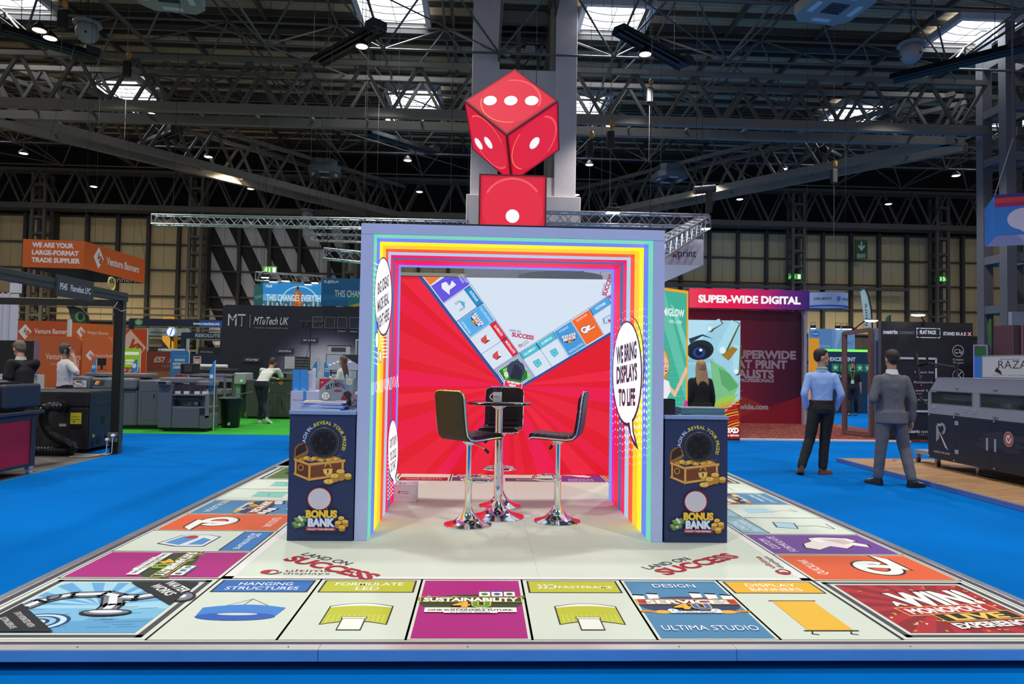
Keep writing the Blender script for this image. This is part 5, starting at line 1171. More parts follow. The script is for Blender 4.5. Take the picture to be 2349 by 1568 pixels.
def stand(h=1.78, sp=.12, arm_l=None, arm_r=None, lean=(0, 0), foot=None):
    k = h/1.78
    J = dict(head=(lean[0]*1.2, lean[1]*1.2, 1.66), neck=(lean[0], lean[1], 1.5), chest=(lean[0]*.8, lean[1]*.8, 1.3), pelvis=(0, 0, .98),
        sh_l=(-.17+lean[0], lean[1]*.95, 1.40), sh_r=(.17+lean[0], lean[1]*.95, 1.40), el_l=(-.235, -.02, 1.12), el_r=(.235, -.02, 1.12), wr_l=(-.25, .03, .87), wr_r=(.25, .03, .87),
        hip_l=(-.09, 0, .92), hip_r=(.09, 0, .92), kn_l=(-sp, .02, .5), kn_r=(sp, .02, .5), an_l=(-sp-.01, -.02, .09), an_r=(sp+.01, -.02, .09), toe_l=(-sp-.03, .16, .035), toe_r=(sp+.03, .16, .035))
    J.update(arm_l or {}); J.update(arm_r or {}); J.update(foot or {})
    return {q_: (tuple(c*k for c in v) if isinstance(v, tuple) and not q_.startswith('hand') else v) for q_, v in J.items()}
BLUESH = mat('#8fb2ea', .65, noise=.02, name='light_blue_cotton'); BLKTR = mat('#131318', .75, noise=.05, name='black_wool'); GREYS = mat('#5b5d66', .8, noise=.08, scale=70, name='grey_wool')
# the pair in the right aisle
J = stand(1.80, .1, arm_l=dict(el_l=(-.25, -.05, 1.14), wr_l=(-.19, .06, .93)), arm_r=dict(el_r=(.25, -.05, 1.14), wr_r=(.2, .07, .92)),
    foot=dict(kn_l=(-.16, .0, .5), an_l=(-.3, -.1, .10), toe_l=(-.30, .06, .035), kn_r=(.05, .03, .5), an_r=(.02, .02, .09), toe_r=(.14, .13, .035), heelup_l=.05))
person('man in a light blue shirt, lanyard and black trousers, hands in pockets, looking right', (4.62, 6.45, 0), radians(-12), J, (BLUESH, .004), BLKTR, '#6b4128', '#1e1714', head_rz=radians(-88), kit='belt')
J = stand(1.77, .13, arm_l=dict(el_l=(-.26, -.03, 1.13), wr_l=(-.15, .16, 1.12)), arm_r=dict(el_r=(.255, -.03, 1.12), wr_r=(.26, .0, .86)),
    foot=dict(kn_r=(.17, .02, .5), an_r=(.2, -.12, .09), toe_r=(.36, -.06, .035), an_l=(-.16, .05, .09), toe_l=(-.22, .2, .035)))
person('man in a grey suit standing with his back to the viewer', (5.12, 5.55, 0), radians(-5), J, (GREYS, .012), GREYS, '#1b1a1c', '#241a16', head_rz=radians(4), shirt_len=.16, kit='suit')
WPOLO = mat('#cfd2c9', .7, noise=.03, name='white_polo_cotton'); NAVYT = mat('#151b2e', .7, noise=.05, name='navy_cotton')
# leaning man at the grey machine
J = stand(1.78, .08, foot=dict(pelvis=(0, -.12, .98), chest=(.05, .12, 1.22), neck=(.07, .3, 1.34), head=(.08, .38, 1.46), sh_l=(-.14, .26, 1.29), sh_r=(.27, .24, 1.29), el_l=(-.2, .42, 1.12), wr_l=(-.02, .6, 1.1), el_r=(.34, .38, 1.08), wr_r=(.2, .58, 1.06),
    hip_l=(-.08, -.12, .92), hip_r=(.1, -.12, .92), kn_l=(.0, -.06, .5), an_l=(-.04, -.05, .09), toe_l=(-.1, .12, .035), kn_r=(.06, -.1, .5), an_r=(.22, -.22, .12), toe_r=(.24, -.06, .035), heelup_r=.08))
person('man in white polo shirt and navy trousers leaning over a grey machine on green carpet', (-5.62, 14.0, .004), radians(-4), J, (WPOLO, .006), NAVYT, '#e8e8ea', '#33261e', head_tilt=radians(-25), sleeves='short')
# woman in white tee beyond the left counter
J = stand(1.64, .1, arm_l=dict(el_l=(-.24, .03, 1.12), wr_l=(-.14, .26, 1.22)), arm_r=dict(el_r=(.22, .03, 1.12), wr_r=(.05, .27, 1.2)))
person('woman with long brown hair and white tee holding up a phone, beyond the left counter', (-3.62, 13.6, .004), radians(72), J, (mat('#cdd2c8', .7), .004), BLKTR, '#1c1c1e', '#5a3d28', long_hair=.42, sleeves='short', h=1.64, skin=mat('#c79a80', .55, name='skin_fair'))
# man on phone, left
def phone(t, H, V): bxs('phone', BLACK, t); 
J = stand(1.76, .1, arm_r=dict(el_r=(.34, .06, 1.22), wr_r=(.15, .07, 1.53)), arm_l=dict(el_l=(-.25, .05, 1.12), wr_l=(-.1, .22, 1.05)))
person('man in white tee with grey hair, phone to his ear, by the orange stand', (-8.0, 9.9, 0), radians(-35), J, (mat('#d6d3d6', .7, noise=.02), .012), BLKTR, '#222222', '#4a4440', sleeves='short', head_rz=radians(-20), extras=lambda t, H, V: MB().box(.084, .092, -.035, .02, -.07, .04, 0, Matrix.Translation(H(0, 0, 0))).build('phone', BLACK, t))
J = stand(1.8, .1, foot=dict(chest=(.02, .07, 1.28), neck=(.04, .15, 1.46), head=(.05, .22, 1.6), el_r=(.2, .3, 1.16), wr_r=(-.05, .42, 1.15)))
person('man in black polo with glasses pushed up on his head, at the left edge', (-7.12, 7.3, 0), radians(60), J, (mat('#121214', .8), .012), BLKTR, '#111111', '#6a5a4c', head_tilt=radians(-18), sleeves='short', kit='polo', extras=lambda t, H, V: MB().tube([H(.08*cos(q_), .06+.02*sin(q_*2), .09) for q_ in [pi*i/8 for i in range(9)]], .006, 6).build('glasses', BLACK, t))
J = stand(1.72, .1, foot=dict(chest=(.02, .1, 1.24), neck=(.03, .2, 1.4), head=(.03, .28, 1.5), el_r=(.32, .16, 1.18), wr_r=(.2, .38, 1.1)))
person('person in black top cut off by the left edge, bending over the dark printer', (-7.35, 6.25, 0), radians(10), J, (mat('#0f0f12', .8), .012), BLKTR, '#111111', '#2a2220', sleeves='short')
# woman before the eye poster
J = stand(1.62, .1)
person('woman with long blonde hair in black seen from behind, before the eye poster', (3.52, 8.6, 0), radians(8), J, (mat('#0d0d10', .85), .016), BLKTR, '#111111', '#a8845e', long_hair=.36, shirt_len=.1, h=1.62, skin=mat('#c79a80', .55, name='skin_fair'))
# far people in the aisle seen through the upright frame
J = stand(1.78, .1, foot=dict(an_l=(-.1, -.2, .09), toe_l=(-.1, -.03, .035), an_r=(.1, .2, .09), toe_r=(.1, .38, .035)))
person('bearded man in black tee with green lanyard walking in the far aisle', (12.45, 20.2, 0), radians(150), J, (mat('#101012', .8), .006), mat('#151a26', .8), '#2a1a14', '#1c1614', sleeves='short', kit='lanyard', beard=True)
J = stand(1.76, .1)
person('bald man in white shirt and jeans seen from behind in the far aisle', (12.4, 22.5, 0), radians(-10), J, (mat('#c9c6c0', .7), .012), mat('#26303f', .8), '#2a1a14', '#8a7a6a', bald=True, sleeves='long')
# ================================================================ LEFT SIDE STANDS
def panel(name, lab, cat, p0, p1, z0, z1, col, th=.05, art=None, em=0., group=None, rough=.5, round_=0., fc='#d9d9dc', frame=0.):
    "upright board from p0 to p1 (xy); art(a, W, H) draws on the face looking at the viewer"
    p0, p1 = Vector((*p0, 0)), Vector((*p1, 0)); d = p1-p0; W = d.length; dn = d/W; n = Vector((dn.y, -dn.x, 0))
    t = thing(name, lab, cat, ((p0+p1)/2)+Vector((0, 0, z0)), 0, group)
    H_ = z1-z0; pts = []
    if round_:
        for cx, cz, a0 in ((W-round_, H_-round_, 0), (round_, H_-round_, pi/2)): pts += [(cx+round_*cos(a0+k*pi/12), cz+round_*sin(a0+k*pi/12)) for k in range(7)]
        pts += [(0, 0), (W, 0)]
    else: pts = [(0, 0), (W, 0), (W, H_), (0, H_)]
    mb = MB(); mb.prism([p0+dn*x+Vector((0, 0, z0+z))-n*.001 for x, z in pts], -n*th); B(mb, 'board', mat(fc, .5) if fc else mat(col, .5), t)
    a = Art(lambda x, y: p0+dn*x+Vector((0, 0, z0+y)), n, em=em, step=.0008, base=.001)
    a.poly([(x, y) for x, y in pts], col)
    if frame: a.frame(0, 0, W, H_, frame, fc)
    if art: art(a, W, H_)
    a.build(t); return t
def XY(v): return (v.x, v.y)
def vblogo(a, x, y, r, fg='#e8dfe4', bg='#d4511c'): a.poly([(x-r*.85, y), (x, y-r), (x+r*.85, y), (x, y+r)], fg); a.text('VB', x, y-r*.25, r*.55, bg, bold=.05, rot=-.7)
OR1, OR2 = '#c4501a', '#d2611f'
# hanging square banner
hb = thing('hanging_banner', 'square orange fabric banner hanging over the left stands', 'banner', (-13.6, 22, 4.5))
A_, B_, C_ = Vector((-15.49, 20.33, 0)), Vector((-13.585, 20.5, 0)), Vector((-13.57, 24.68, 0)); D_ = A_+C_-B_
def side(p, q_, z0, z1, c, art=None, par=None, inner='#15161c', em=0.):
    d = q_-p; W = d.length; dn = d/W; n = Vector((dn.y, -dn.x, 0)); 
    mb = MB(); mb.prism([p+Vector((0, 0, z0)), q_+Vector((0, 0, z0)), q_+Vector((0, 0, z1)), p+Vector((0, 0, z1))], -n*.03); B(mb, 'fabric_side', mat(inner, .8), par)
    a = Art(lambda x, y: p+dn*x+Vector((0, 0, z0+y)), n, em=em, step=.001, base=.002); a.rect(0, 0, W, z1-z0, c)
    if art: art(a, W, z1-z0)
    a.build(par)
def v1(a, W, H): 
    for i, q_ in enumerate(('WE ARE YOUR', 'LARGE-FORMAT', 'TRADE SUPPLIER')): a.text(q_, .28, .68-.25*i, .15, '#d8ccd4', w=[1.28, 1.45, 1.5][i], al='l', bold=.05)
def v2(a, W, H): vblogo(a, .85, .5, .38, bg='#b8381c'); a.text('Venture Banners', 1.35, .36, .26, '#e0d4da', w=2.35, al='l', bold=.03)
ht = .93
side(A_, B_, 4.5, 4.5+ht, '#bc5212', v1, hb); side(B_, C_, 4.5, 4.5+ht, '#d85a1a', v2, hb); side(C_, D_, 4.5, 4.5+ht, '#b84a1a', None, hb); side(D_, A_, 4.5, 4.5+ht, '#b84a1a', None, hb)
a = Art(lambda x, y: Vector((x, D_.y-.05, 4.5+y)), (0, -1, 0), step=.001); a.text('Banners', -14.3, .02, .2, '#c8c0c4', w=1.1); a.build(hb, 'lettering')
for p in (A_, B_, C_): strut('suspension_wire', hb, p+Vector((0, 0, 4.5+ht)), p*0+Vector(((A_.x+C_.x)/2, 22.5, 16.6)), .006, BLACK, 4)
# orange shell scheme
def v3(a, W, H): a.poly([(0, 0), (W*.2, 0), (W*.05, H), (0, H)], '#a8420f'); vblogo(a, .38, H-.27, .19); a.text('Venture Banners', .6, H-.31, .12, '#e6dade', w=.82, al='l', bold=.02); a.text('WE PRINT. YOU PROFIT', .62, H-.42, .05, '#d8a890', w=.78, al='l')
panel('stand_wall', 'tall orange wall with white logo behind the man on the phone', 'wall', XY(ay(22, 733, 14.2)), XY(ay(158, 738, 14.2)), 0, 2.41, OR1, art=v3)
panel('stand_wall', 'lighter orange wall right of a white post, behind the curved orange boards', 'wall', XY(ay(162, 738, 14.3)), XY(ay(270, 738, 15.5)), 0, 2.39, OR2, art=lambda a, W, H: (vblogo(a, .28, H-.22, .14), a.text('Venture Banners', .45, H-.26, .09, '#e8dcde', w=.6, al='l'), a.text('Where We Deliver', W-.75, H-.34, .08, '#e08a50', w=.7, al='l')))
simple('trim_2', mat('#d4d2d6'), [(ay(160, 738, 14.1).x-.03, ay(160, 738, 14.1).x+.03, 14.05, 14.15, 0, 2.45)])
panel('curved_display_board', 'wide curved-corner orange display board with faded lettering, behind the phoning man', 'board', XY(ay(57, 772, 13)), XY(ay(187, 772, 13)), 0, 2.0, '#c25a26', art=lambda a, W, H: (a.poly([(W*.7, 0), (W, 0), (W, H*.9), (W*.85, H*.6)], '#b04c1c'), a.text('Venture Banners', .48, H-.52, .13, '#e2c0b0', w=.78, al='l', bold=.02), a.text('PRINT. YOU PROFIT', .6, H-.66, .05, '#d8a080', w=.62, al='l')), round_=.12, fc=None)
panel('curved_display_board', 'narrower curved-corner orange display board beside the black monitor', 'board', XY(ay(190, 775, 13)), XY(ay(257, 775, 13)), 0, 2.0, '#d0652c', art=lambda a, W, H: (vblogo(a, .18, H-.42, .12), a.text('Venture Banners', .3, H-.46, .08, '#ecd8d0', w=.44, al='l'), a.text('Large', .18, H-1.1, .13, '#ecd8d0', w=.3, al='l'), a.text('While Building', .02, H-1.3, .1, '#ecd8d0', w=.66, al='l')), round_=.12, fc=None)
panel('stand_wall', 'red orange end wall with big white diamond logo right of the black post', 'wall', XY(ay(272, 755, 16)), XY(ay(338, 757, 16)), 0, 2.33, '#c0400f', art=lambda a, W, H: (a.poly([(W*.02, H-.38), (W*.42, H-.02), (W*.98, H-.5), (W*.58, H-.9)], '#d9b0a4'), a.text('VB', W*.5, H-.58, .24, '#b83c10', bold=.06, rot=-.75)))
panel('lightbox', 'lime green lightbox poster in front of the diamond logo wall', 'poster', XY(ay(278, 800, 15)), XY(ay(322, 799, 15)), 1.1, 1.79, '#8fc42a', em=.55, art=lambda a, W, H: (a.rect(.03, .52, W-.03, .60, '#f0f4e0'), a.rect(.12, .28, W-.15, .4, '#e8f0c8'), a.text('LIGHTBOX', W/2, .31, .05, '#8fa82a', w=.34, bold=.03), a.rect(0, 0, W, .2, '#8a4a2a'), *[a.ell(.06+.05*i, .1+.03*sin(i*2), .03, .04, ['#c86a3a', '#e89a70', '#5a2a1c'][i % 3]) for i in range(9)]))
panel('price_board', 'dull red board priced 57.10 pounds', 'board', XY(ay(337, 805, 15)), XY(ay(392, 803, 15)), 1.05, 1.73, '#74362e', art=lambda a, W, H: (a.text('\u00a357', .33, .4, .13, '#b89a98', w=.3, bold=.06), a.text('.10', .62, .4, .09, '#b89a98', w=.17, bold=.05), a.text('MESH', .5, .27, .05, '#a08080', w=.2), a.rect(0, 0, W, .16, '#8a5a40')))
panel('poster_board', 'bright blue outdoor display poster with rounded top corners', 'poster', XY(ay(392, 803, 14.9)), XY(ay(434, 804, 14.9)), .9, 1.75, '#2f78c8', art=lambda a, W, H: (a.text('COMING SOON', W/2, H-.16, .03, '#8ab4e0', w=.34), a.rect(.1, H-.27, W-.1, H-.21, '#a8c8ea'), a.text('OUTDOOR', W/2, H-.37, .06, '#d8e6f4', w=.34, bold=.05), a.text('DISPLAY', W/2, H-.46, .06, '#d8e6f4', w=.32, bold=.05), a.poly([(0, 0), (W, 0), (W*.9, .25), (W*.5, .32), (0, .1)], '#c2342c'), a.poly([(W*.4, 0), (W, 0), (W, .18)], '#e0962a'), a.poly([(W*.3, .2), (W*.6, .1), (W*.7, .3)], '#5a3a9a')), round_=.05)
# overhead fascias far behind
def fascia(lab, a_, b_, y, h, col, txt, tc, th, w_, off, extra=None):
    p, q_ = ay(*a_, y), ay(*b_, y); z1 = (p.z+q_.z)/2; panel('stand_fascia', lab, 'fascia', XY(p), XY(q_), z1-h, z1, col, th=.2, art=lambda a, W, H: (a.text(txt, off*W, H*.3, th, tc, w=w_, bold=.04), extra(a, W, H) if extra else None))
    t = [x for x in bpy.data.objects if x.name.startswith('stand_fascia') and x.parent is None][-1]
    for e in (p, q_): bx('upright', mat(col), t, (e.x-.06, e.x+.06, y+.02, y+.18, 0, z1-.02))
fascia('long navy overhead fascia with a web address, far left of centre', (299, 728), (510, 735), 22, .27, '#141a3c', 'www.resolute.ink', '#c8d0e8', .1, .95, .83, lambda a, W, H: (a.rect(W*.75, 0, W, H*.9, '#1f4a9a'), a.text('www.resolute.ink', .83*W, H*.3, .1, '#e0e6f4', w=.95, bold=.04), a.ell(.3, H*.5, .14, .11, '#6a9a6a'), a.text('RE', .3, H*.35, .08, '#d0e0d0')))
fascia('navy fascia with bold grey capitals left of the dark printer wall', (419, 762), (512, 763), 21.5, .22, '#12204c', 'RESOLUTE', '#a8b0c4', .11, .86, .62)
fascia('pale grey curved fascia with black words, behind the navy one', (335, 751), (428, 753), 25, .3, '#a8a8b4', 'with Every Print', '#33343c', .07, .8, .35)
t = thing('round_sign', 'small round glowing blue and white sign among the far left stands', 'sign', ay(392, 761, 22.5)); q_ = ay(392, 761, 22.5)
MB().cyl(q_, q_+Vector((0, .06, 0)), .17, 28).v; mb = MB().cyl(q_, q_+Vector((0, .06, 0)), .17, 28); B(mb, 'disc', mat('#e8eaf0'), t)
a = Art(lambda x, y: q_+Vector((x, 0, y)), (0, -1, 0), em=1.2, step=.001); a.ell(0, 0, .16, .17, '#3a6ad8'); a.ell(0, 0, .14, .15, '#f4f8ff'); a.line([(-.03, -.12), (.05, .12)], .05, '#4a78e0'); a.build(t)
strut('mast', t, q_+Vector((0, .03, -.17)), Vector((q_.x, q_.y+.03, 0)), .02, BLACK)
t = panel('hazard_column', 'black and yellow diagonally striped column at the far wall', 'column', XY(ay(371, 800, 44)), XY(ay(398, 800, 44)), 0, 4.4, '#c8962a', th=.6, fc='#b88a28', art=lambda a, W, H: [a.poly([(0, z), (W, z-.9), (W, z-.35), (0, z+.55)], '#141414', -1 if i else None) for i, z in enumerate((1.0, 2.3, 3.6))])
panel('white_board', 'white name board below the hazard striped column', 'sign', XY(ay(363, 797, 18)), XY(ay(423, 797, 18)), 1.72, 1.85, '#c4cad8', art=lambda a, W, H: (a.ell(.06, .06, .04, .04, '#5a7ab0'), a.text('indigo innovation', .3, .045, .04, '#8a92a8', w=.35)))
t = [x for x in bpy.data.objects if x.name.startswith('white_board') and x.parent is None][-1]; bx('leg', STEEL, t, *[(ay(x_, 797, 18).x, ay(x_, 797, 18).x+.04, 18.01, 18.05, 0, 1.72) for x_ in (366,)]); bx('leg', STEEL, t, (ay(418, 797, 18).x, ay(418, 797, 18).x+.04, 18.01, 18.05, 0, 1.72))
panel('stand_wall', 'low navy wall with a pink poster among the far left stands', 'wall', XY(ay(420, 808, 19)), XY(ay(520, 810, 19)), 0, 1.72, '#161c40', art=lambda a, W, H: (a.rect(W*.24, H-.5, W*.42, H-.08, '#c8a0ac'), a.ell(W*.33, H-.33, .05, .1, '#e0c4c0'), a.text('est', .1, H-.45, .09, '#d8dce8', bold=.04), a.rect(W*.27, H-.15, W*.39, H-.11, '#2a2030')))
panel('stand_wall', 'dark low wall with small print show lettering', 'wall', XY(ay(455, 793, 20)), XY(ay(515, 794, 20)), 0, 1.95, '#101014', art=lambda a, W, H: a.text('iPrint Show', .28, H-.18, .06, '#a8a8b0', w=.4))
# dark printer brand wall
def mtw(a, W, H):
    for i in range(12): a.ell(W*(.63+.004*i), H*(.42), W*(.37-.022*i), H*(.38-.022*i), ['#232338', '#2e2c42', '#3a3750', '#4c4862', '#605b78', '#756f8c', '#8a84a0', '#9e98b2', '#b0aac2', '#beb8ce', '#cac4d8', '#d4cee0'][i], n=36)
    a.text('MT', .42, H-.62, .36, '#cfd2dc', w=.5, bold=.0); a.text('MT', .45, H-.60, .30, '#3a3e54', w=.36, bold=-.01); a.rect(.80, H-.66, .82, H-.28, '#8a8ea0')
    a.text('MTuTech UK', 1.42, H-.56, .22, '#d4d6e0', w=1.02, bold=.01, sh=.35); a.text('www.mtutech.uk', 1.42, H-.68, .045, '#9a9eb0', w=1.0)
    for i in range(6): a.rect(2.62+.36*i, H-.64, 2.92+.36*i, H-.30, '#7c7e8e'); a.rect(2.635+.36*i, H-.625, 2.905+.36*i, H-.315, '#2a2c3c')
    for i, t_ in enumerate(('Facebook', 'Instagram', 'LinkedIn', 'Pinterest')): a.text(t_, 3.48+.36*i-.0, H-.74, .05, '#b8bac8', w=.22)
    for t_, x, y in (('MT-UV 9060', .9, H-1.62), ('MT-UV DTF 60', 1.85, H-1.35), ('MT - DTF 60', 2.55, H-1.02)): a.poly([(x-.28, y-.05), (x+.24, y-.05), (x+.28, y+.09), (x-.24, y+.09)], '#343450'); a.text(t_, x, y-.01, .05, '#d8dae4', w=.34, bold=.03)
    def prn(x, y, s_):
        a.rect(x-.48*s_, y, x-.2*s_, y+.34*s_, '#c4c0cc'); a.rect(x+.2*s_, y, x+.48*s_, y+.34*s_, '#c4c0cc'); a.rect(x-.5*s_, y+.02, x-.49*s_, y+.34*s_, '#222'  if 0 else '#222228'); a.rect(x-.2*s_, y-.18*s_, x+.2*s_, y+.34*s_, '#34343e')
        for k in range(6): a.rect(x-.19*s_, y-.15*s_+k*.08*s_, x+.19*s_, y-.12*s_+k*.08*s_, '#6a6a78')
        a.line([(x-.25*s_, y-.16*s_), (x-.25*s_, y-.5*s_)], .03, '#34343e'); a.line([(x+.25*s_, y-.16*s_), (x+.25*s_, y-.5*s_)], .03, '#34343e'); a.line([(x-.2*s_, y-.3*s_), (x+.2*s_, y-.45*s_)], .02, '#4a4a56')
    prn(2.35, H-1.85, 1.05); a.rect(3.1, H-1.5, 3.75, H-1.15, '#c8c4d0'); a.rect(3.08, H-1.17, 3.8, H-1.14, '#33333c'); a.rect(3.2, H-1.33, 3.62, H-1.2, '#4a4650'); a.rect(3.22, H-1.85, 3.6, H-1.34, '#bcb8c6'); a.line([(3.2, H-1.7), (3.65, H-1.7)], .05, '#34343e'); a.line([(3.2, H-1.95), (3.6, H-1.95)], .05, '#34343e'); a.line([(3.2, H-1.7), (3.2, H-2.1)], .05, '#34343e'); a.line([(3.62, H-1.7), (3.62, H-2.1)], .05, '#34343e')
    a.rect(3.9, H-2.1, W, H-.95, '#bcb8c4'); a.rect(3.95, H-2.1, W, H-1.0, '#26262f'); a.rect(3.98, H-2.1, W, H-1.04, '#b0acba'); a.rect(4.02, H-1.22, W, H-1.08, '#22232c'); a.rect(4.15, H-1.42, W, H-1.26, '#26262f'); a.rect(4.15, H-2.1, W, H-1.5, '#34343e'); a.rect(4.18, H-2.1, W, H-1.53, '#a8a4b2')
panel('brand_wall', 'big dark wall picturing printers, rounded corner at left, beyond the left counter', 'wall', XY(ay(511, 700, 17.5)), XY(ay(880, 705, 17.5)), 0, 3.16, '#1d1e30', art=mtw, round_=.12, fc='#26283a')
# dark machines etc. in front of the brand wall
GREYM = mat('#5d5f6b', .5, noise=.03, scale=40, name='grey_powder_coat'); GREYL = mat('#74767f', .5, noise=.03, name='light_grey_coat'); SEAM = mat('#2c2d33', .6)
PW = mat('#b9bbc0', .5)
def machine_art(t, f, n, fn): a = Art(f, n, step=.0006); fn(a); a.build(t)
t = thing('binding_machine', 'long grey production machine with hooded top and orange light', 'machine', (-8.6, 12.3, 0))
bx('body', GREYM, t, (-10.2, -8.05, 12.05, 12.9, .08, .84), (-8.04, -7.69, 12.05, 12.9, .08, .84), bev=.015)
bx('body', GREYM, t, (-7.68, -7.14, 12.04, 12.95, .08, 1.06), bev=.03)
bx('hood', mat('#686a75', .45, noise=.03), t, (-9.35, -8.66, 11.98, 12.85, .85, 1.12), bev=.05); bx('hood', mat('#686a75', .45, noise=.03), t, (-8.65, -7.7, 11.98, 12.85, .85, 1.1), bev=.05)
bx('top_cover', GREYL, t, (-8.9, -7.6, 12.2, 12.8, 1.12, 1.2), bev=.02)
bx('feet', BLACK, t, (-10.1, -7.2, 12.1, 12.8, 0, .08))
y_ = 12.035
machine_art(t, lambda x, y: Vector((x, 11.978, y)), (0, -1, 0), lambda a: (a.rect(-8.62, .86, -8.615, 1.09, '#26272d'), a.rect(-8.4, 1.0, -8.33, 1.03, '#55565f'), a.rect(-8.63, .93, -8.36, 1.05, '#3c3d46'), a.poly([(-8.55, .96), (-8.48, .96), (-8.45, 1.02), (-8.52, 1.02)], '#ffa030')))
a = Art(lambda x, y: Vector((x, 11.976, y)), (0, -1, 0), em=1.6); a.poly([(-8.56, .955), (-8.49, .955), (-8.46, 1.025), (-8.53, 1.025)], '#ff9a2c'); a.build(t, 'indicator')
machine_art(t, lambda x, y: Vector((x, 12.039, y)), (0, -1, 0), lambda a: (a.frame(-7.6, .2, -7.28, .82, .004, '#26272d'), a.rect(-7.35, .66, -7.32, .76, '#22232a'), a.rect(-7.73, .1, -7.725, 1.0, '#22232a'), a.rect(-8.0, .95, -7.9, .955, '#22232a'), a.rect(-7.83, .935, -7.80, .955, '#2f78c8')))
o = tag(bxs('info_card', WHITE, None, (-.13, .13, 0, .01, 0, .145)), 'white information card with a machine picture on the hood front', 'card'); o.location = (-8.86, 11.955, .89)
a = Art(lambda x, y: Vector((x, 0, y)), (0, -1, 0)); a.poly([(-.1, .09), (.03, .1), (.06, .13), (-.08, .13)], '#5a5c66'); 
for k in range(6): a.rect(.0, .02+.012*k, .11, .026+.012*k, '#b0a0b0')
a.rect(.0, .09, .11, .095, '#b02a40'); oo = a.build(None); oo.parent = o
t = thing('finishing_unit', 'grey stacker unit with open shelves at the right end of the long machine', 'machine', (-6.6, 11.85, 0))
bx('side_tower', GREYM, t, (-7.05, -6.77, 11.6, 12.2, .08, 1.0), bev=.01); bx('lower_body', GREYM, t, (-6.76, -6.2, 11.6, 12.2, .08, .5), bev=.01)
bx('shelf', GREYL, t, (-6.76, -6.025, 11.605, 12.2, .5, .53)); bx('shelf', GREYM, t, (-6.7, -6.1, 11.75, 12.2, .62, .75)); bx('shelf', GREYL, t, (-6.75, -6.085, 11.605, 12.2, .76, .79)); bx('shelf', GREYL, t, (-6.2, -6.025, 11.7, 12.2, .34, .37)); bx('low_body', GREYM, t, (-6.19, -6.02, 11.6, 12.2, .08, .34))
for x in (-6.06, -6.4): bx('post', GREYL, t, (x-.02, x+.02, 12.1, 12.15, .53, 1.05)); 
bx('post', GREYL, t, (-6.08, -6.02, 11.6, 11.66, .3, .8)); bx('hopper', GREYL, t, (-7.06, -6.8, 11.5, 11.65, .97, 1.06), bev=.02); bx('top_beam', GREYL, t, (-7.08, -6.35, 11.7, 12.2, 1.02, 1.13), bev=.02); bx('top_beam', GREYL, t, (-6.5, -6.02, 11.8, 12.2, .96, 1.06), bev=.02)
bx('screen', mat('#202229', .2), t, (-7.02, -6.86, 11.49, 11.5, 1.0, 1.05)); bx('guard_glass', mat('#4c4650', .1, noise=0, alpha=.5), t, (-6.74, -6.1, 11.7, 11.71, .8, .98)); bx('tray', mat('#2a2c34'), t, (-6.72, -6.2, 11.6, 11.8, .68, .7)); bx('foot', BLACK, t, (-6.95, -6.1, 11.65, 12.1, .0, .08))
for x in (-6.68, -6.5, -6.28, -6.12): tag(bx('paper_stack', WHITE, None, (x-.05, x+.05, 11.65, 11.75, .79, .85)), {-6.68: 'leftmost', -6.5: 'second', -6.28: 'third', -6.12: 'rightmost'}[x]+' white paper stack on the finishing unit shelf', 'paper', 'paper stacks on the finishing unit')
MB().lathe([(.035, 0), (.035, .01), (.012, .015), (.012, .04)], n=12).build('stop_button', mat('#c02828'), t, smooth=True).location = (-7.1, 11.5, 1.0)
tag(bx('yellow_label', mat('#c8b020'), t, (-6.45, -6.33, 11.745, 11.75, .69, .705)))
# black laser cutter
BM = mat('#1c1d22', .45, noise=.04); NM = mat('#242833', .45, noise=.03)
t = thing('laser_cutter', 'black boxy laser cutter with vents, yellow warning label and hose port', 'machine', (-7.1, 8.5, 0))
bx('cabinet', BM, t, (-7.75, -6.5, 7.95, 9.05, .06, .72), bev=.01); bx('upper_cabinet', BM, t, (-7.75, -6.5, 7.95, 9.05, .727, .975), bev=.02); bx('side_panel', NM, t, (-6.5, -6.485, 7.97, 9.03, .07, .95), bev=.005)
MB().prism([(-6.5, 9.05, .07), (-6.485, 9.05, .07), (-6.42, 9.2, .2), (-6.42, 9.2, .88), (-6.485, 9.05, .95)], (-1.2, 0, 0))
def lc_(a):
    a.rect(-7.75, .40, -6.5, .404, '#08080a'); a.rect(-7.0, .86, -6.85, .895, '#06060a')
    for (x0, z0, w_, h_) in ((-7.5, .14, .3, .15), (-7.05, .14, .3, .15), (-7.05, .3, .28, .09), (-7.5, .3, .25, .09)):
        for k in range(7): a.rect(x0, z0+k*h_/7, x0+w_, z0+(k+.5)*h_/7, '#08080b', -1 if k else None)
    a.rect(-6.77, .46, -6.6, .64, '#c9c02a'); a.rect(-6.76, .575, -6.61, .58, '#222210'); a.rect(-6.76, .53, -6.61, .535, '#222210'); a.poly([(-6.73, .49), (-6.70, .49), (-6.715, .52)], '#222210'); a.rect(-6.94, .42, -6.83, .465, '#9a9ea8'); a.rect(-7.35, .93, -7.28, .96, '#c8b020'); a.rect(-7.2, .6, -7.16, .66, '#060608'); a.rect(-6.77, .40, -6.6, .45, '#0a0a0e')
machine_art(t, lambda x, y: Vector((x, 7.949, y)), (0, -1, 0), lc_)
def lr_(a):
    for (y0, z0, r_) in ((8.35, .50, .07), (8.25, .18, .07), (8.5, .2, .06)): a.ring(y0, z0, r_, r_, .02, '#101218'); a.ring(y0, z0, r_*.5, r_*.5, .015, '#101218')
    a.rect(8.05, .24, 8.12, .29, '#c8b020')
    for k in range(6): a.rect(8.02, .1+.02*k, 8.14, .11+.02*k, '#101218', -1 if k else None)
    a.rect(7.97, .4, 9.0, .404, '#101218'); a.rect(7.97, .74, 9.0, .744, '#101218')
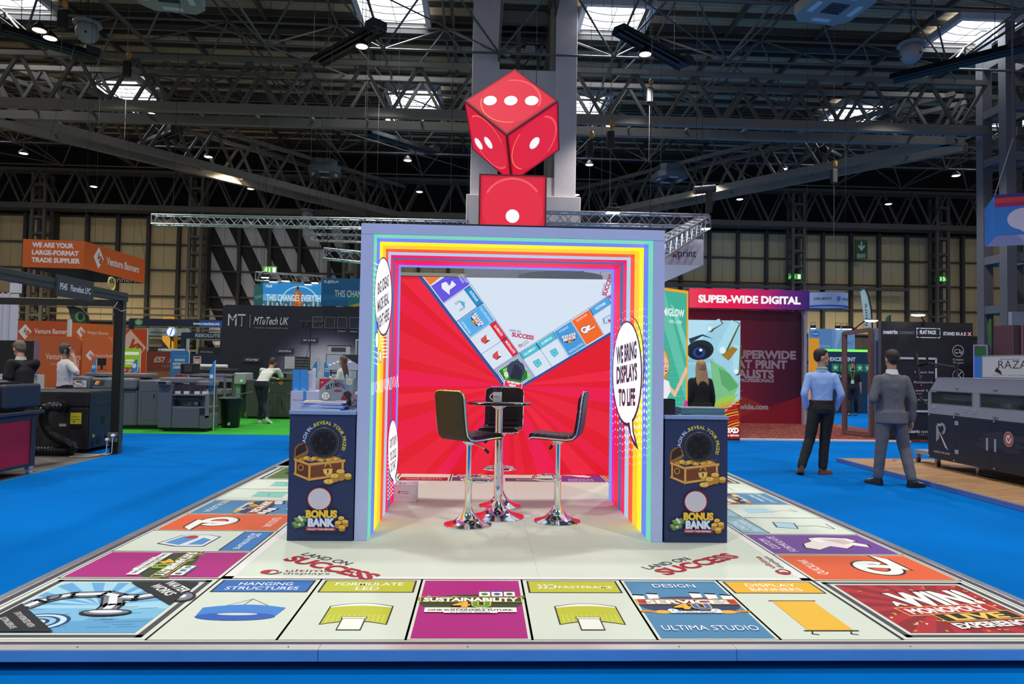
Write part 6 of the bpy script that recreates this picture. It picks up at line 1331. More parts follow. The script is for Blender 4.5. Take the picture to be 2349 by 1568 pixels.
machine_art(t, lambda x, y: Vector((-6.484, x, y)), (1, 0, 0), lr_)
for x, y in ((-7.6, 8.05), (-6.6, 8.05), (-6.6, 8.95)): mb = MB().cyl((x-.02, y, .03), (x+.02, y, .03), .03, 14); B(mb, 'caster', BLACK, t)
pts = [ay(px_, py_, 7.62) for px_, py_ in ((118, 935), (106, 933), (100, 945), (98, 960), (103, 978), (116, 995), (135, 1007), (155, 1016), (167, 1025), (168, 1036), (155, 1044), (130, 1046), (95, 1046), (60, 1044))]
pts[0] = Vector((pts[0].x, 7.95, pts[0].z)); 
fine = []
for i in range(len(pts)-1):
    for k in range(14): fine.append(pts[i].lerp(pts[i+1], k/14))
for _ in range(6): fine = [fine[0]]+[(fine[i-1]+fine[i]*2+fine[i+1])/4 for i in range(1, len(fine)-1)]+[fine[-1]]
fine = [Vector((p.x, p.y, max(p.z, .08))) for p in fine]
hs = thing('extraction_hose', 'thick black ribbed hose curling from the laser cutter to the floor', 'hose', pts[5])
mb = MB().tube(fine, .07, 12, rs=[.072 if i % 3 else .06 for i in range(len(fine))]); B(mb, 'duct', mat('#141416', .3), hs); mb = MB().cyl(pts[0], pts[0]-Vector((0, .1, 0)), .09, 18); B(mb, 'port', BLACK, hs)
# red-panelled cabinet with desktop printer
t = thing('printer_cabinet', 'dark grey wheeled cabinet with crimson side panel at the left edge', 'cabinet', (-6.6, 5.4, 0)); FR = mat('#2a2e3a', .45, noise=.03)
for y0 in (4.85, 5.88):
    bx('post', FR, t, (-6.16, -6.07, y0-.03, y0+.06, .1, .76), bev=.004); bx('post', FR, t, (-7.2, -7.11, y0-.03, y0+.06, .1, .76))
bx('rail', FR, t, (-7.19, -6.074, 4.824, 5.936, .103, .14)); bx('rail', FR, t, (-7.19, -6.074, 4.824, 5.936, .7, .758)); bx('side_panel', mat('#a5002a', .5, noise=.02), t, (-6.1, -6.085, 4.9, 5.87, .14, .7)); bx('back_panel', FR, t, (-7.15, -6.1, 5.9, 5.91, .14, .7)); bx('worktop', FR, t, (-7.3, -6.03, 4.75, 6.05, .77, .81), bev=.006)
for y0 in (4.95, 5.88):
    mb = MB().cyl((-6.13, y0, .035), (-6.08, y0, .035), .035, 14); B(mb, 'caster', mat('#b8bac4', .4), t); bx('caster_fork', mat('#8f92a0'), t, (-6.14, -6.07, y0-.04, y0+.04, .05, .1), bev=.01)
t = thing('desktop_printer', 'dark navy desktop printer on the red-sided cabinet', 'printer', (-6.6, 5.5, .81))
bx('foot', BLACK, t, (-7.0, -6.2, 5.0, 5.9, .811, .85)); bx('body', mat('#14151b', .4), t, (-7.2, -6.2, 4.9, 6.0, .85, 1.14), bev=.04, seg=3); bx('side_cheek', mat('#272c3c', .4), t, (-6.2, -6.1, 5.35, 6.08, .85, 1.16), bev=.04, seg=4); bx('slot', BLACK, t, (-6.199, -6.19, 4.9, 5.34, .92, .98)); bx('lid', mat('#1b1d26', .3), t, (-7.1, -6.25, 5.0, 5.9, 1.14, 1.18), bev=.015)
# booth frame
OL = mat('#3c433c', .5, noise=.03, name='olive_grey_frame')
t = thing('booth_frame', 'dark olive booth frame with black corner post at left', 'frame', (-6.05, 7.97, 0))
bx('post', BLACK, t, (-6.13, -6.01, 7.9, 8.03, 0, 2.42), bev=.004); bx('post_face', OL, t, (-6.009, -6.0, 7.92, 8.02, .0, 2.46)); bx('rail', OL, t, (-6.1, -5.99, 2.0, 8.05, 2.42, 2.56), bev=.004); bx('rail_groove', mat('#20241f'), t, (-5.989, -5.986, 2.0, 8.03, 2.485, 2.495)); bx('back_rail', mat('#1a1c1a', .5), t, (-12, -6.1, 7.95, 8.05, 2.34, 2.44)); bx('rail_cap', mat('#b8a89a'), t, (-12, -6.6, 7.95, 8.05, 2.441, 2.45))
for z in (.19, .27): mb = MB().box(-6.15, -6.0, 7.85, 7.9, z, z+.07); B(mb, 'socket', mat('#5a5c60'), t, bev=.01)
tw = []
for k, (px_, py_) in enumerate(((246, 1008), (259, 999))):
    p = ay(px_, py_, 7.8); pg = thing('power_plug', ('lower' if k == 0 else 'upper')+' white plug at the foot of the black post', 'plug', p); mb = MB().ell(p, (.03, .045, .03), n=7); B(mb, 'plug_body', WHITE, pg, smooth=True)
    e = az(205+30*k, 1046-4*k, .01); mb = MB().tube([p, p+Vector((.01, -.03, -.12)), Vector((p.x, p.y-.02, .03)), (p.lerp(e, .5)).to_2d().to_3d()+Vector((0, -.05, .012)), Vector((e.x, e.y, .012)), Vector((e.x-.25, e.y-.08, .012))], .006, 6); B(mb, 'cord', WHITE, pg, smooth=True)
def sgn(a, W, H): a.text('P545', .22, .12, .085, '#dcdde6', w=.24, bold=.03); a.text('Flamefast LPC', .62, .1, .085, '#dcdde6', w=.5, bold=.02)
panel('name_board', 'dark grey stand name board fixed on the olive rail', 'sign', (-5.975, 6.1), (-5.975, 7.0), 2.326, 2.618, '#3a3f3d', th=.012, fc='#343836', art=lambda a, W, H: (a.text('P545', .16, .1, .085, '#dcdde6', w=.17, bold=.03), a.text('Flamefast LPC', .57, .1, .085, '#dcdde6', w=.5, bold=.02)))
mb = MB().tube([(-6.0, 7.75, 2.4), (-5.98, 7.6, 2.3), (-5.97, 7.8, 2.25), (-5.98, 7.95, 2.28)], .004, 5); tag(B(mb, 'cable_loop', WHITE, None), 'loose white cable dangling at the corner of the olive frame', 'cable')
mb = MB().tube([(-6.03, 7.6+.1*cos(q_), 2.66+.1*sin(q_)) for q_ in [2*pi*i/14 for i in range(14)]], .012, 6, closed=True); tag(B(mb, 'cable_coil', mat('#d8c060'), None), 'coil of yellow and white cable lying on top of the olive frame', 'cable')
t = thing('display_screen', 'black television seen edge on behind the man in black', 'television', ay(58, 820, 8.6)); p, q_ = ay(33, 780, 8.6), ay(79, 858, 8.6)
bx('housing', BLACK, t, (-8.6, q_.x, 8.58, 8.66, q_.z, p.z), bev=.01); bx('edge', mat('#8a6a80', .4), t, (q_.x+.001, q_.x+.02, 8.56, 8.68, q_.z, p.z)); bx('stand', BLACK, t, (-8.25, -8.1, 8.6, 8.64, 0, q_.z))
p, q_ = ay(63, 859, 8.7), ay(85, 877, 8.7); tag(bx('white_carton', mat('#c8ccce'), None, (p.x, q_.x, 8.7, 8.9, .9, p.z), bev=.003), 'small white carton behind the dark printer beneath the television', 'box')
t = thing('plinth_stand', 'slim black plinth under the white carton', 'plinth', (-7.9, 8.8, 0)); bx('body', DARK, t, (p.x-.05, q_.x+.1, 8.68, 8.95, 0, .898)); bx('top', BLACK, t, (p.x-.05, q_.x+.1, 8.68, 8.95, .8981, .899))
t = thing('lattice_tower', 'white lattice tower with blank white header at the far left edge', 'tower', ay(15, 700, 11)); p, q_ = ay(0, 648, 11), ay(22, 671, 11)
bx('header', mat('#c8c8d0'), t, (-9.6, q_.x, 11, 11.1, q_.z, p.z)); x1 = ay(22, 700, 11).x
for x in (x1-.02, x1-.14, x1-.3): strut('upright', t, (x, 11, 0), (x, 11, q_.z), .02 if x != x1-.02 else .03, mat('#c0c0c8'), 8)
mb = MB()
for k in range(16): mb.cyl((x1-.3, 11, .14*k), (x1-.14, 11, .14*k+.14), .007, 5)
tag(B(mb, 'lacing', mat('#b0b0b8'), t), kind='stuff')
bx('cloth', mat('#c4c4ce'), t, (-9.6, x1-.32, 11, 11.02, 0, q_.z-.02))
# flags
def flag(px_, py0, py1, y, lab, w_=.18, digit='', pole_to=None, col='#2a86c8', flip=1):
    top = ay(px_, py0, y); bot = ay(px_, py1, y); t = thing('feather_flag', lab, 'flag', bot if not pole_to else Vector((bot.x, y, 0)))
    strut('pole', t, (top.x, y, pole_to if pole_to is not None else bot.z), top, .012, mat('#c4c8cc'), 8); h = top.z-bot.z if not pole_to else .32
    P0 = [(0, 0), (.35, -.05), (.75, -.35), (1, -.8), (.9, -1), (.0, -.93)]
    mb = MB(); mb.prism([(top.x+flip*u*w_, y, top.z+v*h) for u, v in P0], (0, .006, 0)); B(mb, 'sail', mat(col, .6), t)
    a = Art(lambda x, z: Vector((x, y, z)), (0, -1, 0), step=.0006); a.ell(top.x+flip*w_*.5, top.z-h*.5, w_*.3, w_*.33, '#e8ecf0'); 
    if digit: a.text(digit, top.x+flip*w_*.5, top.z-h*.5-w_*.18, w_*.36, '#14161c', bold=.06)
    a.build(t); return t
flag(141, 820, 857, 12.2, 'small blue feather flag standing on the long grey machine, leftmost', .16, '3', flip=1); flag(222, 824, 858, 12.3, 'small blue feather flag beside the black monitor', .12, '1', flip=-1)
flag(317, 824, 853, 12.3, 'small blue feather flag before the lime lightbox', .16, '', flip=-1); flag(494, 826, 900, 11.9, 'tall pole blue feather flag standing on the green carpet', .14, '', pole_to=.0, flip=-1)
flag(729, 828, 868, 11.5, 'blue feather flag above the left counter, without number', .14, '', pole_to=.0, flip=-1); flag(743, 830, 866, 11.3, 'blue feather flag numbered six above the left counter', .12, '6', pole_to=.0, flip=1)
# table-top things
def monitor(px_, py0, py1, wpx, y, lab, pic=None, em=0., name='monitor', cat='monitor'):
    p, q_ = ay(px_, py0, y), ay(px_+wpx, py1, y); t = thing(name, lab, cat, ((p.x+q_.x)/2, y, q_.z-.08)); bx('housing', BLACK, t, (p.x, q_.x, y, y+.03, q_.z, p.z), bev=.004); bx('neck', BLACK, t, ((p.x+q_.x)/2-.02, (p.x+q_.x)/2+.02, y+.01, y+.03, q_.z-.08, q_.z)); bx('foot', BLACK, t, ((p.x+q_.x)/2-.08, (p.x+q_.x)/2+.08, y-.04, y+.08, q_.z-.09, q_.z-.08))
    if cat == 'television': bx('stand', BLACK, t, ((p.x+q_.x)/2-.04, (p.x+q_.x)/2+.04, y+.01, y+.05, 0, q_.z-.09))
    if pic: a = Art(lambda x, z: Vector((p.x+x*(q_.x-p.x), y, q_.z+z*(p.z-q_.z))), (0, -1, 0), em=em, step=.0005); pic(a); a.build(t, 'screen_picture')
    return t
monitor(223, 821, 838, 19, 12.3, 'black computer monitor standing on the long grey machine')
t = thing('leaflet_stand', 'small orange card on a wire stand atop the long grey machine', 'stand', ay(167, 857, 12.3)); p, q_ = ay(156, 827, 12.3), ay(178, 843, 12.3)
bx('card', mat('#d8683a'), t, (p.x, q_.x, 12.3, 12.31, q_.z, p.z)); bx('card_border', WHITE, t, (p.x-.01, q_.x+.01, 12.312, 12.32, q_.z-.01, p.z+.01))
for a_, b_ in ((p.x, q_.x), (q_.x, p.x)): strut('wire', t, (a_, 12.32, q_.z), (b_, 12.32, 1.12), .006, mat('#3a3c44'))
t = thing('copier', 'black office printer behind the grey finishing unit', 'printer', ay(428, 858, 12.9)); p, q_ = ay(414, 833, 12.9), ay(443, 857, 12.9); bx('body', BLACK, t, (p.x, q_.x, 12.9, 13.3, q_.z, p.z), bev=.015); bx('panel', mat('#3a3e46', .3), t, (p.x+.09, q_.x-.02, 12.895, 12.9, q_.z+.04, p.z-.03))
t = thing('side_table', 'grey table carrying the black office printer', 'table', (-6.6, 13.2, 0)); bx('top', GREYL, t, (-7.2, -6.1, 12.85, 13.5, q_.z-.03, q_.z-.001)); 
for x, y in ((-7.15, 12.9), (-6.15, 12.9), (-7.15, 13.45), (-6.15, 13.45)): bx('leg', GREYL, t, (x-.02, x+.02, y-.02, y+.02, 0, q_.z-.03))
t = thing('roll_printer', 'long black and silver roll printer in front of the dark brand wall', 'printer', (-6.6, 15, 0)); p, q_ = ay(440, 838, 15.6), ay(545, 880, 15.6)
bx('carriage', mat('#22242a', .3), t, (p.x, q_.x, 15.6, 16.1, 1.18, 1.3), bev=.03); bx('rail', mat('#b4b6bc', .3, .6), t, (p.x, q_.x, 15.55, 15.6, 1.1, 1.15)); bx('print_bed', mat('#8a8c96', .4), t, (p.x, q_.x, 15.5, 16.1, .95, 1.05)); bx('glow_strip', mat('#8a50d0', em=.8), t, (p.x+.6, q_.x-.3, 15.54, 15.545, 1.06, 1.08)); bx('apron', BLACK, t, (p.x+.1, q_.x-.2, 15.52, 15.6, .7, .94))
for x in (p.x+.1, q_.x-.15): bx('leg', mat('#6a6c74'), t, (x, x+.1, 15.6, 16.0, 0, .95))
mb = MB().cyl((p.x+.2, 15.7, 1.36), (p.x+.9, 15.7, 1.36), .05, 14); B(mb, 'media_roll', WHITE, t)
# grey console the man leans on
t = thing('control_console', 'dark grey double-door machine cabinet with red round sign and yellow stop switch', 'machine', (-5.8, 15.6, 0))
DG = mat('#4b4e4c', .5, noise=.03); bx('cabinet', DG, t, (-6.45, -5.3, 15.3, 16.0, .06, 1.02), bev=.01); bx('upper_unit', mat('#5d605c', .5), t, (-5.85, -5.28, 15.25, 16.0, 1.025, 1.22), bev=.02); bx('viewing_window', mat('#1c1e22', .2), t, (-5.78, -5.4, 15.245, 15.25, 1.1, 1.2)); bx('feed_unit', mat('#a9b0ae', .45), t, (-6.75, -6.46, 15.2, 15.9, .9, 1.2), bev=.03); bx('feed_leg', mat('#7fa08c', .45), t, (-6.72, -6.6, 15.3, 15.7, 0, .9)); bx('plinth', BLACK, t, (-6.4, -5.35, 15.35, 15.95, 0, .06))
def cc_(a):
    for x0 in (-6.35, -6.05, -5.75): a.frame(x0, .12, x0+.3, .7, .005, '#2c2e2e'); a.rect(x0+.22, .35, x0+.245, .5, '#16181a')
    a.ell(-5.98, .78, .14, .17, '#c8ccc8'); a.ell(-5.98, .78, .125, .155, '#a82a30'); a.text('UV', -5.98, .77, .09, '#e8e8e8', bold=.05); a.ell(-5.55, .95, .05, .04, '#d8c020'); a.ell(-5.55, .95, .025, .022, '#c83020'); a.ell(-5.75, .95, .012, .012, '#d0d4d4')
machine_art(t, lambda x, y: Vector((x, 15.298, y)), (0, -1, 0), cc_)
o = bx('indicator', mat('#50ff80', em=3), t, (-6.56, -6.53, 15.19, 15.2, .98, 1.01))
# waste bin
t = thing('waste_bin', 'black round waste bin with askew lid on the green carpet', 'bin', (-5.94, 12.74, .004))
MB().lathe([(.18, 0), (.19, .01), (.235, .6), (.25, .605), (.25, .63), (.23, .63)], n=32).build('body', mat('#0d0d10', .35), t, smooth=True)
MB().lathe([(.25, -.01), (.26, 0), (.26, .02), (.2, .03), (.0, .035)], n=32).build('lid', mat('#55575e', .5), t, smooth=True).location = (-.03, 0, .65)
mb = MB().box(.1, .62, -.06, .06, .68, .70, 0, Matrix.Rotation(-.22, 4, 'Y') @ Matrix.Translation((0, 0, .0))); mb.build('board_offcut', mat('#6c6e76'), t); bxs('sticker', mat('#b8bcc0'), t, (-.0, .06, -.197, -.19, .06, .13))
# small grey roller table left of the bin
t = thing('roller_unit', 'low grey feeder unit on the green carpet left of the waste bin', 'machine', (-6.5, 13.4, 0)); bx('body', mat('#6b6763', .5), t, (-6.62, -6.3, 12.9, 13.6, .05, .72), bev=.01); bx('slope', mat('#8a8580', .4), t, (-6.62, -6.2, 12.85, 13.6, .725, .85), bev=.03); bx('foot', BLACK, t, (-6.6, -6.32, 12.95, 13.5, 0, .05))
# counter with bags beyond the left prize counter
t = thing('display_plinth', 'white and blue plinth carrying two blue paper bags', 'plinth', (-2.7, 6.2, 0)); 
p, q_ = ay(667, 895, 6.2), ay(752, 935, 6.2); bx('body', mat('#b9bede', .5), t, (p.x, q_.x, 6.2, 6.8, 0, 1.1), bev=.004); bx('blue_band', mat('#2f86d8'), t, (p.x+.17, p.x+.21, 6.196, 6.2, 0, 1.1)); a = Art(lambda x, z: Vector((p.x+x, 6.2, z)), (0, -1, 0)); a.text('Plockmatic Group', .1, .97, .018, '#3a3c50', w=.14, sh=.2); a.build(t, 'lettering')
for i, (x0, x1, c, l) in enumerate(((672, 687, '#2f8fe0', 'left bright blue paper bag on the white plinth'), (689, 704, '#3590de', 'right bright blue paper bag on the white plinth'))):
    p, q_ = ay(x0, 847, 6.3), ay(x1, 897, 6.3); t = thing('paper_bag', l, 'bag', ((p.x+q_.x)/2, 6.3, 1.1), 0, 'blue bags on the white plinth'); m_ = mat(c, .5, em=0); mb = MB(); mb.loft([[Vector((x, y, z)) for x, y in ((p.x, 6.3), (q_.x, 6.3), (q_.x, 6.3+d), (p.x, 6.3+d))] for z, d in ((1.101, .08), (1.2, .09), (p.z, .04))]); B(mb, 'bag_body', m_, t); mb = MB().poly if 0 else MB(); mb.prism([(p.x, 6.298, 1.101), (q_.x, 6.298, 1.101), ((p.x+q_.x)/2, 6.298, 1.15)], (0, -.002, 0)); B(mb, 'fold', mat('#5aa8ea'), t)
t = thing('flyer_column', 'tall white printed flyer column right of the blue bags', 'column', (-2.5, 6.35, 1.1)); p, q_ = ay(706, 850, 6.35), ay(720, 897, 6.35); bx('box', mat('#c8cce0'), t, (p.x, q_.x, 6.35, 6.45, 1.101, p.z)); a = Art(lambda x, z: Vector((x, 6.35, z)), (0, -1, 0))
for k in range(8): a.rect(p.x+.01, 1.15+.025*k, q_.x-.02, 1.156+.025*k, '#8a90b0', -1 if k else None)
a.build(t, 'lettering')
# screen and machines behind the woman
monitor(748, 812, 850, 74, 15.2, 'large television showing a light room picture, behind the woman in white', em=.75, name='display_screen', cat='television', pic=lambda a: (a.rect(.02, .03, .98, .97, '#8a94a8'), a.poly([(.5, .97), (.98, .97), (.98, .4)], '#20222c'), *[a.poly([(.1+.12*i, .3+.1*(i % 3)), (.18+.12*i, .33+.1*(i % 3)), (.16+.12*i, .4+.1*(i % 3)), (.08+.12*i, .37+.1*(i % 3))], '#e8ecf4') for i in range(6)], a.rect(.45, .7, .52, .9, '#2a48c0')))
t = thing('work_table', 'dark trestle table heaped with wrapped goods behind the left counter', 'table', (-2.9, 9.4, 0)); bx('top', mat('#33353d'), t, (-3.7, -1.9, 9.0, 9.7, .9, .94)); 
for x in (-3.6, -2.0): bx('leg', BLACK, t, (x-.02, x+.02, 9.05, 9.09, 0, .9)); bx('leg', BLACK, t, (x-.02, x+.02, 9.6, 9.64, 0, .9))
for i in range(10): tag(B(MB().ell((-3.1+.1*i, 9.2+.05*(i % 3), .982), (.07, .05, .045), n=6), 'wrapped_parcel', mat(['#b88a2a', '#3a5ab0', '#b03a2a', '#c8c8d0', '#5a2a1a'][i % 5], .2), None), 'shiny %s wrapped parcel on the dark trestle table, %s along the row' % (['gold', 'blue', 'red', 'silver', 'brown'][i % 5], 'first half' if i < 5 else 'second half'), 'parcel', 'parcels on the trestle table')
t = thing('track_light_stand', 'thin black stand with a bar of four spotlights before the dark wall', 'light stand', ay(713, 840, 12.5)); p = ay(713, 737, 12.5); strut('pole', t, (p.x, 12.5, 0), p, .012, BLACK); e0, e1_ = ay(686, 737, 12.5), ay(744, 738, 12.5); strut('bar', t, e0, e1_, .012, BLACK)
for k, px_ in enumerate((696, 709, 730, 741)): e = ay(px_, 739, 12.5); d = Vector((-.05, -.02, -.14)) if k < 2 else Vector((-.07, 0, -.04)); mb = MB().cyl(e, e+d, .03, 12); B(mb, 'spotlight', BLACK, t)
mb = MB().tube([p, ay(712, 780, 12.5), ay(700, 830, 12.4), ay(694, 840, 12.4)], .006, 5); B(mb, 'cable', BLACK, t)
# film maker's hanging banners
def sky_(a, W, H):
    a.rect(0, H*.45, W, H, '#2a8ad0'); a.rect(0, H*.25, W, H*.55, '#58a8dc'); a.rect(0, 0, W, H*.28, '#3a6a80'); a.ring(W*.62, H*.15, W*.33, H*.75, .05, '#a8dcf0', a0=0, a1=pi)
    for i in range(26): a.rect(W*i/26, H*.08, W*i/26+W*.025, H*(.15+.14*((i*7) % 5)/5), ['#8ab0b8', '#48788a', '#c8d0b8', '#2a5a78'][i % 4], -1 if i else None)
    for i, c in enumerate(('#2a9a5a', '#d8c830', '#e07a28', '#c83a70')): a.poly([(W*(.3+.13*i), 0), (W*(.43+.13*i), 0), (W*.6, H*.13)], c)
    a.poly([(W*.52, 0), (W*.66, 0), (W*.665, H*.55), (W*.63, H*.7), (W*.55, H*.7), (W*.515, H*.5)], '#b85a28'); a.ell(W*.59, H*.8, W*.025, H*.09, '#5a3a2a')
    for i in range(14): a.ell(W*(.54+.1*((i*5) % 7)/7), H*(.05+.6*i/14), W*.018, H*.03, ['#2a8a4a', '#e8a030', '#d83a2a'][i % 3], -1 if i else None)
    a.text('FILM', W*.1, H*.82, H*.09, '#d8e4ee', w=W*.1, bold=.04); a.text('THIS CHANGES EVERYTHI', W*.53, H*.28, H*.26, '#eef2f6', w=W*.94, bold=.01)
yF = 26
p, q_ = ay(604, 648, yF), ay(739, 654, yF); panel('hanging_banner', 'back-lit city skyline banner with white headline above the dark brand wall', 'banner', XY(p), XY(q_), 3.75, p.z, '#2a8ad0', em=.75, art=sky_, fc='#204a80')
p, q_ = ay(738, 637, 24.5), ay(860, 645, 24.5); panel('hanging_banner', 'deep blue banner with white headline, cut off by the arch at left', 'banner', XY(p), XY(q_), 3.75, p.z, '#14629e', art=lambda a, W, H: (a.rect(W*.5, 0, W, H*.55, '#1f7a8a'), a.poly([(W*.5, 0), (W, 0), (W, H*.3)], '#c8b030'), a.rect(0, H*.2, W*.5, H*.4, '#1a72b0'), a.text('FUJIFILM', W*.18, H*.82, H*.09, '#e0e6f0', w=W*.27, bold=.03), a.text('THIS CHAN', W*.5, H*.33, H*.24, '#e6ecf2', w=W*.5, bold=.01)), fc='#174a70')
p, q_ = ay(584, 645, 26.9), ay(604, 640, 26.0); panel('hanging_banner', 'narrow teal end panel left of the skyline banner', 'banner', XY(p), XY(q_), 3.75, 4.78, '#1a7078', art=lambda a, W, H: a.text('FUJIFILM', W*.5, H*.4, H*.13, '#a8c4c8', w=W*.8), fc='#1a6068')
rig(ay(590, 634, 26.4), ay(740, 643, 26.2), 'silver truss with flood lights above the skyline banner', s_=.35)
for i, (px_, py_) in enumerate(((608, 636), (627, 646), (655, 644), (707, 652), (721, 648))): flood(ay(px_, py_, 26), ['bright flood light at the left corner', 'flood light second from left', 'flood light in the middle', 'flood light fourth from left', 'rightmost flood light'][i]+' of the truss over the skyline banner', .3, 10)
# exit signs
def exit_sign(p, q_, y, lab, em=1.1, flip=False):
    a0, b0 = ay(*p, y), ay(*q_, y); t = thing('exit_sign', lab, 'sign', ((a0.x+b0.x)/2, y, b0.z)); bx('housing', mat('#2a2c2a'), t, (a0.x-.03, b0.x+.03, y, y+.12, b0.z-.03, a0.z+.03)); W, H = b0.x-a0.x, a0.z-b0.z
    a = Art(lambda x, z: Vector(((b0.x-x*W) if flip else (a0.x+x*W), y, b0.z+z*H)), (0, -1, 0), em=em, step=.003); a.rect(0, 0, 1, 1, '#128a1c'); a.rect(.72, .12, .95, .88, '#e8f8d8'); a.rect(.46, .35, .53, .85, '#e8f8d8'); a.poly([(.42, .38), (.57, .38), (.495, .12)], '#e8f8d8'); a.ell(.27, .78, .05, .1, '#e8f8d8')
    a.line([(.25, .68), (.2, .42), (.28, .28), (.25, .1)], .07, '#e8f8d8'); a.line([(.2, .42), (.1, .25), (.04, .22)], .06, '#e8f8d8'); a.line([(.14, .6), (.26, .64), (.34, .5)], .05, '#e8f8d8'); a.build(t)
    strut('bracket', t, ((a0.x+b0.x)/2, y+.06, a0.z), ((a0.x+b0.x)/2, y+.06, a0.z+.6 if y > 42 else 16.64), .012, BLACK)
exit_sign((603, 611), (634, 626), 40, 'lit green running man exit sign on the striped wall'); exit_sign((1808, 627), (1838, 641), 45, 'lit green exit sign on the wall over the super-wide stand'); exit_sign((2144, 633), (2172, 646), 45, 'lit green exit sign on the far right wall', flip=True)
a0, b0 = ay(1962, 550, 45.5), ay(1990, 594, 45.5); t = thing('exit_sign', 'big painted green EXIT board with white down arrow on the far wall', 'sign', ((a0.x+b0.x)/2, 45.5, b0.z)); bx('board', mat('#1c4a30'), t, (a0.x, b0.x, 45.5, 45.56, b0.z, a0.z)); W, H = b0.x-a0.x, a0.z-b0.z
a = Art(lambda x, z: Vector((a0.x+x*W, 45.5, b0.z+z*H)), (0, -1, 0), step=.003); a.rect(0, .32, 1, 1, '#1a5a38'); a.rect(.1, 0, .9, .3, '#4a7a4a'); a.rect(.44, .55, .56, .92, '#d8e4dc'); a.poly([(.2, .68), (.3, .74), (.5, .56), (.7, .74), (.8, .68), (.5, .42)], '#d8e4dc'); a.text('EXIT', .5, .07, .18, '#c8d8b0', w=.7, bold=.04); a.build(t)
# dark feather flag left
t = thing('feather_flag', 'dark curved feather flag with green and blue pattern above the orange walls', 'flag', ay(200, 740, 17)); mb = MB(); P0 = [ay(*p, 17) for p in ((156, 705), (175, 705), (190, 713), (200, 727), (205, 745), (170, 745), (162, 728))]; mb.prism(P0, (0, .02, 0)); B(mb, 'sail', mat('#2c3a34', .6, noise=.3, scale=5), t)
mb = MB().tube([ay(*p, 17)-Vector((0, .02, 0)) for p in ((155, 704), (172, 703), (188, 709), (201, 724), (206, 745))], .04, 6); B(mb, 'pole', BLACK, t); strut('lower_pole', t, ay(206, 745, 17), (ay(206, 745, 17).x, 17, 0), .03, BLACK)
a = Art(lambda x, z: ay(x, z, 17), (0, -1, 0), yd=True, step=.003); a.ell(184, 726, 12, 12, '#5a8a5a'); a.ell(185, 726, 6, 8, '#16201c'); a.build(t)
# background strips seen above the video wall
panel('hanging_banner', 'plain pale banner edge showing just above the video wall, left half', 'banner', XY(ay(905, 626, 16)), XY(ay(1070, 627, 16)), 3.45, ay(920, 624, 16).z, '#c8c8b8', em=.35, fc='#c8c8b8')
t = thing('hanging_banner', 'curved grey banner rim just above the right part of the video wall', 'banner', ay(1365, 630, 16)); cc = Vector((ay(1345, 628, 16).x, 17.2, 0)); zt = ay(1360, 623, 16).z; mb = MB(); mb.lathe([(1.25, 3.2), (1.25, zt), (1.2, zt), (1.2, 3.2)], (cc.x-.6, cc.y, 0), 40); B(mb, 'fabric_ring', mat('#85888f'), t, smooth=True)
# ================================================================ RIGHT SIDE STANDS
# dancing girl lightbox (own simple figure, plain)
def glow_(a, W, H):
    a.rect(0, 0, W, H, '#f8a818'); a.rect(.04, .04, W-.04, H-.04, '#3fb69a'); a.poly([(.15, H-.04), (.42, H-.04), (W-.04, 1.3), (W-.04, .9)], '#62c6ae'); a.poly([(.55, H-.2), (.7, H-.3), (W-.04, 1.75), (W-.04, 1.5)], '#7cd2bc', None)
    f_ = True
    for r_ in range(22):
        for c_ in range(13):
            s_ = .014-.00055*r_
            if s_ > .002: a.rect(.1+.068*c_, .12+.085*r_, .1+.068*c_+s_, .12+.085*r_+s_, '#f2fff8', None if f_ else -1); f_ = False
    a.text('ILLUMIGLOW', W*.52, H-.38, .1, '#f4fffa', w=.74, bold=.03); a.text('1000 x 2400', W*.68, H-.48, .045, '#e8fff4', w=.3)
    SK, SK2 = '#f2c2a4', '#d89a7c'
    a.line([(.40, 1.25), (.31, 1.5), (.36, 1.82)], .07, SK); a.ell(.37, 1.9, .045, .05, SK); a.line([(.355, 1.78), (.365, 1.86)], .085, '#2a2a58')
    a.ell(.38, 1.4, .15, .22, '#c88a3a'); a.ell(.36, 1.42, .13, .2, '#e8b85c'); a.ell(.43, 1.4, .085, .12, SK); a.ell(.455, 1.34, .03, .03, '#8a2a2a'); a.ell(.455, 1.345, .022, .012, '#f8f4f0'); a.ell(.41, 1.43, .011, .008, '#3a2418'); a.ell(.475, 1.425, .011, .008, '#3a2418')
    a.line([(.48, 1.13), (.66, 1.0), (.9, 1.3)], .065, SK); a.ell(.92, 1.33, .035, .05, SK)
    a.poly([(.2, 1.15), (.38, 1.22), (.52, 1.18), (.56, 1.05), (.48, .95), (.47, .6), (.14, .6)], '#f2f4f8'); a.line([(.47, .95), (.44, .62)], .01, '#c4c8d4')
    a.poly([(.1, .62), (.48, .66), (.72, .36), (.86, .46), (.9, .62), (.78, .68), (.62, .05), (.2, .0), (.05, .3)], '#9ab4d0'); a.poly([(.46, .6), (.7, .34), (.86, .5), (.86, .66), (.74, .62), (.6, .22)], '#b8cce0'); a.line([(.3, .5), (.5, .2)], .012, '#7a94b4'); a.line([(.5, .5), (.68, .3)], .012, '#7a94b4')
    a.poly([(.78, .66), (.9, .92), (.96, .9), (.93, .62)], '#e820a0'); a.line([(.8, .66), (.93, .62)], .04, SK2)
# place along the slanting line
panel('lightbox', 'green glowing lightbox picturing a dancing woman, yellow rim, right of the arch', 'lightbox', (1.885, 5.78), (2.65, 6.405), P+.03, 2.6, '#f8a818', em=.85, art=glow_, th=.12, fc='#c8a050')
for e in ((1.95, 5.9), (2.55, 6.4)): pass
t = [x for x in bpy.data.objects if x.name.startswith('lightbox') and x.parent is None][-1]; bx('foot', WHITE, t, (1.9, 2.7, 5.98, 6.5, P+.001, P+.029))
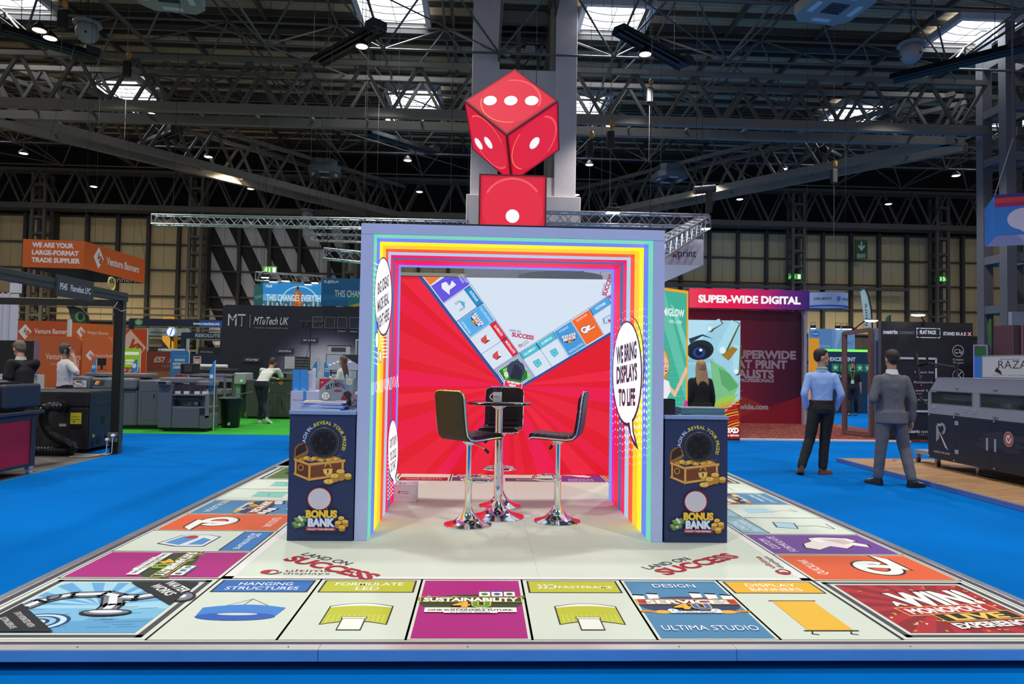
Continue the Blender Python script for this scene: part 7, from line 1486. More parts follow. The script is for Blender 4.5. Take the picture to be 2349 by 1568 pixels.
# eye poster
def eye_(a, W, H):
    k = W/1.16; a.rect(0, 0, W, H, '#9cd0e4')
    a.poly([(0, H), (W*.55, H), (W*.2, H*.78), (0, H*.75)], '#b4e0f0'); a.poly([(0, H*.62), (W*.3, H*.62), (W*.7, H*.5), (W*.95, H*.42), (W*.8, H*.3), (W*.55, H*.18), (0, H*.12)], '#86c8d8'); a.poly([(W*.45, H*.66), (W*.7, H*.6), (W*.98, H*.46), (W*.85, H*.33), (W*.6, H*.2), (W*.42, H*.24), (W*.5, H*.4)], '#7ac08a'); a.poly([(W*.6, H*.6), (W*.8, H*.55), (W*.97, H*.44), (W*.8, H*.4), (W*.66, H*.46)], '#5aa868'); a.poly([(W*.4, H*.3), (W*.75, H*.36), (W*.98, H*.38), (W*.7, H*.22), (W*.45, H*.14)], '#98c850')
    a.poly([(W*.05, H*.84), (W*.3, H*.88), (W*.52, H*.84), (W*.3, H*.865), (W*.08, H*.80)], '#1c3a58'); a.ell(W*.26, H*.745, W*.25, H*.085, '#16242c', rot=.15); a.ell(W*.26, H*.73, W*.2, H*.06, '#0c1418', rot=.15); a.ell(W*.24, H*.725, W*.12, H*.045, '#1a3a8a'); a.ell(W*.24, H*.725, W*.06, H*.028, '#081030'); a.ell(W*.27, H*.745, W*.03, H*.012, '#e8f4ff')
    for i in range(14): x = W*(.03+.035*i); a.line([(x, H*.675), (x+.03, H*.64)], .006, '#101820', -1 if i else None)
    f_ = True
    for (x0, y0, x1, y1, r_) in ((.60, .985, .42, .94, .085), (.88, .97, .66, .76, .12), (.93, .78, .91, .58, .09)):
        a.line([(W*x0+.03, H*y0), (W*x1+.04, H*y1-.02)], r_*1.5*k, '#5c5a28'); a.ell(W*x1+.04, H*y1-.03, r_*.75*k, r_*.9*k, '#5c5a28'); a.line([(W*x0, H*y0), (W*x1, H*y1)], r_*1.5*k, '#a8dcec'); a.ell(W*x1, H*y1, r_*.8*k, r_*.95*k, '#a8dcec'); a.ell(W*(x1+.01), H*(y1-.012), r_*.5*k, r_*.6*k, '#e0f4fc')
    a.poly([(W*.66, H*.7), (W*.84, H*.78), (W*.95, H*.76), (W*.78, H*.66)], '#a07820')
    a.poly([(0, 0), (W, 0), (W, H*.34), (W*.8, H*.26), (W*.55, H*.17), (W*.2, H*.12), (0, H*.12)], '#7a1408')
    for i in range(12): a.line([p for p in [(W*1.1+W*(.25+.07*i)*cos(q_), H*.02+H*(.06+.022*i)*sin(q_)) for q_ in [pi*(.5+.5*k/24) for k in range(25)]] if p[0] < W*.985 and p[1] > .03], .03, ['#e8401c', '#c0280c', '#f07a28', '#d0a030'][i % 4])
    a.text('OXD', W*.84, H*.055, .1, '#ffffff', w=.3, bold=.06); a.text('BEAUTIFUL BRANDS', W*.78, H*.025, .035, '#ffffff', w=.45, bold=.04)
panel('lightbox', 'tall glowing poster of a blue-green made-up eye and fingers', 'poster', (4.05, 11.3), (5.21, 11.26), .02, 2.535, '#9cd0e4', em=.9, art=eye_, th=.12)
# super-wide stand
def grad(a, W, H, cols, n=40, vert=False):
    cs = [lin(c) for c in cols]
    for i in range(n):
        f = i/(n-1)*(len(cs)-1); j = min(int(f), len(cs)-2); g_ = f-j; c = tuple(cs[j][q_]*(1-g_)+cs[j+1][q_]*g_ for q_ in range(3)); c = '#%02x%02x%02x' % tuple(int(255*(12.92*v if v < .0031308 else 1.055*v**(1/2.4)-.055)) for v in c)
        (a.rect(0, H*i/n, W, H*(i+1)/n, c, -1 if i else None) if vert else a.rect(W*i/n, 0, W*(i+1)/n, H, c, -1 if i else None))
def swall(a, W, H):
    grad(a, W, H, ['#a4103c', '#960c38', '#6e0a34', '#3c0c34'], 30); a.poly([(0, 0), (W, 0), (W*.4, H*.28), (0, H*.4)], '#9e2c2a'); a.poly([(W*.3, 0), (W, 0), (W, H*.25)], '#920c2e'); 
    z = lambda y: H*(1-(y-709)/(976-709))
    for q_, x1, y, h in (('SUPERWIDE', 1833, 823, 1.83), ('FLAT PRINT', 1813, 846, 1.72), ('SPECIALISTS', 1783, 869, 1.85)): a.text(q_, (x1-1580)/(1850-1580)*W, z(y), .215, '#b3a2b0', al='r', bold=.045, w=h)
    a.text('FOR CREATIVE PROFESSIONALS', (1783-1580)/270*W, z(879), .09, '#b3a2b0', al='r', bold=.05, w=1.9); a.text('super-wide.com', (1770-1580)/270*W, z(943), .14, '#b3a2b0', al='r', bold=.05, w=1.35)
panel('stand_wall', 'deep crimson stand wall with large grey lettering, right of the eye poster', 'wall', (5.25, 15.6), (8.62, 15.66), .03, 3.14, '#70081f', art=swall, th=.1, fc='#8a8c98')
p, q_ = ay(1581, 662, 15.3), ay(1857, 665, 15.3)
def shead(a, W, H): grad(a, W, H, ['#f03a58', '#f0104a', '#e80a50', '#c00a62', '#6a1278', '#2c1266'], 48); a.text('SUPER-WIDE DIGITAL', W*.5, H*.3, H*.36, '#ffffff', w=W*.85, bold=.05)
panel('stand_fascia', 'glowing pink to purple header over the crimson stand wall', 'fascia', XY(p), XY(q_), (p.z+q_.z)/2-.53, (p.z+q_.z)/2, '#e80a50', em=.85, art=shead, th=.28, fc='#8a2048')
bx('stand_post', mat('#a8a8b8'), t, (q_.x-.08, q_.x-.0, 15.45, 15.6, .03, q_.z-.56))
# upright demo frame
CO = mat('#8a6a66', .4, .3, noise=.04, name='copper_grey_metal')
t = thing('modular_frame', 'tall copper grey upright frame with rows of round holes', 'frame', (8.3, 12.3, 0))
a_, b_ = Vector((8.19, 12.62, 0)), Vector((8.45, 11.96, 0)); d = (b_-a_)
def vb_(name, p, w1, w2, z0, z1, m_): return bx(name, m_, t, (p.x-w1/2, p.x+w1/2, p.y-w2/2, p.y+w2/2, z0, z1))
vb_('post', a_, .09, .09, .031, 2.40, CO); vb_('post', b_, .07, .09, .031, 2.46, CO); beam('top_rail', t, a_+Vector((0, 0, 2.38)), b_+Vector((0, 0, 2.44)), .08, .09, CO); beam('bottom_rail', t, a_+Vector((0, 0, .09)), b_+Vector((0, 0, .09)), .08, .1, CO)
vb_('return_post', b_+Vector((.13, -.02, 0)), .17, .1, .031, 2.47, mat('#7f8ba6', .4)); vb_('black_return', b_+Vector((.3, .4, 0)), .2, .1, .031, 2.44, BLACK)
a = Art(lambda x, z: Vector((8.19+x, 12.62-.046, z)), (0, -1, 0)); 
for k in range(52): a.ell(.03, .12+.044*k, .012, .013, '#16161c' if k % 13 else '#c02030', -1 if k else None, n=8)
a.build(t, 'hole_row')
# black systems wall
def mtx(a, W, H):
    a.text('matrix', .215, H-.27, .085, '#d8dce6', w=.34, bold=.05); a.text('connect', .58, H-.27, .085, '#7c8090', w=.34); a.text('FLAT PACK', 1.06, H-.26, .075, '#e4e8f0', w=.38, bold=.06); a.text('STAND IN A B', 1.66, H-.28, .07, '#e4e8f0', w=.52, bold=.05); a.text('O', 1.945, H-.28, .07, '#d02040', bold=.05); a.text('X', 2.0, H-.28, .07, '#e4e8f0', bold=.05)
    x0, x1, z0, z1 = .80, 1.32, H-.34, H-.14
    for p in (((x0, z0+.03), (x0, z0), (x0+.05, z0)), ((x1, z0+.03), (x1, z0), (x1-.05, z0)), ((x0, z1-.03), (x0, z1), (x0+.05, z1)), ((x1, z1-.03), (x1, z1), (x1-.05, z1)), ((x0+.08, z0), (x1-.08, z0)), ((x0+.08, z1), (x1-.08, z1)), ((x0, z0+.06), (x0, z1-.06)), ((x1, z0+.06), (x1, z1-.06))): a.line(p, .016, '#e8ecf4')
    for (cx, cz, t1, t2) in ((1.73, H-.62, 'Compact', 'Transport'), (1.73, H-1.15, 'Tool-free', 'Assembly')): a.ring(cx, cz, .13, .13, .012, '#c8ccd8'); a.text(t1, cx, cz-.21, .045, '#c8ccd8', w=.24); a.text(t2, cx, cz-.28, .045, '#c8ccd8', w=.24)
    a.line([(1.65, H-.66), (1.65, H-.59), (1.76, H-.59), (1.76, H-.66)], .01, '#c8ccd8', closed=True); a.line([(1.76, H-.62), (1.81, H-.62), (1.82, H-.66), (1.76, H-.66)], .01, '#c8ccd8'); a.ell(1.69, H-.67, .017, .017, '#c8ccd8'); a.ell(1.79, H-.67, .017, .017, '#c8ccd8')
    a.line([(1.66, H-1.22), (1.80, H-1.08)], .02, '#c8ccd8'); a.line([(1.66, H-1.08), (1.80, H-1.22)], .02, '#c8ccd8')
    for p in (((.12, H-.8), (.28, H-.8)), ((.42, H-.8), (.98, H-.8)), ((1.06, H-.8), (1.22, H-.8), (1.22, H-.95)), ((1.22, H-1.02), (1.22, H-1.5)), ((.6, H-1.95), (1.1, H-1.95))): a.line(p, .045, '#b8bccc')
    for q_, z in (('Select kit', 1.12), ('Accessories', 1.34), ('Level light', 1.52), ('Repeat', 1.72)): a.text(q_, .95, H-z, .05, '#c8ccd8', w=.052*len(q_)*.85)
    for z in (1.19, 1.38, 1.57): a.ell(.88, H-z, .025, .025, '#c01030')
    a.text('matrix', .72, H-2.42, .07, '#c8ccd8', w=.26, bold=.04); a.text('systems', 1.03, H-2.42, .07, '#c8ccd8', w=.32); a.text('exhibition solutions', .98, H-2.47, .025, '#8a8ea0', w=.36)
panel('brand_wall', 'black stand wall with white icons behind the man in the grey suit', 'wall', (8.42, 11.5), (10.5, 11.52), 0.0, 2.6, '#12141d', art=mtx, th=.1, fc='#5a5c66')
def arm_light(px_, py_, y, lab, hx, hy, fl=1):
    b = ay(px_, py_, y); h = ay(hx, hy, y-.35); t = thing('arm_light', lab, 'light', b); strut('arm', t, b, b.lerp(h, .55)+Vector((0, 0, .06)), .014, BLACK); strut('arm', t, b.lerp(h, .55)+Vector((0, 0, .06)), h, .014, BLACK); mb = MB().ell(h, (.15, .09, .03), n=8); B(mb, 'head', mat('#ffffff', em=12), t); mb = MB().ell(h+Vector((0, 0, .015)), (.155, .095, .03), n=8); B(mb, 'head_shell', DARK, t); bx('clamp', BLACK, t, (b.x-.03, b.x+.03, b.y-.02, b.y+.1, b.z-.08, b.z+.01))
arm_light(2120, 738, 11.5, 'bright arm lamp on top of the black systems wall', 2106, 722); arm_light(1962, 752, 12.4, 'bright arm lamp on top of the copper grey frame', 1999, 735)
mb = MB(); 
# wood platform
WOODM = bpy.data.materials.new('oak_laminate'); WOODM.use_nodes = True; nt = WOODM.node_tree; b = nt.nodes['Principled BSDF']; g_ = nt.nodes.new('ShaderNodeTexCoord'); mp = nt.nodes.new('ShaderNodeMapping'); mp.inputs['Scale'].default_value = (1.2, 14, 1); n1 = nt.nodes.new('ShaderNodeTexNoise'); n1.inputs['Scale'].default_value = 2.2; n1.inputs['Detail'].default_value = 6; cr = nt.nodes.new('ShaderNodeValToRGB'); cr.color_ramp.elements[0].position = .3; cr.color_ramp.elements[0].color = (*lin('#8a6446'), 1); cr.color_ramp.elements[1].position = .7; cr.color_ramp.elements[1].color = (*lin('#c49a70'), 1)
nt.links.new(g_.outputs['Object'], mp.inputs[0]); nt.links.new(mp.outputs[0], n1.inputs['Vector']); nt.links.new(n1.outputs[0], cr.inputs[0]); nt.links.new(cr.outputs[0], b.inputs['Base Color']); b.inputs['Roughness'].default_value = .45
wp_ = thing('wood_platform', 'low oak-effect platform with blue metal edge at the right', 'platform', (8, 6, 0))
bx('deck', mat('#3a2a1c'), wp_, (5.62, 14, 1.5, 7.88, 0, .052))
for i in range(34):
    y0 = 1.5+i*.1877
    for j, (x0, x1) in enumerate(((5.63, 7.0+(i % 3)*.5), (7.0+(i % 3)*.5, 9.2+(i % 2)*.6), (9.2+(i % 2)*.6, 14))): bx('plank', WOODM, wp_, (x0+.001, x1-.001, y0+.001, y0+.1867, .052, .06))
EDG = mat('#7488bb', .4, .4, name='blue_edge_metal')
for k in range(3): bx('edge_trim', EDG, wp_, (5.585, 5.622, 1.5+k*2.13, 1.498+(k+1)*2.13, 0.002, .064), bev=.003)
bx('edge_trim', EDG, wp_, (5.585, 14, 7.88, 7.91, .002, .064), bev=.003); a = Art(lambda x, y: Vector((x, y, .0603)), (0, 0, 1)); a.poly([(6.3, 7.55), (6.38, 7.55), (6.55, 7.8), (6.47, 7.8)], '#9a4a34'); a.ell(6.75, 7.5, .17, .1, '#6a5a4c'); a.build(wp_, 'floor_stickers')
# cutting machine
GX = 6.55; yv = ax(2129, 1054.6, GX).y; zb = .2; zt_ = 1.42
t = thing('cutting_machine', 'long silver and black enclosed cutting machine on casters with tinted windows', 'machine', (7.0, 5.5, .06))
SIL = mat('#a3a3ae', .4, .2, noise=.02, name='silver_coat'); BK2 = mat('#20222c', .45, noise=.12, scale=1.6, name='smoky_black_print')
zs_ = ax(2129, 947, GX).z; zc = ax(2126.5, 898, GX).z; yt_ = ax(2147.5, 866.5, GX).y; zt_ = ax(2147.5, 866.5, GX).z; YE = 3.2
bx('lower_cabinet', BK2, t, (GX, GX+1.3, YE, yv, zb, zs_-.003), bev=.01)
def ring_poly(y0, y1, z0, z1, cham=0): return [(y0, z0), (y1, z0), (y1, z1-cham), (y1-cham, z1), (y0, z1)] if cham else [(y0, z0), (y1, z0), (y1, z1), (y0, z1)]
# silver hood as frame with window openings
wl, wh = zs_+.16, zt_-.2
wins = []
for px0, px1 in ((2136, 2229), (2248, 2400)): wins.append((ax(px1, 920, GX).y, ax(px0, 920, GX).y))
yy = [YE]+[v for w_ in reversed(wins) for v in w_]+[yv]
for i in range(0, len(yy)-1, 2): bx('hood_frame', SIL, t, (GX+.003, GX+.029, yy[i], yy[i+1], zs_+.001, zt_ if yy[i+1] < yv-.01 else zc), bev=.003)
MB_ = MB(); MB_.prism([(GX, yt_, zt_), (GX, yv, zc), (GX, yt_, zc)], (.03, 0, 0)); B(MB_, 'hood_corner', SIL, t)
bx('hood_frame', SIL, t, (GX, GX+.03, YE, yv, zs_, wl)); bx('hood_frame', SIL, t, (GX+.001, GX+.031, YE, yt_-.001, wh, zt_-.001)); bx('hood_top', SIL, t, (GX-.004, GX+1.3, YE, yt_, zt_, zt_+.01)); bx('hood_back', SIL, t, (GX+1.27, GX+1.3, YE, yt_, zs_, zt_)); bx('hood_end', SIL, t, (GX+.004, GX+1.296, yv-.03, yv-.002, zs_+.001, zc-.001))
MB_ = MB(); MB_.prism([(GX, yv, zc), (GX, yt_, zt_), (GX+1.3, yt_, zt_), (GX+1.3, yv, zc)], (0, -.02, 0)); B(MB_, 'hood_slope', SIL, t)
bx('cutting_bed', mat('#55606a'), t, (GX+.05, GX+1.25, YE+.1, yv-.1, zs_+.02, zs_+.1)); bx('gantry', mat('#c0ccd0', .3, .5), t, (GX+.1, GX+1.2, YE+.2, yv-.2, zt_-.32, zt_-.24)); bx('inner_panel', mat('#b01848'), t, (GX+.4, GX+.42, yv-.5, yv-.3, zs_+.1, wh))
GL = mat('#2c4048', .05, noise=0, alpha=.42, name='tinted_glass')
for y0, y1 in wins:
    bx('window_glass', GL, t, (GX+.008, GX+.014, y0-.01, y1+.01, wl-.01, wh+.01)); a = Art(lambda x, z: Vector((GX, x, z)), (-1, 0, 0)); a.frame(y0-.012, wl-.012, y1+.012, wh+.012, .012, '#70727c'); a.build(t, 'window_rim')
def hinge(y, z): bx('hinge', mat('#b8bac4', .3, .5), t, (GX-.012, GX, y-.035, y+.035, z-.03, z+.03), bev=.004)
for y, z in ((wins[0][0]-.06, wl-.07), (wins[0][0]+.12, wl-.06), (wins[0][1]-.08, wl-.05)): hinge(y, z)
for y in (yv-.66, yv-1.98): hinge(y, zs_-.1); hinge(y, zb+.16)
for y in (wins[0][0]+.3, wins[1][1]-.3): bx('handle', mat('#8a8c98', .3, .6), t, (GX-.02, GX, y-.04, y+.04, zs_+.02, zs_+.05), bev=.005); bx('handle', mat('#8a8c98', .3, .6), t, (GX-.02, GX, y-.03, y+.03, wh+.05, wh+.07), bev=.005)
for y in (yv-1.27, yv-1.42): bx('latch', mat('#c0c2cc', .3, .6), t, (GX-.01, GX, y-.018, y+.018, zb+.25, zb+.42), bev=.006)
def rz_(a):
    u = lambda y: y   # a runs along -Y as seen by the viewer
    a.frame(.62, .04, 1.98, .64, .003, '#0c0d12'); a.rect(1.34, .04, 1.343, .64, '#0c0d12')
    for i in range(16): a.ell(1.2+.7*((i*7) % 11)/11, .3+.22*((i*5) % 9)/9, .16, .035, '#2c2f3b', None)
    a.poly([(.2, .26), (.2, .52), (.24, .5), (.27, .42), (.27, .32)], '#9a9ca8'); a.ring(.33, .47, .09, .09, .045, '#9a9ca8', a0=-1.4, a1=1.8); a.poly([(.22, .54), (.34, .54), (.3, .5), (.24, .5)], '#b0b2bc'); a.poly([(.26, .42), (.3, .4), (.48, .16), (.4, .2)], '#c0c2cc')
    a.text('RAISING THE GAME', .33, .1, .025, '#b8bac4', w=.36, bold=.03)
    a.ell(1.66, .45, .085, .10, '#b89a98'); a.ell(1.66, .45, .072, .086, '#a83a34'); a.ell(1.66, .45, .05, .06, '#d8c8c8'); a.line([(1.64, .46), (1.66, .43), (1.7, .49)], .015, '#a83a34')
    for x in (.03, .6, 1.4, 2.05): a.ell(x, .03, .012, .012, '#c8c8d0'); a.ell(x, .66, .012, .012, '#c8c8d0')
a = Art(lambda x, z: Vector((GX, yv-x, zb+z*(zs_-zb)/.68)), (-1, 0, 0)); rz_(a); a.build(t)
for px_, py_ in ((2106, 1059), (2151, 1070), (2246.5, 1090.5)):
    c = az(px_, py_, .06); cs = thing if 0 else None; mb = MB().cyl(c+Vector((-.02, 0, .045)), c+Vector((.02, 0, .045)), .045, 18); B(mb, 'caster_wheel', mat('#5a2026'), t); bx('caster_fork', mat('#9a9ca8', .3, .5), t, (c.x-.03, c.x+.03, c.y-.03, c.y+.03, .13, .2), (c.x-.03, c.x-.022, c.y-.015, c.y+.015, .05, .13), (c.x+.022, c.x+.03, c.y-.015, c.y+.015, .05, .13))
c = az(2106, 1059, .06); bx('outrigger', SIL, t, (c.x-.03, c.x+.25, yv, c.y+.05, .2, .26)); bx('outrigger', SIL, t, (c.x+.15, c.x+.21, yv+.001, yv+.08, .26, .5))
for y in (4.6, 3.6): mb = MB().cyl((GX+.3, y, .105), (GX+.34, y, .105), .045, 14); B(mb, 'caster_wheel', BLACK, t); bx('caster_fork', DARK, t, (GX+.28, GX+.36, y-.03, y+.03, .13, .2))
mb = MB()
for k in range(4): mb.tube([(GX+.25+.05*k, yv-.45-.1*k, .068), (GX+.1, yv-.7-.1*k, .068+.01*k), (GX+.3, yv-1.0-.1*k, .07), (GX+.2, yv-1.4, .068)], .008, 6)
tag(B(mb, 'cable_bundle', mat('#4a4c56'), None), 'tangle of grey cables on the wood platform under the cutting machine', 'cable', kind='stuff')
p0, p1 = ax(2252, 815, GX+.35), ax(2252, 867, GX+.35)
panel('lightbox_sign', 'white oblong illuminated sign on top of the cutting machine', 'sign', (GX+.35, p0.y), (GX+.35, p0.y-1.6), zt_+.011, p0.z, '#c8ccdc', th=.06, em=.35, fc='#a8aab4', art=lambda a, W, H: (a.frame(0, 0, W, H, .02, '#8a8c98'), a.text('NEW INNOVATION', .55, H-.07, .025, '#4a4c58', w=.36), a.text('RAZAR', .66, .14, .11, '#14161c', w=.66, bold=-.006), a.poly([(.26, .1), (.3, .16), (.38, .1), (.4, .05)], '#14161c'), a.text('RAZAR SPOT UV  DIGITAL CUTTING  CREASING', .62, .04, .018, '#4a4c58', w=.78)))
t = thing('operator_screen', 'thin monitor seen edge on, held by a black jointed arm on the cutting machine', 'monitor', ax(2160, 862, GX+.3)); c = ay(2104, 840, yv+.35)
mb = MB().box(-.02, .02, -.2, .2, -.22, .22, 0, Matrix.Translation(c) @ Matrix.Rotation(-.62, 4, 'Z') @ Matrix.Rotation(-.12, 4, 'Y')); B(mb, 'display', BLACK, t); e = Vector((GX+.25, yt_-.1, zt_+.01))
strut('pole', t, e, e+Vector((0, 0, .22)), .02, BLACK); k1 = ay(2130, 833, yv+.1); strut('arm', t, e+Vector((0, 0, .15)), k1, .02, BLACK); strut('arm', t, k1, c, .018, BLACK)
t = thing('jointed_bracket', 'black jointed arm jutting from the left end of the cutting machine', 'bracket', (GX+.3, yv, .8)); c1 = Vector((GX+.3, yv+.01, .72)); c2 = ay(2103, 905, yv+.35); strut('arm', t, c1, c2, .022, BLACK); mb = MB().ell(c2, (.08, .04, .03), n=7); B(mb, 'head', BLACK, t)
# far round banner, flags, far stand
c = Vector((13.76, 24.7, 0)); z0, z1 = 4.08, 4.66
t = thing('hanging_banner', 'oval white hanging banner with blue globe logo over the right aisle', 'banner', (c.x, c.y, z0))
mb = MB(); N = 48; R1 = .84
mb.loft([[c+Vector((R1*cos(2*pi*i/N), R1*.8*sin(2*pi*i/N), z)) for i in range(N)] for z in (z0+.05, z1)], caps=False); B(mb, 'fabric_ring', mat('#a3b4d8', .6), t, smooth=True); mb = MB(); mb.loft([[c+Vector((R1*k*cos(2*pi*i/N), R1*.8*k*sin(2*pi*i/N), z)) for i in range(N)] for k, z in ((1.01, z0+.07), (1.01, z0), (.97, z0))], caps=False); B(mb, 'blue_hem', mat('#1f5ab0'), t, smooth=True)
a = Art(lambda x, z: c+Vector((R1*1.004*sin(x), -R1*.8*1.004*cos(x), z)), (0, -1, 0), step=.002); a.text('KONICA MINOLTA', -.55, z0+.28, .09, '#30406a', w=.85, bold=.02); a.ell(.22, z0+.33, .12, .09, '#2a6ac0'); a.line([(.12, z0+.33), (.32, z0+.33)], .015, '#d8e4f4'); a.text('KONICA MINOLTA', .85, z0+.28, .09, '#30406a', w=.85, bold=.02); a.build(t)
for s_ in (-1, 1): strut('suspension_wire', t, (c.x+s_*.8, c.y, z1), (c.x+s_*.8, c.y, 16.5), .006, BLACK, 4)
t = thing('feather_flag', 'tall pale mint feather flag with vertical lettering', 'flag', (12.9, 20, 0)); mb = MB(); mb.prism([ay(*p, 20) for p in ((1974, 668), (1977, 661), (1984, 662), (1991, 680), (1997, 710), (2000, 750), (1985, 750))], (0, .02, 0)); B(mb, 'sail', mat('#b8d8d4', .6), t)
mb = MB().tube([ay(*p, 20)-Vector((0, .02, 0)) for p in ((1974, 667), (1978, 660), (1985, 661), (1992, 679), (1998, 708), (2001, 752))], .02, 6); B(mb, 'pole', BLACK, t); strut('lower_pole', t, ay(2001, 752, 20), (ay(2001, 752, 20).x, 20, 0), .02, BLACK); a = Art(lambda x, z: ay(x, z, 20), (0, -1, 0), yd=True, step=.003); a.text('future', 1991, 748, 7, '#2a3a3a', w=52, al='l', rot=-1.62); a.build(t, 'lettering')
t = thing('feather_flag', 'small dark green and blue feather flag beyond the systems wall', 'flag', (13.2, 16, 0)); mb = MB(); mb.prism([ay(*p, 16) for p in ((2031, 738), (2033, 727), (2041, 722), (2041, 738))], (0, .02, 0)); B(mb, 'sail', mat('#2f6a5c', .6), t); strut('pole', t, ay(2042, 722, 16), (ay(2042, 722, 16).x, 16, 0), .015, BLACK)
t = thing('feather_flag', 'dark feather flag with yellow green swirl beside the grey steel column', 'flag', (12.0, 13, 0)); mb = MB(); mb.prism([ay(*p, 13) for p in ((2268, 790), (2266, 750), (2272, 730), (2276, 735), (2274, 800))], (0, .02, 0)); B(mb, 'sail', mat('#3a6a3a', .6, noise=.4, scale=4), t); strut('pole', t, ay(2276, 730, 13), (ay(2276, 730, 13).x, 13, 0), .015, BLACK)
p, q_ = ay(1856, 752, 23), ay(1961, 754, 23)
panel('stand_wall', 'pale blue lit stand wall with blue globe logo beyond the standing pair', 'wall', XY(p), XY(q_), 0, 3.12, '#5f94d4', em=.5, art=lambda a, W, H: (a.rect(W*.5, 0, W, H, '#6fa2dc'), a.poly([(W*.55, H*.7), (W*.75, H), (W*.6, H)], '#8ab8e8'), a.ell(W*.14, H-.2, .17, .12, '#3a78c8'), a.line([(W*.08, H-.2), (W*.2, H-.2)], .03, '#c8dcf4'), a.text('RETHINK', W*.32, H-.72, .1, '#a8c8ee', w=.5), a.text('FIRE', W*.85, H-.6, .14, '#3a78c8', w=.35)))
p, q_ = ay(1856, 775, 22.5), ay(1879, 776, 22.5); panel('colour_banner', 'bright orange panel at the left of the pale blue stand', 'panel', XY(p), XY(q_), 0, p.z, '#f0a020', em=.6)
p, q_ = ay(1876, 800, 21.5), ay(1990, 803, 21.5)
panel('stand_wall', 'dark teal review wall with green stars and glowing green top strip', 'wall', XY(p), XY(q_), 0, p.z, '#123a52', art=lambda a, W, H: (a.rect(0, H-.08, W, H, mat('#6aff50', em=1.6)), a.text('EXCELLENT', W*.5, H-.42, .13, '#e8eef0', w=.95, bold=.05), *[(a.rect(W*.28+.3*i, H-.8, W*.28+.3*i+.27, H-.52, '#2a9a5a'), a.poly([(W*.28+.3*i+.135+(.11 if k % 2 == 0 else .045)*sin(k*pi/5), H-.66+(.11 if k % 2 == 0 else .045)*cos(k*pi/5)) for k in range(10)], '#f0f4f0')) for i in range(5)], a.text('Trustpilot', W*.55, H-1.02, .11, '#e8eef0', w=.6, bold=.03), a.poly([(W*.3+(.11 if k % 2 == 0 else .045)*sin(k*pi/5), H-.97+(.11 if k % 2 == 0 else .045)*cos(k*pi/5)) for k in range(10)], '#2ab86a')))
for i, (px_, l) in enumerate(((1930, 'left high stool at the far teal stand'), (1950, 'right high stool at the far teal stand'))):
    c = az(px_, 940, 0); t = thing('high_stool', l, 'stool', c, 0, 'high stools at the far teal stand'); MB().lathe([(0, .74), (.18, .74), (.19, .77), (0, .79)], n=20).build('seat', DARK, t)
    for sx_ in (-1, 1):
        for sy_ in (-1, 1): strut('leg', None, (0, 0, 0), (0, 0, 1), .01, STEEL).parent = t; o = [x for x in bpy.data.objects if x.name.startswith('leg') and x.parent == t][-1]; a1 = Vector((sx_*.1, sy_*.1, .74)); d = Vector((sx_*.2, sy_*.2, 0))-a1; o.matrix_basis = Matrix.Translation(a1) @ d.to_track_quat('Z', 'Y').to_matrix().to_4x4() @ Matrix.Diagonal((.012, .012, d.length, 1))
for i, (px_, py_) in enumerate(((1868, 745), (1925, 748), (1940, 750), (1952, 752))): p = ay(px_, py_, 22.9); p.y = 23.0; p.z = 3.13; flood(p, 'tiny arm light on the pale blue stand wall, %s from left' % ('first', 'second', 'third', 'fourth')[i], .16, 8)
# hanging blue polygon banner, top right
t = thing('hanging_banner', 'blue hanging banner with white pin emblem and red purple top at the right edge', 'banner', (13.3, 14, 5))
q1, q2 = ay(2282, 447, 14), ay(2282, 540, 14); zt0, zb0 = q1.z, q2.z; pA = Vector((q1.x, 14, 0)); pB = Vector((15.4, 12.7, 0)); pC = Vector((q1.x+.9, 15.6, 0))
def bb(a, W, H): a.rect(0, H-.09, W, H, '#3a2478'); a.rect(0, H-.22, W, H-.09, '#c83a3a'); a.rect(0, H-.32, W, H-.22, '#a01860'); a.ell(.62, H-.66, .36, .28, '#c8c4dc'); a.poly([(.29, H-.75), (.95, H-.75), (.64, H-1.02)], '#c8c4dc'); a.rect(0, 0, W, .03, '#2a6ac8')
side(pA, pB, zb0, zt0, '#2a78cc', bb, t, inner='#b8b8d4'); side(pB, pB+pC-pA, zb0, zt0, '#2a78cc', None, t, inner='#b8b8d4'); side(pB+pC-pA, pC, zb0, zt0, '#2a78cc', None, t, inner='#b8b8d4'); side(pC, pA, zb0, zt0, '#2a78cc', None, t, inner='#b8b8d4')
strut('suspension_wire', t, Vector((pA.x, 14, zt0)), (pA.x+.5, 14, 7.6), .012, mat('#8a8a90'), 5); strut('chain', t, (pA.x+.5, 14, 7.6), (pA.x+.5, 14, 16.4), .02, mat('#55565c'), 5)
# square white banner right of the arch
t = thing('hanging_banner', 'square white banner with dark lowercase lettering behind the right top of the arch', 'banner', (4.3, 14, 4.1)); p, q_ = ay(1400, 548, 14), ay(1614, 549, 14); zt0 = ay(1614, 549, 14).z; zb0 = ay(1614, 608, 14).z
pA, pB = Vector((p.x, 14, 0)), Vector((q_.x, 14, 0)); pC = pB+Vector((-.05, 4.2, 0))
side(pA, pB, zb0, zt0, '#c0bccb', lambda a, W, H: (a.text('esssoprint'[0:4], W-1.0, .2, .2, '#2c2c34', w=.58, al='c', bold=.01), a.text('Q', W-.72, .2, .17, '#a82a2a', w=.13, bold=.02), a.text('print', W-.42, .2, .2, '#2c2c34', w=.46, bold=.01)), t, inner='#d8d8e4'); side(pB, pC, zb0, zt0, '#b8b4c4', None, t, inner='#e4e4f0'); side(pC, pC+pA-pB, zb0, zt0, '#b8b4c4', None, t, inner='#e0e0ec')
for e in (pA, pB): strut('suspension_wire', t, e+Vector((0, 0, zt0)), e+Vector((0, 0, 5.2)), .01, mat('#8a8a90'), 5)
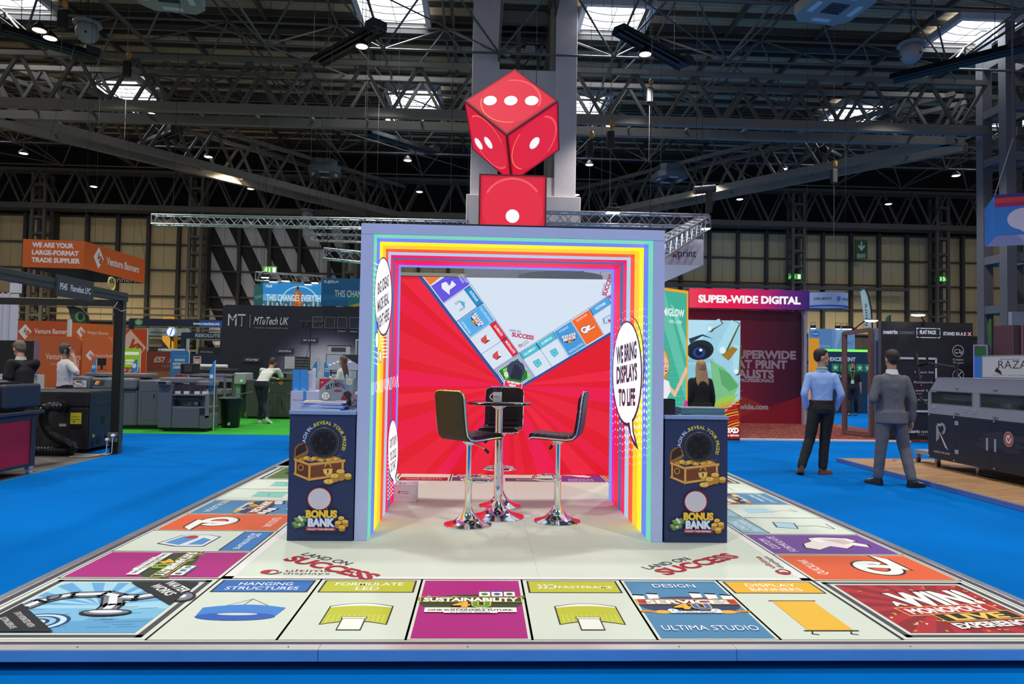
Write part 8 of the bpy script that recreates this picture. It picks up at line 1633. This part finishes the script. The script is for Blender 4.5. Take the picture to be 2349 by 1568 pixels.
# white boxes by the steel column and dark red roller
t = thing('display_cabinet', 'dark red cabinet front at the right edge above the white sign', 'cabinet', (11, 9, 0)); p, q_ = ay(2323, 745, 10.5), ay(2400, 810, 10.5); bx('panel', mat('#2c161c'), t, (p.x, q_.x, 10.5, 11, 0, p.z)); bx('edge', mat('#5a3a44'), t, (p.x-.03, p.x, 10.48, 11, 0, p.z)); bx('stripe', mat('#6a4a52'), t, (p.x+.16, p.x+.2, 10.47, 10.5, 0, p.z))
p, q_ = ay(2236, 790, 16), ay(2262, 812, 16); panel('poster_board', 'small glowing green and blue picture panel with violet rim right of the systems wall', 'poster', XY(ay(2232, 790, 14)), XY(ay(2265, 790, 14)), 0, ay(2240, 790, 14).z, '#2a6ac0', em=.5, art=lambda a, W, H: (a.rect(0, H-.3, W, H, '#1f5a28'), a.ell(W*.6, H*.45, .12, .18, '#b8c838'), a.frame(0, 0, W, H, .03, '#9a7ad8')))
t = thing('potted_plant', 'sprig of green leaves behind the eye poster', 'plant', (5.35, 12.2, 0)); MB().lathe([(0, .0), (.12, .0), (.15, .3), (.13, .3), (0, .28)], n=20).build('pot', mat('#8a8a90'), t, smooth=True)
MB().tube([(0, 0, .25), (.0, 0, .7), (.02, 0, 1.05)], .012, 6).build('stem', mat('#4a5a2a'), t)
for k in range(9): q_ = k*2.4; c = Vector((.02, 0, .75+.035*k)); d = Vector((cos(q_)*.22, sin(q_)*.22, .08)); s_ = Vector((-sin(q_), cos(q_), 0))*.035; MB().add([c, c+d*.5+s_, c+d, c+d*.5-s_, c+d*.5+Vector((0, 0, .015))], [(0, 1, 4), (1, 2, 4), (2, 3, 4), (3, 0, 4)]).build('leaf', mat('#4f7a3a'), t)
t.location = (5.28, 11.9, .03)
# wires that carry the remaining hanging banners
bpy.context.view_layer.update()
for t in [o for o in bpy.data.objects if o.name.startswith('hanging_banner') and o.parent is None]:
    kids = [c for c in bpy.data.objects if c.parent == t and c.type == 'MESH']
    if any(c.name.startswith('suspension_wire') for c in kids): 
        if t.name != bpy.data.objects['hanging_banner'].name and 'square white' not in t['label']: continue
    ps = [c.matrix_world @ v.co for c in kids if 'wire' not in c.name and 'chain' not in c.name for v in c.data.vertices]
    zt = max(p.z for p in ps); xa, xb = min(p.x for p in ps)+.05, max(p.x for p in ps)-.05
    for x in (xa, xb):
        q_ = min((p for p in ps if p.z > zt-.15), key=lambda p: abs(p.x-x)); strut('suspension_wire', t, (q_.x, q_.y+.01, q_.z-.01), (q_.x, q_.y+.01, 16.64), .006, BLACK, 4)
